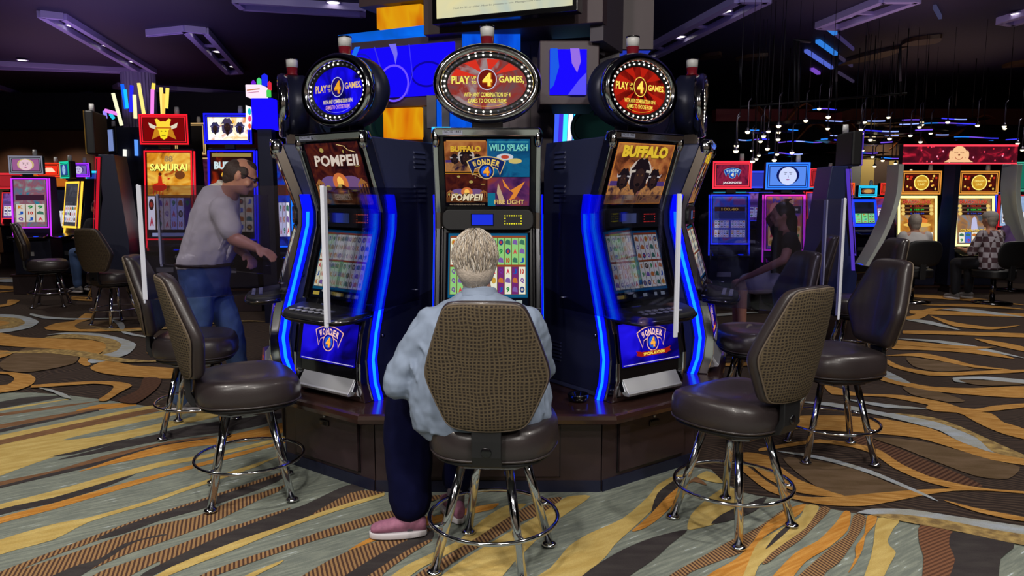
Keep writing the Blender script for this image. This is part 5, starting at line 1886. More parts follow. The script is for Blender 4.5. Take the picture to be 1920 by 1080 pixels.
# ================================================================ other banks of machines
def side_glow(b, pts, w, m, x, s):
    a = [(y - w / 2, z) for y, z in pts]
    c = [(y + w / 2, z) for y, z in reversed(pts)]
    b.prism(a + c, x, x + s * .012, m)
def machine(label, u, Y, rz=0.0, w=.62, z0=.92, z1=2.06, top=(2.13, 2.52), frame=em((230, 30, 40), 1.2), scr=None, top_art=None, depth=.55, topw=None, plinth=.3, tilt=.14, deck=True, sides=True, group='lit machines of the other banks', topframe=None, name='slot_machine', body=SHEET_D, glow_w=.012):
    p = at(u, 365, Y)
    t = thing(name, label, 'slot machine', (p.x, p.y, 0), rz, group)
    h = w / 2
    b = MB()
    b.box(-h - .04, h + .04, -.02, depth + .05, 0, plinth, WOOD)
    b.box(-h - .06, h + .06, -.04, depth + .06, plinth - .03, plinth, WOODTOP)
    obj('plinth', b, t, .004)
    b = MB()
    b.prism([(0.02, plinth + .001), (0.0, z0 - .2), (.06, z0 - .06), (.02 + tilt, (z0 + z1) / 2), (.06 + tilt * .6, z1 + .03), (depth - .1, z1 + .03), (depth, z0), (depth, plinth + .001)], -h, h, body)
    obj('cabinet_body', b, t, .006)
    # screen plane
    yb, yt = .05, .06 + tilt * .6
    o = Vector((0, yb - .02, z0))
    d = Vector((0, yt - yb + .0, z1 - z0)).normalized()
    n = Vector((1, 0, 0)).cross(d)
    sb = MB()
    L = (z1 - z0)
    sb.prism([(yb - .015, z0 - .01), (yt - .015, z1 + .01), (yt + .05, z1 + .01), (yb + .05, z0 - .01)], -h, h, BLACK)
    s_ = obj('screen_housing', sb, t, .004)
    a = Art(o + n * .001, (1, 0, 0), d, .0012)
    if scr:
        scr(a, -h + .035, .02, h - .035, L - .02)
    if frame:
        a.frame(-h + .004, -.005, h - .004, L + .005, glow_w * 1.6, frame)
    obj('screen', a, s_, fix=False)
    if frame and sides:
        g = MB()
        for s in (-1, 1):
            side_glow(g, [(yb - .005, z0 - .15), (yb + .01, z0), (yt + .01, z1)], .03, frame, s * h, s)
        obj('edge_glow', g, t)
    if deck:
        g = MB()
        g.prism([(-.2, z0 - .13), (-.2, z0 - .16), (.05, z0 - .19), (.05, z0 - .08)], -h + .02, h - .02, BLACK)
        dk = obj('button_deck', g, t, .01)
        g = MB()
        g.lathe([(.045, 0), (.045, .015), (.03, .022)], em((20, 60, 255), 1.4), 16, M=Matrix.Translation((h * .45, -.13, z0 - .137)))
        obj('spin_button', g, dk)
        g = MB()
        g.box(-h * .6, h * .1, -.012, .0, z0 - .42, z0 - .36, STEEL)
        obj('ticket_slot', g, t)
    if top:
        tw = (topw or w) / 2
        q0, q1 = top
        b = MB()
        b.box(-tw, tw, .02, .12, q0, q1, BLACKM)
        mo = obj('topper_monitor', b, t, .02)
        a = Art((0, .014, q0), (1, 0, 0), (0, 0, 1), .0012)
        H_ = q1 - q0
        fr = topframe or frame
        if fr:
            a.frame(-tw + .004, .004, tw - .004, H_ - .004, .02, fr)
            a.frame(-tw + .034, .034, tw - .034, H_ - .034, .012, fr)
        if top_art:
            top_art(a, -tw + .055, .055, tw - .055, H_ - .055)
        obj('topper_picture', a, mo, fix=False)
        b = MB()
        b.box(-.06, .06, .05, .11, z1 + .02, q0 + .01, BLACKM)
        obj('monitor_stand', b, t)
        b = MB()
        b.lathe([(.03, q1), (.03, q1 + .05), (.026, q1 + .09)], pm('white_lens', 'd8d8d8', .35), 12, M=Matrix.Translation((tw * .5, .07, 0)))
        obj('candle_light', b, t)
    return t
def A_samurai_top(a, x0, y0, x1, y1):
    W, H = x1 - x0, y1 - y0
    cx, cy = (x0 + x1) / 2, (y0 + y1) / 2
    a.rect(x0, y0, x1, y1, em((120, 8, 10), 1))
    g, g2, dk = em((250, 210, 60), 1.1), em((200, 130, 30), 1), em((60, 20, 20), 1)
    a.poly([(cx - W * .3, y0 + H * .05), (cx - W * .2, cy + H * .1), (cx + W * .2, cy + H * .1), (cx + W * .3, y0 + H * .05), (cx + W * .12, y0 + H * .2), (cx - W * .12, y0 + H * .2)], g2)
    a.ell(cx, cy + H * .12, W * .17, H * .24, g, 20)
    a.poly([(cx - W * .13, cy + H * .02), (cx + W * .13, cy + H * .02), (cx + W * .08, y0 + H * .12), (cx, y0 + H * .04), (cx - W * .08, y0 + H * .12)], em((240, 215, 40), 1.1))
    a.up()
    for s in (-1, 1):
        a.poly([(cx + s * W * .04, cy + H * .3), (cx + s * W * .14, y1 - H * .02), (cx + s * W * .2, y1 - H * .06), (cx + s * W * .16, cy + H * .2), (cx + s * W * .08, cy + H * .14)], g, False)
        a.poly([(cx + s * W * .16, cy + H * .12), (cx + s * W * .36, cy + H * .3), (cx + s * W * .33, cy + H * .08), (cx + s * W * .2, cy)], em((225, 215, 190), 1), False)
        a.ell(cx + s * W * .05, cy - H * .08, W * .025, H * .025, dk, 8, False)
    a.line([(cx - W * .05, cy - H * .27), (cx + W * .05, cy - H * .27)], H * .03, dk)
    a.line([(cx - W * .2, cy + H * .06), (cx + W * .2, cy + H * .06)], H * .05, em((190, 90, 20), 1))
def A_samurai(a, x0, y0, x1, y1):
    W, H = x1 - x0, y1 - y0
    cx = (x0 + x1) / 2
    a.rect(x0, y0 + H * .5, x1, y1, em_grad('golden_battle', ['6a2a10', 'd88a20', 'f0c050', 'b05018'], 3.0, 1.0, False, (1, 1, 1.6)))
    a.text('88', cx, y0 + H * .93, W * .2, H * .07, em((160, 130, 90), 1), .04)
    title(a, 'SAMURAI', cx, y0 + H * .83, W * .86, H * .085, em((252, 250, 120), 1.1), em((70, 30, 10), 1))
    r_ = em((200, 40, 20), 1)
    a.ell(cx - W * .22, y0 + H * .6, W * .17, H * .05, r_, 14)
    a.poly([(cx - W * .26, y0 + H * .62), (cx - W * .14, y0 + H * .62), (cx - W * .17, y0 + H * .73), (cx - W * .24, y0 + H * .73)], r_)
    a.ell(cx - W * .2, y0 + H * .75, W * .04, H * .02, em((90, 30, 20), 1), 10)
    a.up()
    for k in range(4):
        a.line([(cx - W * (.34 - .07 * k), y0 + H * .6), (cx - W * (.36 - .07 * k), y0 + H * .51)], W * .02, r_, False)
    a.ell(cx + W * .26, y0 + H * .74, W * .12, H * .05, em((110, 60, 30), 1), 12)
    a.poly([(cx - .02 * W, y0 + H * .68), (cx - W * .03, y0 + H * .71), (cx + W * .05, y0 + H * .7)], r_)
    a.rect(x0, y0, x1, y0 + H * .5, em((20, 16, 24), 1))
    reels(a, x0 + W * .0, y0 + H * .1, x0 + W * .18, y0 + H * .49, [(240, 235, 225)], 31, 1, 2, 1.0)
    reels(a, x0 + W * .21, y0 + H * .1, x1, y0 + H * .47, [(235, 215, 190), (235, 215, 190), (200, 200, 235), (225, 225, 240), (70, 30, 120)], 32, 5, 3, 1.0)
    a.rect(x0 + W * .2, y0 + H * .475, x1, y0 + H * .5, em((220, 130, 40), 1))
    a.rect(x0 + W * .1, y0 + H * .02, x1 - W * .05, y0 + H * .06, em((200, 210, 230), .7))
def A_bison_top(a, x0, y0, x1, y1):
    a.rect(x0, y0, x1, y1, em_grad('white_gold', ['f0b030', 'fff8d8', 'ffffff', 'e08020'], 6.0, 1.05))
    cx, cy, H = (x0 + x1) / 2, (y0 + y1) / 2, y1 - y0
    bd = em((50, 48, 90), 1)
    for s in (-1, 1):
        buffalo(a, cx + s * H * .55, cy, H * .3, bd, em((120, 110, 150), 1))
    buffalo(a, cx, cy + H * .06, H * .42, em((70, 60, 90), 1), em((240, 225, 190), 1))
def A_bison(a, x0, y0, x1, y1):
    W, H = x1 - x0, y1 - y0
    cx = (x0 + x1) / 2
    a.rect(x0, y0 + H * .5, x1, y1, em_grad('ember_dark', ['0c0a10', '30100c', 'b03010'], 3.0, 1.0))
    a.rect(x0 + W * .03, y1 - H * .05, x1 - W * .03, y1 - H * .01, em((150, 130, 70), 1))
    title(a, 'BUFFALO', cx, y0 + H * .85, W * .84, H * .09, em((205, 225, 230), 1.0), em((90, 60, 20), 1), 0, .05)
    title(a, 'GOLD', cx, y0 + H * .74, W * .5, H * .08, em((240, 180, 60), 1.0), em((90, 60, 20), 1), 0, .05)
    reels(a, x0, y0 + H * .08, x1, y0 + H * .48, [(235, 220, 160)], 41, 5, 4, 1.0)
def A_portrait(bg, skin, hair=(50, 60, 130)):
    def f(a, x0, y0, x1, y1):
        W, H = x1 - x0, y1 - y0
        cx, cy = (x0 + x1) / 2, (y0 + y1) / 2
        a.rect(x0, y0, x1, y1, em_grad('portrait_%s' % str(bg), [bg, (205, 215, 255)], 5, 1.05) if False else em(bg, 1))
        a.ell(cx, cy + H * .04, W * .32, H * .5, em(hair, 1), 20)
        a.ell(cx, cy, W * .25, H * .48, em(skin, 1.05), 22)
        a.up()
        dk = em(tuple(int(c * .35) for c in skin), 1)
        for s in (-1, 1):
            a.ell(cx + s * W * .075, cy + H * .1, W * .035, H * .03, dk, 10, False)
            a.line([(cx + s * W * .03, cy + H * .18), (cx + s * W * .12, cy + H * .2)], H * .03, dk, False)
        a.line([(cx, cy + H * .06), (cx + W * .015, cy - H * .08)], W * .012, dk, False)
        a.ell(cx, cy - H * .2, W * .055, H * .035, em((150, 40, 120), 1), 12, False)
    return f
def A_grid(bg, cols, seed, title_=None, tc=(240, 230, 120), low=(225, 225, 235), n=(5, 3)):
    def f(a, x0, y0, x1, y1):
        W, H = x1 - x0, y1 - y0
        a.rect(x0, y0, x1, y1, em_grad('screen_%s' % seed, cols, 5.0, .95))
        if title_:
            title(a, title_, (x0 + x1) / 2, y0 + H * .88, W * .8, H * .09, em(tc, 1), None)
        reels(a, x0 + W * .04, y0 + H * .1, x1 - W * .04, y0 + H * .48, [low], seed, n[0], n[1], .95)
        a.rect(x0 + W * .05, y0 + H * .56, x1 - W * .05, y0 + H * .68, em(bg, .9))
    return f
RED_N, BLUE_N, PURP_N, YEL_N, PINK_N = em((235, 28, 44), 1.2), em((24, 24, 255), 1.6), em((150, 50, 255), 1.4), em((255, 235, 150), 1.8), em((235, 60, 200), 1.3)
machine('tall red-lit machine with an armoured warrior on its topper', 313, 9.6, .04, frame=RED_N, scr=A_samurai, top_art=A_samurai_top)
machine('tall blue-lit machine with bisons on its topper, behind the standing man', 432, 9.5, .04, frame=BLUE_N, scr=A_bison, top_art=A_bison_top, w=.6)
machine('gold-edged machine in the gap between the red-lit and blue-lit tall machines', 361, 11.4, -.1, frame=em((210, 170, 110), .9), scr=A_grid((60, 20, 60), ['301020', '502038', '201020'], 51), top=(2.1, 2.58), w=.5)
machine('blue-lit machine whose screen edge shows right of the standing man', 524, 9.25, .2, frame=em((20, 110, 255), 1.5), scr=A_grid((90, 40, 30), ['081060', '1838b0', '301850'], 52), top=None, w=.3, z0=.85, z1=2.0)
machine('dark machine seen from the side with a red stripe, on a brown plinth', 178, 9.3, math.radians(-76), w=.6, depth=.42, z0=.95, z1=1.95, frame=em((200, 25, 45), 1.0), scr=A_grid((90, 40, 30), ['200814', '5a1020', 'a02030'], 53), top=(1.98, 2.5), topframe=em((120, 90, 40), .7), top_art=A_grid((50, 90, 60), ['907030', '305040', 'a03030'], 54), plinth=.5)
machine('dark machine with a small two-colour topper screen behind the sideways one', 206, 12.3, math.radians(-35), w=.5, z0=.95, z1=1.7, frame=None, scr=A_grid((30, 30, 50), ['101018', '202030'], 55), top=(2.15, 2.6), topframe=None, top_art=lambda a, x0, y0, x1, y1: (a.rect(x0, y0, (x0 + x1) / 2, y1, em((190, 170, 60), .8)), a.rect((x0 + x1) / 2, y0, x1, y1, em((130, 150, 210), .8))))
machine('pink and violet-lit machine with a blond face on its topper, far left', 52, 11.2, .25, w=.5, z0=1.0, z1=1.75, top=(1.80, 2.08), topw=.46, frame=em((190, 50, 230), 1.3), topframe=em((160, 160, 180), .6), scr=A_grid((60, 30, 50), ['207890', '8a5060', '70a0a0'], 61, None, low=(205, 200, 190), n=(3, 3)), top_art=A_portrait((150, 90, 140), (225, 190, 200), (200, 180, 120)), group='machines of the far left bank')
machine('machine under the small red sign at the far left', 94, 12.2, .1, w=.5, z0=.9, z1=1.6, top=(1.78, 2.02), topw=.38, frame=None, topframe=em((240, 60, 30), 1.2), scr=A_grid((20, 20, 30), ['101018', '181828'], 62), top_art=lambda a, x0, y0, x1, y1: (a.rect(x0, y0, x1, y1, em((225, 45, 25), 1.2)), a.poly([(x0 + .03, y0 + .03), (x1 - .03, y0 + .03), (x1 - .08, y1 - .03), (x0 + .1, y1 - .03)], em((255, 200, 170), 1.2))), group='machines of the far left bank')
machine('machine with a green-framed topper and yellow glowing side curve, far left', 122, 11.3, math.radians(-38), w=.5, z0=1.0, z1=1.7, top=(1.74, 2.0), topw=.34, frame=em((255, 190, 60), 1.6), topframe=em((30, 200, 160), 1.2), scr=A_grid((60, 60, 70), ['30303a', '50505a'], 63), top_art=A_portrait((40, 70, 150), (150, 190, 225), (30, 50, 110)), group='machines of the far left bank', glow_w=.02)
machine('violet-lit curved machine with three stacked screens at the left', 150, 13.0, .2, w=.4, z0=1.05, z1=1.75, top=(1.8, 2.05), topw=.36, frame=PURP_N, scr=A_grid((200, 60, 60), ['3018a0', '5030d0', '8060c0'], 64), top_art=A_portrait((110, 90, 170), (190, 180, 220), (60, 40, 110)), group='machines of the far left bank')
machine('blue-lit machine with an oval neon topper, beside the dark seated figure', 184, 14.2, .1, w=.5, z0=1.0, z1=1.62, top=(1.66, 1.95), topw=.42, frame=em((20, 90, 255), 1.4), topframe=em((40, 200, 255), 1.5), scr=A_grid((30, 60, 200), ['1838c0', '2060e0', '103080'], 65), top_art=lambda a, x0, y0, x1, y1: a.ell((x0 + x1) / 2, (y0 + y1) / 2, (x1 - x0) / 2, (y1 - y0) / 2, em((30, 60, 160), 1)), group='machines of the far left bank')
# right-hand side machines
def A_w4jack(a, x0, y0, x1, y1):
    W, H = x1 - x0, y1 - y0
    a.rect(x0, y0, x1, y1, em_grad('maroon_stars', ['5a1030', '8a2040', '3a0a28'], 6))
    banner(a, (x0 + x1) / 2, y0 + H * .66, H * .42, em((30, 60, 160), 1), em((120, 200, 230), 1), em((190, 225, 240), 1), four=em((230, 230, 200), 1))
    a.text('JACKPOTS!', (x0 + x1) / 2, y0 + H * .1, W * .6, H * .13, WHITE, .04)
def A_multi(a, x0, y0, x1, y1):
    W, H = x1 - x0, y1 - y0
    a.rect(x0, y0, x1, y1, em_grad('multi_blue', ['203890', '4058b0', '8a3050'], 6))
    a.rect(x0 + W * .05, y0 + H * .68, x1 - W * .05, y0 + H * .78, em((60, 40, 40), 1))
    a.text('100.40', (x0 + x1) / 2, y0 + H * .73, W * .5, H * .06, em((235, 190, 70), 1), .03)
    for i, (sx, sy) in enumerate(((0, 0), (1, 0), (0, 1), (1, 1))):
        reels(a, x0 + W * (.05 + .48 * sx), y0 + H * (.12 + .2 * sy), x0 + W * (.47 + .48 * sx), y0 + H * (.28 + .2 * sy), [(225, 225, 240)], 70 + i, 5, 3, .9)
    a.rect(x0 + W * .05, y0 + H * .52, x1 - W * .05, y0 + H * .66, em((50, 60, 110), 1))
    a.rect(x0 + W * .6, y0 + H * .82, x1 - W * .05, y0 + H * .96, em((120, 70, 130), 1))
machine('red and blue framed machine with the four-in-a-disc jackpot topper', 1372, 9.6, -.1, w=.5, z0=.86, z1=1.5, top=(1.57, 1.93), frame=em((40, 60, 255), 1.4), topframe=em((235, 50, 70), 1.3), scr=A_multi, top_art=A_w4jack, group='machines beyond the right side of the ring')
def A_fire(a, x0, y0, x1, y1):
    W, H = x1 - x0, y1 - y0
    a.rect(x0, y0, x1, y1, em_grad('fire_screen', ['6a3090', 'c06040', '3040a0', 'e08040'], 4))
    a.text('FIRE', x0 + W * .62, y0 + H * .9, W * .3, H * .08, em((250, 200, 120), 1), .04)
    a.rect(x0 + W * .42, y0 + H * .68, x1 - W * .04, y0 + H * .82, em((40, 34, 50), 1))
    a.text('$ 1,000.00', x0 + W * .68, y0 + H * .75, W * .4, H * .05, em((235, 225, 190), 1), .02)
    a.ell(x0 + W * .2, y0 + H * .74, W * .12, H * .14, em((215, 130, 110), 1), 18)
    a.poly([(x0 + W * .02, y0 + H * .48), (x0 + W * .38, y0 + H * .48), (x0 + W * .3, y0 + H * .62), (x0 + W * .1, y0 + H * .62)], em((190, 80, 130), 1))
    reels(a, x0 + W * .03, y0 + H * .06, x1 - W * .03, y0 + H * .44, [(235, 180, 110)], 77, 5, 3, .95)
machine('pink and blue framed machine with a large face on its topper screen', 1476, 9.3, -.1, w=.5, z0=.8, z1=1.5, top=(1.56, 1.9), topw=.54, frame=PINK_N, topframe=em((40, 110, 255), 1.7), scr=A_fire, top_art=A_portrait((90, 140, 240), (205, 215, 255), (16, 24, 90)), group='machines beyond the right side of the ring')
machine('dark navy machine cabinet seen from the side, right of the face topper', 1600, 7.6, math.radians(84), w=.5, depth=.4, z0=.9, z1=1.75, top=(1.78, 2.12), frame=em((90, 60, 200), .8), scr=A_grid((30, 60, 150), ['2050a0', '4080d0'], 81), body=pm('navy_cabinet', '1c2c68', .4), group='machines beyond the right side of the ring', plinth=.45)
machine('machine with a blue map-like screen behind the right acrylic shields', 1566, 9.4, -.2, w=.5, z0=.7, z1=1.15, top=None, frame=em((190, 60, 90), 1.1), scr=A_grid((60, 140, 230), ['3088d8', '60b0f0', '2060b0'], 82), group='machines beyond the right side of the ring')
def A_oval(a, x0, y0, x1, y1):
    a.ell((x0 + x1) / 2, (y0 + y1) / 2, (x1 - x0) / 2, (y1 - y0) / 2, em((120, 70, 50), 1), 20)
    a.ell((x0 + x1) / 2, (y0 + y1) / 2, (x1 - x0) / 3, (y1 - y0) / 3, em((200, 150, 80), 1), 16)
machine('machine with bright blue curved sides and an oval neon topper, before the striped wall', 1628, 13.0, .15, w=.48, z0=.95, z1=1.42, top=(1.46, 1.66), topw=.36, frame=em((20, 60, 255), 1.6), topframe=em((40, 190, 240), 1.4), scr=A_grid((30, 30, 50), ['14141e', '1c2030'], 83, None, low=(120, 220, 150), n=(3, 4)), top_art=A_oval, group='machines beyond the right side of the ring', glow_w=.03)
# the pair of gold machines under one red sign
def A_gold_disc(a, x0, y0, x1, y1):
    W, H = x1 - x0, y1 - y0
    cx, cy = (x0 + x1) / 2, (y0 + y1) / 2
    a.rect(x0, y0, x1, y1, em_grad('dragon_dark', ['1c0a0c', '50140e', '2a0c0a'], 8))
    rr_ = random.Random(4)
    a.up()
    for s in (-1, 1):
        for k in range(7):
            a.ell(cx + s * W * rr_.uniform(.28, .46), y0 + H * rr_.uniform(.12, .9), W * rr_.uniform(.02, .05), H * .07, em(rr_.choice([(235, 150, 50), (200, 50, 30), (245, 200, 90)]), 1), 8, False)
    a.ell(cx, cy, H * .46, H * .46, em((255, 236, 120), 1.1), 26)
    a.ell(cx, cy, H * .4, H * .4, em((205, 150, 40), 1), 26)
    a.text('DRAGON', cx, cy + H * .1, H * .56, H * .14, em((250, 225, 120), 1), .03)
    a.text('LINK', cx, cy - H * .1, H * .4, H * .14, em((250, 225, 120), 1), .03)
def A_dragon(k):
    def f(a, x0, y0, x1, y1):
        W, H = x1 - x0, y1 - y0
        cx = (x0 + x1) / 2
        a.rect(x0, y0, x1, y1, em_grad('dragon_screen%d' % k, ['602010', 'c08030', 'a09070'] if k == 0 else ['405060', 'a07040', '708090'], 4))
        title(a, 'DRAGON LINK', cx, y0 + H * .91, W * .8, H * .07, em((210, 80, 60), 1), em((60, 10, 10), 1))
        for (yy, c) in ((.82, (190, 50, 40)), (.74, (30, 190, 60)), (.66, (40, 60, 160))):
            a.rect(x0 + W * .1, y0 + H * (yy - .03), x1 - W * .1, y0 + H * (yy + .03), em((40, 20, 16), 1))
            a.text('$ 128.49' if k == 0 else '$ 120.38', cx, y0 + H * yy, W * .4, H * .035, em(c, 1.2), .03)
            a.ell(x0 + W * .1, y0 + H * yy, W * .06, H * .035, em((235, 200, 110), 1), 10)
            a.ell(x1 - W * .1, y0 + H * yy, W * .06, H * .035, em((235, 200, 110), 1), 10)
        if k:
            a.poly([(cx - W * .1, y0 + H * .3), (cx + W * .1, y0 + H * .3), (cx + W * .06, y0 + H * .55), (cx, y0 + H * .6), (cx - W * .06, y0 + H * .55)], em((190, 190, 225), 1))
            title(a, 'GOLDEN CENTURY', cx, y0 + H * .3, W * .8, H * .05, em((245, 200, 70), 1))
        else:
            a.ell(cx, y0 + H * .5, W * .3, H * .08, em((225, 120, 50), 1), 16)
            a.ell(cx, y0 + H * .42, W * .4, H * .05, em((235, 190, 90), 1), 16)
        reels(a, x0 + W * .05, y0 + H * .04, x1 - W * .05, y0 + H * .26, [(235, 232, 215), (60, 110, 220) if k else (235, 232, 215)], 90 + k, 5, 2 if k == 0 else 2, 1)
    return f
for k, (u, lb) in enumerate(((1727, 'left of the two gold-framed machines under the red laughing-face sign'), (1835, 'right of the two gold-framed machines under the red laughing-face sign'))):
    machine(lb, u, 11.3, -.03, w=.6, z0=.72, z1=1.48, top=(1.5, 1.86), topw=.6, frame=YEL_N, topframe=em((230, 150, 60), 1.0), scr=A_dragon(k), top_art=A_gold_disc, group='gold-framed machines under the red sign', plinth=.12, glow_w=.022, sides=False)
p = at(1793, 365, 11.3)
sg = thing('illuminated_sign', 'wide red lit sign with a laughing face above the two gold machines', 'sign', (p.x, p.y, 0))
b = MB()
z0, z1 = at(1793, 308, 11.3).z, at(1793, 271, 11.3).z
b.box(-.86, .86, -.02, .1, z0, z1, BLACKM)
bx = obj('sign_box', b, sg, .01)
a = Art((0, -.024, z0), (1, 0, 0), (0, 0, 1), .0012)
H = z1 - z0
a.rect(-.86, 0, .86, H, em_grad('red_sparks', ['3a0c18', '4a0e1c', '5c1020', 'c02038'], 5, 1.0))
rr_ = random.Random(8)
a.up()
for k in range(26):
    a.ell(rr_.uniform(-.8, .8), rr_.uniform(.03, H - .03), .012, .014, em(rr_.choice([(240, 60, 90), (255, 160, 190), (220, 30, 50)]), 1.1), 8, False)
a.rect(-.86, 0, .86, .022, em((245, 60, 80), 1.3))
a.rect(-.86, H - .03, .86, H, em((245, 60, 80), 1.3), False)
sk = em((240, 190, 140), 1.1)
a.poly([(-.24, .03), (.2, .03), (.1, .09), (-.14, .09)], sk)
a.ell(-.02, H * .52, .115, H * .4, sk, 24)
a.up()
dkk = em((130, 60, 40), 1)
for s in (-1, 1):
    a.ell(-.02 + s * .125, H * .45, .025, .07, sk, 10, False)
    a.ring(-.02 + s * .045, H * .56, .03, .018, .006, dkk, 12, 0, PI, False)
a.ring(-.02, H * .38, .06, .045, .009, em((170, 60, 50), 1), 14, PI, 2 * PI, False)
a.ell(-.02, H * .47, .018, .014, dkk, 8, False)
obj('sign_face', a, bx, fix=False)
# pale curved side fins carrying the sign
for s in (-1, 1):
    pts_o, pts_i = [], []
    for i in range(17):
        t = i / 16
        xx = .87 + .42 * max(0, 1 - t * 1.25) ** 1.7
        pts_o.append((s * (xx + .055), .42 + (z0 - .42) * t))
        pts_i.append((s * (xx - .02), .42 + (z0 - .42) * t))
    b = MB()
    b.prism(pts_o + pts_i[::-1], -.06, .3, pm('pale_fin', 'dfe8e2', .4), 'y')
    obj('side_fin', b, sg, .006)
b = MB()
b.box(-.04, .04, .0, .3, .12, z0, SHEET_D)
obj('centre_post', b, sg)
# far right edge machines
machine('teal-sided machine at the right picture edge beyond the gold pair', 1915, 12.6, -.5, w=.6, z0=.95, z1=1.5, top=(1.55, 2.05), frame=em((200, 30, 40), 1.2), topframe=em((70, 190, 160), 1.0), scr=A_grid((150, 180, 220), ['7a9ac8', 'b0c8e8'], 95), top_art=lambda a, x0, y0, x1, y1: a.rect(x0, y0, x1, y1, em((24, 110, 90), 1)), group='machines beyond the right side of the ring')
for k, (u, Y, c, lb) in enumerate(((1585, 15.0, (255, 90, 30), 'small orange-topped machine deep in the aisle beside the striped wall'), (1668, 15.2, (230, 50, 40), 'small red-topped machine deep in the aisle beside the striped wall'))):
    machine(lb, u, Y, .1, w=.5, z0=1.0, z1=1.45, top=(1.5, 1.74), topw=.4, frame=em(c, 1.0), topframe=em(c, 1.2), scr=A_grid((60, 60, 200), ['2030a0', '803060', '302040'], 97 + k), top_art=lambda a, x0, y0, x1, y1: a.rect(x0, y0, x1, y1, em((180, 60, 30), 1)), group='machines beyond the right side of the ring')
# filler banks further back, left and right, seen only as coloured light
rf = random.Random(21)
FB = [(20, 15.5), (75, 16.4), (125, 15.4), (168, 16.6), (420, 14.5), (1370, 13.6), (1420, 14.2), (1500, 15.0), (1545, 12.8), (1700, 16.0), (1900, 16.2)]
WD = ['first', 'second', 'third', 'fourth', 'fifth', 'sixth', 'seventh', 'eighth', 'ninth', 'tenth', 'eleventh']
for k, (u, Y) in enumerate(FB):
    c = rf.choice([(60, 80, 255), (230, 50, 60), (150, 60, 240), (255, 130, 40), (40, 180, 230)])
    machine('small distant lit machine in the back rows, %s from the left' % WD[k], u, Y, rf.uniform(-.3, .3), w=.55, z0=1.0, z1=1.55, top=(1.62, 1.95), frame=em(c, 1.1), scr=A_grid((90, 60, 120), ['402050', '8050a0', '304080'], 110 + k), top_art=lambda a, x0, y0, x1, y1: a.rect(x0, y0, x1, y1, em(tuple(int(q * .7) for q in c), 1)), group='distant machines in the back rows')

# neon stick display and drum column behind the red-lit machine
p = at(262, 365, 11.0)
ns = thing('neon_stick_display', 'cluster of upright coloured neon sticks above the sideways machine', 'neon display', (p.x, p.y, 0))
ST = [(212, 175, 228, 235, (240, 240, 200)), (229, 158, 236, 204, (20, 100, 255)), (234, 168, 238, 203, (30, 190, 255)), (247, 160, 245, 210, (40, 40, 240)), (252, 178, 254, 222, (250, 240, 180)), (260, 156, 270, 215, (250, 230, 130)), (288, 156, 287, 168, (255, 220, 90)), (286, 168, 285, 218, (245, 130, 230)), (302, 164, 305, 220, (255, 225, 120)), (307, 176, 306, 217, (255, 200, 90)), (314, 165, 312, 203, (250, 225, 100)), (197, 207, 222, 214, (225, 130, 230)), (196, 208, 198, 222, (150, 130, 240)), (207, 214, 213, 222, (40, 190, 220)), (255, 262, 256, 292, (90, 150, 255)), (234, 280, 234, 293, (240, 240, 230))]
b = MB()
zb = at(262, 225, 11.0).z
b.box(-.3, .3, .03, .2, 0, zb - .1, SHEET_D)
obj('base', b, ns)
for (u0, v0, u1, v1, c) in ST:
    A, B = at(u0, v0, 11.0), at(u1, v1, 11.0)
    m = MB()
    m.tube([(A.x - p.x, 0, A.z), (B.x - p.x, 0, B.z)], .026, em(c, 1.15), 8)
    obj('neon_stick', m, ns)
p = at(272, 365, 12.2)
b = MB()
n = 60
prof = [((.24 + .015 * (k % 2)) * math.cos(2 * PI * k / n), (.24 + .015 * (k % 2)) * math.sin(2 * PI * k / n)) for k in range(n)]
b.prism(prof, 0, 3.42, pm('lilac_fluting', '7c7090', .5), 'z')
tag(obj('fluted_column', b, loc=(p.x, p.y, 0)), kind='structure')['kind'] = 'structure'
# tall blue box topper with crystals
p = at(478, 365, 8.2)
tb = thing('topper_sign', 'big blue topper box with a white sign and coloured crystals, left of the volcano machine', 'sign', (p.x, p.y + .35, 0))
def zz(v): return at(478, v, 8.2).z
def xx_(u): return at(u, 365, 8.2).x - p.x
b = MB()
b.box(xx_(457), xx_(500), 0, .3, zz(236), zz(176), em((22, 10, 240), 1.2, True))
obj('blue_box', b, tb, .01)
b = MB()
b.box(xx_(449), xx_(479), -.02, .22, zz(174), zz(150), em((245, 225, 240), 1.1))
w_ = obj('white_sign', b, tb, .006)
a = Art((xx_(451), -.022, zz(172)), (1, 0, 0), (0, 0, 1), .001)
a.line([(.005, .06), (.15, .075)], .012, em((200, 120, 80), 1))
a.line([(.01, .03), (.14, .045)], .008, em((200, 120, 160), 1))
obj('sign_mark', a, w_, fix=False)
a = Art((xx_(446), -.01, zz(238)), (1, 0, 0), (0, 0, 1), .001)
a.poly([(0, 0), (.06, 0), (.075, .12), (.07, .25), (.01, .27)], em((250, 240, 240), 1.2))
a.ell(.05, .2, .02, .04, em((30, 190, 200), 1.1), 8)
a.ell(.05, .12, .02, .035, em((230, 70, 120), 1.1), 8)
a.ell(.045, .04, .018, .03, em((230, 90, 60), 1.1), 8)
obj('curved_sign', a, tb, fix=False)
for (u, v0, v1, c, w) in ((458, 152, 138, (110, 30, 200), 9), (469, 148, 133, (80, 210, 120), 9), (480, 150, 125, (30, 40, 235), 12), (489, 158, 140, (210, 40, 60), 8), (487, 172, 155, (70, 200, 80), 9)):
    b = MB()
    h2 = w / 2 / F_PX * 8.2
    b.lathe([(h2, zz(v0)), (h2, zz(v1 + 4)), (.003, zz(v1))], em(c, 1.1), 6, False, M=Matrix.Translation((xx_(u), .1, 0)))
    obj('crystal', b, tb)
b = MB()
b.box(-.08, .08, .05, .2, 0, zz(236), SHEET_D)
obj('post', b, tb)
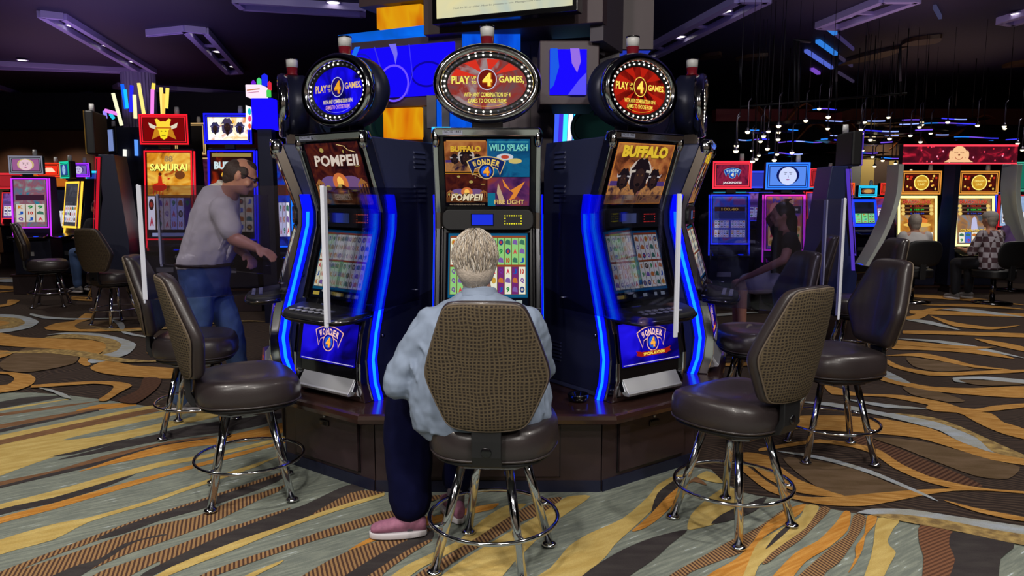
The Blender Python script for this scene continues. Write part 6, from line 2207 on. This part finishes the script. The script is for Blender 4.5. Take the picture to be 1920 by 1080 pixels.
# ================================================================ people
def fold_tex(name, size):
    t = bpy.data.textures.new(name, 'CLOUDS')
    t.noise_scale = size
    t.noise_depth = 2
    return t
FOLD = fold_tex('cloth_folds', 0.09)
FOLDF = fold_tex('hair_strands', 0.02)
def solid(name, mb, parent, voxel=.008, smooth=4, disp=0.0, tex=None, label=None):
    o = obj(name, mb, parent)
    r = o.modifiers.new('remesh', 'REMESH')
    r.mode = 'VOXEL'
    r.voxel_size = voxel
    r.use_smooth_shade = True
    if disp:
        d = o.modifiers.new('folds', 'DISPLACE')
        d.texture = tex or FOLD
        d.strength = disp
        d.mid_level = .5
        d.texture_coords = 'GLOBAL' if False else 'LOCAL'
    s = o.modifiers.new('smooth', 'SMOOTH')
    s.factor = .6
    s.iterations = smooth
    if label:
        o['label'] = label
    return o
def V(*a):
    return Vector(a)
def frame_of(f, u=(0, 0, 1)):
    f = Vector(f).normalized()
    r = f.cross(Vector(u)).normalized()
    u2 = r.cross(f).normalized()
    return Matrix((r, f, u2)).transposed()        # columns right, forward, up
def limb(b, pts, rad, m, n=14):
    b.tube(pts, rad, m, n)
    for p, r in zip(pts, rad):
        r = r if not isinstance(r, (list, tuple)) else min(r)
        b.ball(p, r * .98, m, 12, 8)
def hand(b, w, d, nrm, m, k=1.0, curl=.5):
    """palm, four unequal curled fingers and a thumb off its side; nrm is the palm side"""
    d = Vector(d).normalized()
    nrm = (Vector(nrm) - d * Vector(nrm).dot(d)).normalized()
    s = d.cross(nrm).normalized()
    R = Matrix((s, d, nrm)).transposed()
    b.ball(w + d * .048 * k, (.041 * k, .054 * k, .018 * k), m, 14, 8, R=R)
    for i, L in enumerate((.066, .076, .071, .056)):
        o = (-.029 + .0195 * i) * k
        p0 = w + d * .07 * k + s * o
        p1 = w + d * .096 * k + s * o * 1.08 + nrm * .004 * k
        p2 = p1 + (d * (1 - curl * .5) + nrm * curl * .7).normalized() * L * .5 * k
        p3 = p2 + (d * (1 - curl) + nrm * curl).normalized() * L * .48 * k
        b.tube([p0, p1, p2, p3], [.0095 * k, .0092 * k, .0085 * k, .0068 * k], m, 8)
    t0 = w + d * .02 * k - s * .028 * k
    t1 = w + d * .055 * k - s * .052 * k + nrm * .008 * k
    t2 = w + d * .082 * k - s * .05 * k + nrm * .022 * k
    b.tube([t0, t1, t2], [.013 * k, .0105 * k, .008 * k], m, 8)
def head(b, h, R, m, k=1.0):
    P = lambda x, y, z: h + R @ (V(x, y, z) * k)
    b.ball(h, (.074 * k, .094 * k, .104 * k), m, 18, 12, R=R)
    b.ball(P(0, .022, -.062), (.057 * k, .066 * k, .054 * k), m, 14, 8, R=R)
    b.ball(P(0, .06, -.088), (.028 * k, .026 * k, .022 * k), m, 10, 6, R=R)
    b.tube([P(0, .088, .012), P(0, .108, -.022), P(0, .098, -.034)], [.009 * k, .0135 * k, .011 * k], m, 8)
    b.tube([P(-.04, .082, .022), P(0, .092, .022), P(.04, .082, .022)], [.01 * k] * 3, m, 8)
    b.tube([P(-.02, .09, -.056), P(0, .096, -.056), P(.02, .09, -.056)], [.007 * k, .009 * k, .007 * k], m, 8)
    for s in (-1, 1):
        b.ball(P(s * .076, -.004, -.008), (.011 * k, .02 * k, .032 * k), m, 10, 8, R=R)
        b.ball(P(s * .045, .062, -.03), (.022 * k, .022 * k, .022 * k), m, 8, 6, R=R)
def ring_e(c, rx, ry, yaw=0.0, pitch=0.0, n=22):
    M = Matrix.Rotation(yaw, 3, 'Z') @ Matrix.Rotation(pitch, 3, 'X')
    return [Vector(c) + M @ V(rx * math.cos(2 * PI * k / n), ry * math.sin(2 * PI * k / n), 0) for k in range(n)]
def shoe(root, ankle, toe_dir, m, sole, name='shoe', L=.25, label=None):
    d = Vector((toe_dir[0], toe_dir[1], 0)).normalized()
    s = V(-d.y, d.x, 0)
    gz = .009
    A = V(ankle.x, ankle.y, gz)
    b = MB()
    rings = []
    for (t, w, hh) in ((-.075, .012, .05), (-.07, .028, .07), (-.03, .036, .085), (.02, .037, .08), (.07, .042, .062), (.12, .044, .05), (.155, .036, .042), (.172, .016, .03)):
        t *= L / .25
        rings.append([A + d * t + s * w * math.cos(2 * PI * k / 14) + V(0, 0, .018 + hh * .5 + hh * .5 * math.sin(2 * PI * k / 14)) for k in range(14)])
    b.loft(rings, m, True, True)
    o = obj(name, b, root, subsurf=1)
    b = MB()
    pts = []
    for k in range(24):
        a = 2 * PI * k / 24
        x = math.cos(a)
        t = (.05 + .127 * x) * L / .25
        w = .046 * abs(math.sin(a)) ** .75 * (1 if math.sin(a) > 0 else -1) * (1 + .12 * x)
        pts.append(A + d * t + s * w)
    b.loft([[p + V(0, 0, z) for p in pts] for z in (0, .026)], sole, True, True)
    obj('sole', b, o, .004)
    if label:
        o['label'] = label
    return o
def to_world_root(label, name='person', loc=(0, 0, 0)):
    return thing(name, label, 'person', loc)

SKIN = pm('skin_fair', 'c08a72', .5, noise_amt=.08, nscale=30)
SKIN_R = pm('skin_ruddy', 'c48a70', .5, noise_amt=.08, nscale=30)
HAIRW = pm('hair_white', 'a89c90', .55, bump=(160, .5, .006), noise_amt=.3, nscale=60)
DENIM = pm('denim', '3d5580', .85, noise_amt=.25, nscale=18, bump=(300, .2, .002))
NAVY = pm('navy_fleece', '080a2a', .95, noise_amt=.15, nscale=40, spec=.1)
SHIRT = pm('pale_chambray', '78859a', .85, noise_amt=.08, nscale=25, bump=(400, .15, .002))
POLO = pm('cream_polo', 'cfc7ba', .85, noise_amt=.06, nscale=25, bump=(400, .15, .002))

# ---------------- the seated woman
W = to_world_root('person with short white hair and pale blue shirt seated with the back to us')
b = MB()
Hc = V(-.150, 2.985, 1.232)
HR = frame_of((-.12, .96, -.12))
head(b, Hc, HR, SKIN)
limb(b, [V(-.125, 2.95, 1.06), V(-.145, 2.965, 1.15)], [.058, .056], SKIN)
for (sh, el, wr, hd) in (((-.325, 2.94, .98), (-.44, 2.92, .765), (-.36, 3.22, .86), (.35, .9, .1)), ((.065, 2.95, .98), (.115, 3.08, .78), (.0, 3.30, .88), (-.3, .9, .1))):
    sh, el, wr = Vector(sh), Vector(el), Vector(wr)
    limb(b, [sh, (sh + el) / 2, el], [.034, .038, .038], SKIN)
    limb(b, [el, el + (wr - el) * .35, wr], [.04, .038, .026], SKIN)
    hand(b, wr, wr - el, (0, 0, -1), SKIN, .95, .45)
# a bridge inside the clothes keeps the body one surface
limb(b, [V(-.125, 2.95, 1.06), V(-.125, 2.93, .98)], [.06, .08], SKIN)
limb(b, [V(-.335, 2.94, .98), V(-.125, 2.94, .99), V(.075, 2.95, .98)], [.034, .06, .034], SKIN)
solid('body', b, W, .0065, 3)
b = MB()
# hair: full cap down to the nape
b.ball(Hc + HR @ V(0, -.012, .016), (.088, .104, .112), HAIRW, 18, 12, R=HR)
b.ball(Hc + HR @ V(0, -.045, -.04), (.076, .064, .07), HAIRW, 16, 10, R=HR)
b.ball(Hc + HR @ V(0, -.045, -.085), (.05, .036, .035), HAIRW, 14, 8, R=HR)
hair = solid('hair', b, W, .006, 4)
# short combed strands that follow the skull from the crown down to the nape
HS = [pm('hair_strand_ash', '9c9083', .5, spec=.3), pm('hair_strand_white', 'c9c2b8', .5, spec=.3), pm('hair_strand_sand', 'b3a48f', .5, spec=.3), pm('hair_strand_grey', '857b72', .5, spec=.3)]
b = MB()
rh = random.Random(12)
def skull(th, ph, lift=0.0):
    """th from the crown downwards, ph round the head, 0 at the back"""
    z = math.cos(th)
    r_ = math.sin(th)
    low = max(0.0, -z)
    x = math.sin(ph) * r_ * (.0895 - .03 * low)
    y = -math.cos(ph) * r_ * (.105 - .03 * low)
    return Hc + HR @ V(x * (1 + lift / .09), -.012 + y * (1 + lift / .1) - .012 * low, .016 + z * (.113 + (.035 if z < 0 else 0)) * (1 + lift / .11))
for k in range(2600):
    ph = rh.uniform(-2.25, 2.25)
    th = math.acos(rh.uniform(-.9, 1.0))
    if abs(ph) > 1.5 and th > 1.25:
        continue
    L = rh.uniform(.25, .5)
    dp = rh.uniform(-.12, .12)
    l0 = rh.uniform(.001, .004)
    pts = [skull(th, ph, l0), skull(min(2.7, th + L * .5), ph + dp * .5, l0 + .003), skull(min(2.8, th + L), ph + dp, l0 + .002)]
    b.tube(pts, [.0014, .0013, .0004], rh.choice(HS), 4)
obj('hair_strands', b, hair, fix=False)
for s in (-1, 1):
    e = MB()
    e.ball(Hc + HR @ V(s * .03, .083, .006), (.012, .008, .008), pm('eye_white', 'd8d4ce', .3), 10, 6, R=HR)
    e.ball(Hc + HR @ V(s * .03, .09, .006), (.005, .003, .005), pm('iris', '3a4a58', .3), 8, 6, R=HR)
    obj('eye', e, W)
# shirt
b = MB()
rings = [ring_e((-.13, 2.895, .585), .275, .215), ring_e((-.13, 2.90, .64), .292, .225), ring_e((-.13, 2.905, .72), .286, .222), ring_e((-.135, 2.91, .82), .262, .205), ring_e((-.132, 2.925, .92), .236, .178), ring_e((-.128, 2.94, 1.0), .222, .15), ring_e((-.126, 2.955, 1.055), .18, .115, 0, -.1), ring_e((-.128, 2.962, 1.09), .105, .085, 0, -.2), ring_e((-.13, 2.965, 1.105), .08, .072, 0, -.2)]
b.loft(rings, SHIRT, True, True)
limb(b, [V(-.315, 2.94, .985), V(-.385, 2.93, .88), V(-.445, 2.92, .765)], [.074, .074, .07], SHIRT)
limb(b, [V(-.445, 2.92, .755), V(-.43, 2.985, .765)], [.078, .066], SHIRT)
b.tube([V(-.45, 2.955, .758), V(-.435, 3.0, .772)], [.075, .07], SHIRT, 14)
limb(b, [V(.06, 2.95, .985), V(.09, 3.0, .88), V(.115, 3.08, .78)], [.076, .072, .068], SHIRT)
limb(b, [V(.115, 3.08, .78), V(.09, 3.14, .80)], [.072, .062], SHIRT)
# hem that hangs over the left rear edge of the seat
rings = []
for (z, k) in ((.70, 1.0), (.64, 1.02), (.58, .9), (.545, .62), (.53, .35)):
    rings.append(ring_e((-.30 + .04 * (1 - k), 2.83 - .03 * (1 - k), z), .12 * k, .075 * k, -.5))
b.loft(rings, SHIRT, True, True)
# creases
for (p, q, r) in (((-.37, 2.80, .80), (-.27, 2.74, .60), .014), ((-.33, 2.78, .86), (-.22, 2.71, .66), .012), ((-.39, 2.84, .74), (-.34, 2.78, .58), .012), ((-.25, 2.81, 1.0), (-.02, 2.80, 1.01), .014), ((-.37, 2.87, .93), (-.31, 2.80, .86), .012), ((-.40, 2.86, .86), (-.38, 2.83, .80), .012), ((-.28, 2.77, .93), (-.22, 2.75, .85), .01), ((.06, 2.80, .95), (.02, 2.78, .85), .012), ((.1, 2.84, .78), (.13, 2.78, .66), .012)):
    b.tube([Vector(p), (Vector(p) + Vector(q)) / 2 + V(0, -.012, 0), Vector(q)], [r * .5, r, r * .5], SHIRT, 8)
solid('shirt', b, W, .008, 2, .034)
b = MB()
rings = [ring_e((-.13, 2.955, 1.085), .085, .078, 0, -.25), ring_e((-.132, 2.958, 1.11), .074, .068, 0, -.25), ring_e((-.132, 2.96, 1.128), .069, .064, 0, -.25)]
b.loft(rings, SHIRT, True, True)
solid('collar', b, W, .006, 2)
# trousers
b = MB()
rings = [ring_e((-.13, 2.93, .625), .2, .17), ring_e((-.13, 2.93, .70), .2, .17), ring_e((-.13, 2.93, .8), .18, .15)]
b.loft(rings, NAVY, True, True)
limb(b, [V(-.23, 2.96, .70), V(-.36, 3.12, .665), V(-.45, 3.2, .595)], [.105, .11, .112], NAVY)
limb(b, [V(-.45, 3.2, .595), V(-.462, 3.19, .42), V(-.455, 3.16, .25), V(-.45, 3.14, .15)], [.112, .112, .1, .094], NAVY)
limb(b, [V(-.02, 2.96, .70), V(-.08, 3.18, .67), V(-.13, 3.33, .60)], [.105, .1, .095], NAVY)
limb(b, [V(-.13, 3.33, .6), V(-.2, 3.34, .4), V(-.255, 3.32, .19)], [.095, .085, .075], NAVY)
solid('trousers', b, W, .010, 4, .014)
PINK = pm('pink_mesh_shoe', '8c5870', .75, noise_amt=.5, nscale=45)
SOLE = pm('pale_sole', 'c3bfc4', .6)
shoe(W, V(-.452, 3.115, .1), (-.99, -.10), PINK, SOLE, label='pink and mauve trainer turned sideways')
shoe(W, V(-.262, 3.29, .1), (-.35, .92), PINK, SOLE)
for (p, q) in ((V(-.452, 3.12, .06), V(-.45, 3.13, .2)), (V(-.262, 3.29, .06), V(-.256, 3.31, .24))):
    b = MB()
    limb(b, [p, q], [.04, .042], pm('grey_sock', '5c5560', .9))
    obj('sock', b, W)
b = MB()
c = V(-.415, 3.04, .79)
dd = V(.095, .3, .095).normalized()
n1 = dd.orthogonal().normalized()
n2 = dd.cross(n1)
b.tube([c + (n1 * math.cos(2 * PI * k / 20) + n2 * math.sin(2 * PI * k / 20)) * .041 for k in range(20)], .005, CHROME, 6, True)
obj('bracelet', b, W)

# ---------------- the standing man
M_ = to_world_root('person standing at the side machine in a cream polo shirt and blue jeans, glasses')
YM = 5.12
def mv(u, v, y=YM):
    return at(u, v, y)
Hc = mv(452, 328, 5.05)
HR = frame_of((.86, .18, -.42))
b = MB()
head(b, Hc, HR, SKIN_R, 1.08)
nb = mv(430, 362)
limb(b, [nb + V(-.02, 0, -.04), Hc + HR @ V(0, -.02, -.07)], [.07, .062], SKIN_R)
shR, shL = mv(418, 392, YM - .19), mv(420, 390, YM + .19)
elR = mv(438, 447, 4.88)
wrR = mv(484, 466, 4.80)
elL = mv(432, 452, 5.2)
wrL = mv(462, 478, 5.02)
limb(b, [shR, (shR + elR) / 2, elR], [.055, .05, .045], SKIN_R)
limb(b, [elR, elR + (wrR - elR) * .35, wrR], [.046, .044, .029], SKIN_R)
hand(b, wrR, wrR - elR, (0, .3, -1), SKIN_R, .95, .5)
limb(b, [shL, (shL + elL) / 2, elL], [.055, .05, .044], SKIN_R)
limb(b, [elL, elL + (wrL - elL) * .35, wrL], [.044, .042, .029], SKIN_R)
hand(b, wrL, wrL - elL, (0, -.3, -1), SKIN_R, .95, .9)
limb(b, [shR, nb + V(-.04, 0, -.1), shL], [.05, .08, .05], SKIN_R)
solid('body', b, M_, .0075, 3)
HB = pm('hair_brown', '3c2a24', .6, bump=(150, .5, .006), noise_amt=.3, nscale=50)
b = MB()
b.ball(Hc + HR @ V(0, -.035, .0), (.086, .085, .092), HB, 16, 10, R=HR)
b.ball(Hc + HR @ V(0, -.06, -.05), (.068, .045, .05), HB, 14, 8, R=HR)
for s in (-1, 1):
    b.ball(Hc + HR @ V(s * .07, .012, .02), (.017, .04, .045), HB, 10, 8, R=HR)
b.ball(Hc + HR @ V(0, .02, .075), (.05, .06, .04), HB, 12, 8, R=HR)
solid('hair', b, M_, .007, 2, .005, FOLDF)
g = MB()
for s in (-1, 1):
    cc = Hc + HR @ V(s * .036, .104, .008)
    g.tube([cc + HR @ V(.026 * math.cos(2 * PI * k / 16), 0, .019 * math.sin(2 * PI * k / 16)) for k in range(16)], .003, BLACK, 6, True)
    g.tube([Hc + HR @ V(s * .06, .1, .012), Hc + HR @ V(s * .086, .04, .012), Hc + HR @ V(s * .088, -.01, .006)], .003, BLACK, 6)
g.tube([Hc + HR @ V(-.01, .106, .012), Hc + HR @ V(.01, .106, .012)], .003, BLACK, 6)
obj('glasses', g, M_)
for s in (-1, 1):
    e = MB()
    e.ball(Hc + HR @ V(s * .034, .09, .006), (.013, .008, .009), pm('eye_white', 'd8d4ce', .3), 10, 6, R=HR)
    e.ball(Hc + HR @ V(s * .034, .0965, .006), (.005, .003, .005), pm('iris', '3a4a58', .3), 8, 6, R=HR)
    obj('eye', e, M_)
def ringp(u0, u1, v, ry, dv=0, y=YM):
    """torso ring seen from its side: spans u0..u1 in the photo, ry deep"""
    a, c_ = mv(u0, v - dv, y), mv(u1, v + dv, y)
    c0 = (a + c_) / 2
    ax = (c_ - a) / 2
    return [c0 + ax * math.cos(2 * PI * k / 22) + V(0, ry, 0) * math.sin(2 * PI * k / 22) for k in range(22)]
b = MB()
b.loft([ringp(333, 432, 500, .185, -4), ringp(334, 440, 485, .195, -5), ringp(342, 450, 460, .2, -2), ringp(353, 448, 430, .2, 4), ringp(364, 446, 405, .2, 9), ringp(374, 446, 383, .19, 13), ringp(386, 446, 365, .15, 14), ringp(402, 446, 352, .09, 10), ringp(412, 446, 347, .066, 7)], POLO, True, True)
limb(b, [shR, shR + (elR - shR) * .7], [.09, .078], POLO)
limb(b, [shL, shL + (elL - shL) * .7], [.09, .078], POLO)
for (p, q) in (((372, 400), (350, 470)), ((395, 410), (372, 490)), ((430, 420), (410, 470)), ((440, 440), (424, 490))):
    A, B = mv(p[0], p[1], YM - .19), mv(q[0], q[1], YM - .18)
    b.tube([A, (A + B) / 2, B], [.006, .014, .006], POLO, 8)
solid('polo_shirt', b, M_, .011, 3, .024)
b = MB()
b.loft([ringp(406, 450, 352, .085, 9), ringp(410, 450, 345, .078, 9)], POLO, True, True)
solid('collar', b, M_, .008, 2)
b = MB()
b.loft([ringp(336, 428, 488, .175, -2), ringp(335, 430, 510, .18), ringp(340, 428, 535, .17), ringp(348, 424, 555, .13)], DENIM, True, True)
for (dy, f0, f1) in ((-.095, (-2.30, 5.02), 0), (.095, (-1.98, 5.28), 0)):
    hip = mv(385, 530, YM) + V(0, dy, 0)
    kn = V((hip.x + f0[0]) / 2 + .06, YM + dy, .52)
    an = V(f0[0], f0[1], .1)
    limb(b, [hip, (hip + kn) / 2, kn], [.108, .098, .078], DENIM)
    limb(b, [kn, (kn + an) / 2, an], [.078, .076, .066], DENIM)
solid('jeans', b, M_, .011, 3, .022)
b = MB()
ra = ringp(334, 433, 495, .186)
b.tube(ra, .012, pm('brown_belt', '2a1c16', .5), 6, True)
obj('belt', b, M_)
GSH = pm('grey_trainer', '6d6a6c', .7)
shoe(M_, V(-2.30, 5.02, .1), (.97, .15), GSH, SOLE, L=.28)
shoe(M_, V(-1.98, 5.28, .1), (.97, .1), GSH, SOLE, L=.28)

# ---------------- seated players in the distance
def seated(label, x, y, sz, yaw, shirt, trou, hairm, skin=SKIN, k=1.0, lean=.05, armL=None, armR=None, sleeve=.45, cap=None, longhair=False, shorts=False, hat=None, name='person'):
    """faces +y in its own frame; hips rest on the seat at height sz"""
    t = thing(name, label, 'person', (x, y, 0), yaw)
    z = sz
    nk = V(0, lean, z + .56 * k)
    h = nk + V(0, .03, .15 * k)
    R = frame_of((0, .97, -.12))
    b = MB()
    head(b, h, R, skin)
    limb(b, [nk, h + V(0, -.01, -.05)], [.056, .053], skin)
    arms = []
    for s, ov in ((-1, armL), (1, armR)):
        sh = V(s * .17, lean * .8, z + .5 * k)
        el = Vector(ov[0]) + V(0, 0, z) if ov else V(s * .25, .12, z + .24)
        wr = Vector(ov[1]) + V(0, 0, z) if ov else V(s * .14, .36, z + .27)
        arms.append((sh, el, wr))
        limb(b, [sh, (sh + el) / 2, el], [.05, .045, .04], skin)
        limb(b, [el, el + (wr - el) * .35, wr], [.04, .037, .026], skin)
        hand(b, wr, wr - el, (0, 0, -1), skin, 1.0, .4)
    limb(b, [arms[0][0], nk + V(0, 0, -.05), arms[1][0]], [.05, .07, .05], skin)
    limb(b, [nk + V(0, 0, -.05), V(0, 0, z + .2), V(0, .0, z + .12)], [.08, .1, .1], skin)
    for s in (-1, 1):
        kn = V(s * .13, .44, z + .05)
        an = V(s * .13, .42, max(.1, z - .42))
        limb(b, [V(s * .09, .02, z + .1), kn], [.06, .05], skin)
        limb(b, [kn, an], [.05, .035], skin)
    solid('body', b, t, .011, 2)
    b = MB()
    b.ball(h + V(0, -.016, .02), (.086, .1, .102), hairm, 14, 10)
    b.ball(h + V(0, -.05, -.045), (.068, .05, .07 if not longhair else .12), hairm, 12, 8)
    if longhair:
        limb(b, [h + V(0, -.07, -.05), h + V(0, -.09, -.25)], [.07, .05], hairm)
    solid('hair', b, t, .012, 2)
    if hat:
        b = MB()
        b.ball(h + V(0, -.005, .045), (.092, .108, .075), hat, 14, 8)
        b.lathe([(.06, .0), (.085, .004), (.06, .01)], hat, 14, M=Matrix.Translation(h + V(0, .1, .04)))
        obj('cap', b, t)
    b = MB()
    b.loft([ring_e((0, 0, z + .01), .19 * k, .15), ring_e((0, 0, z + .12), .2 * k, .155), ring_e((0, lean * .4, z + .3), .185 * k, .14), ring_e((0, lean * .8, z + .46 * k), .19, .12), ring_e((0, lean, z + .53 * k), .12, .09), ring_e((0, lean, z + .565 * k), .066, .064)], shirt, True, True)
    for sh, el, wr in arms:
        limb(b, [sh, sh + (el - sh) * min(1, sleeve * 2)], [.07, .064], shirt)
        if sleeve > .5:
            limb(b, [el, el + (wr - el) * (sleeve - .5) * 2], [.058, .045], shirt)
    solid('shirt', b, t, .014, 2, .02)
    b = MB()
    b.loft([ring_e((0, 0, z + .005), .17, .15), ring_e((0, 0, z + .13), .175, .15)], trou, True, True)
    for s in (-1, 1):
        kn = V(s * .13, .44, z + .06)
        an = V(s * .13, .42, max(.12, z - .40))
        if shorts:
            limb(b, [V(s * .09, .03, z + .1), V(s * .12, .34, z + .07)], [.1, .09], trou)
        else:
            limb(b, [V(s * .09, .03, z + .09), kn], [.095, .078], trou)
            limb(b, [kn, an], [.078, .06], trou)
    solid('trousers' if not shorts else 'shorts', b, t, .014, 2, .012)
    for s in (-1, 1):
        an = V(s * .13, .42, .1)
        o = shoe(t, an, (0, 1), GSH, SOLE)
        if z - .42 > .12:
            for q in [o] + list(o.children):
                if q is o:
                    q.location.z = z - .52
    return t
BLK_TOP = pm('black_top', '0e0e14', .85)
HBLK = pm('hair_black', '0a090c', .5)
rst = copy_tree(stool0)
rst.location = (2.58, 6.8, .008)
rst.rotation_euler.z = math.radians(84)
rst['label'] = 'stool under the person in black, seen through the acrylic shields'
seated('person in black top and white shorts, one hand on the head, behind the shields', 2.55, 6.8, .61, math.radians(84), BLK_TOP, pm('white_shorts', 'b8b4b4', .8), HBLK, SKIN_R, armL=((-.3, .12, .32), (-.2, .4, .16)), armR=((.3, .12, .66), (.08, .06, .80)), sleeve=.2, longhair=True, shorts=True)
# low black chairs and the two players at the gold machines
def lounge(label, x, y, yaw, group='low black chairs at the gold machines'):
    t = thing('low_chair', label, 'chair', (x, y, 0.008), yaw, group)
    m = pm('black_upholstery', '0c0c10', .5)
    b = MB()
    b.loft([[(px * .95, py * .95, z) for px, py in seat_outline(1.0)] for z in (.36, .38, .44, .46)], m, True, True)
    obj('seat', b, t)
    b = MB()
    r_ = []
    for kz, z in ((.8, .50), (1.0, .62), (1.05, .74), (.92, .84), (.6, .88)):
        r_.append([(.25 * kz * math.cos(a), -.26 - (z - .5) * .12 + .03 * math.sin(a) + .3 * (.25 * kz * math.cos(a)) ** 2, z) for a in [2 * PI * i / 20 for i in range(20)]])
    b.loft(r_, m, True, True)
    obj('backrest', b, t, subsurf=1)
    b = MB()
    b.box(-.04, .04, -.27, -.1, .34, .37, BLACKM)
    b.box(-.04, .04, -.29, -.25, .34, .56, BLACKM)
    obj('back_bracket', b, t, .004)
    b = MB()
    b.lathe([(.035, .03), (.035, .36)], CHROME_D, 14)
    obj('column', b, t)
    b = MB()
    b.lathe([(.25, 0), (.25, .012), (.05, .035)], CHROME_D, 24)
    obj('base', b, t)
    return t
for (u, Y, yaw, lb) in ((1721, 10.35, -.04, 'low black chair with the white-shirted player at the left gold machine'), (1876, 10.2, .25, 'low black chair with the plaid-shirted player at the right gold machine')):
    p = at(u, 365, Y)
    lounge(lb, p.x, p.y, yaw)
p = at(1724, 365, 10.38)
seated('person with white hair and white shirt seated at the left gold machine', p.x, p.y, .465, 0, pm('white_shirt', 'c8c4c4', .8), pm('pale_trousers', '8a8484', .85), HAIRW, k=.92)
p = at(1870, 365, 10.25)
def plaid():
    m = pm('plaid_shirt', '8a7480', .85)
    nt = m.node_tree
    bs = nt.nodes['Principled BSDF']
    tc = nt.nodes.new('ShaderNodeTexCoord')
    ck = nt.nodes.new('ShaderNodeTexChecker')
    ck.inputs['Scale'].default_value = 14
    ck.inputs['Color1'].default_value = lin('a8a0aa')
    ck.inputs['Color2'].default_value = lin('4a3038')
    nt.links.new(tc.outputs['Object'], ck.inputs['Vector'])
    nt.links.new(ck.outputs[0], bs.inputs['Base Color'])
    return m
seated('person in a plaid shirt and pale cap seated at the right gold machine', p.x, p.y, .465, .35, plaid(), pm('dark_trousers', '14141e', .9), HAIRW, SKIN_R, k=.98, sleeve=.5, hat=pm('pale_cap', '9a9490', .8))
p = at(190, 365, 10.6)
ls = copy_tree(stool0)
ls.location = (p.x, p.y, .008)
ls.rotation_euler.z = math.radians(70)
ls['label'] = 'stool under the dark seated figure at the far left machines'
seated('person in dark clothes and jeans seated at the far left bank', p.x, p.y, .61, math.radians(70), pm('dark_jacket', '1c1a24', .85), DENIM, HBLK, SKIN_R, sleeve=1.0)
p = at(1908, 365, 11.6)
lounge('low black chair at the right picture edge', p.x, p.y, .5, 'low black chairs at the gold machines')
seated('person in a violet top at the right picture edge beyond the plaid shirt', p.x, p.y, .465, .5, pm('violet_top', '8a6ab0', .8), pm('dark_trousers', '14141e', .9), pm('hair_brown', '3c2a24', .6), SKIN_R, k=1.0)
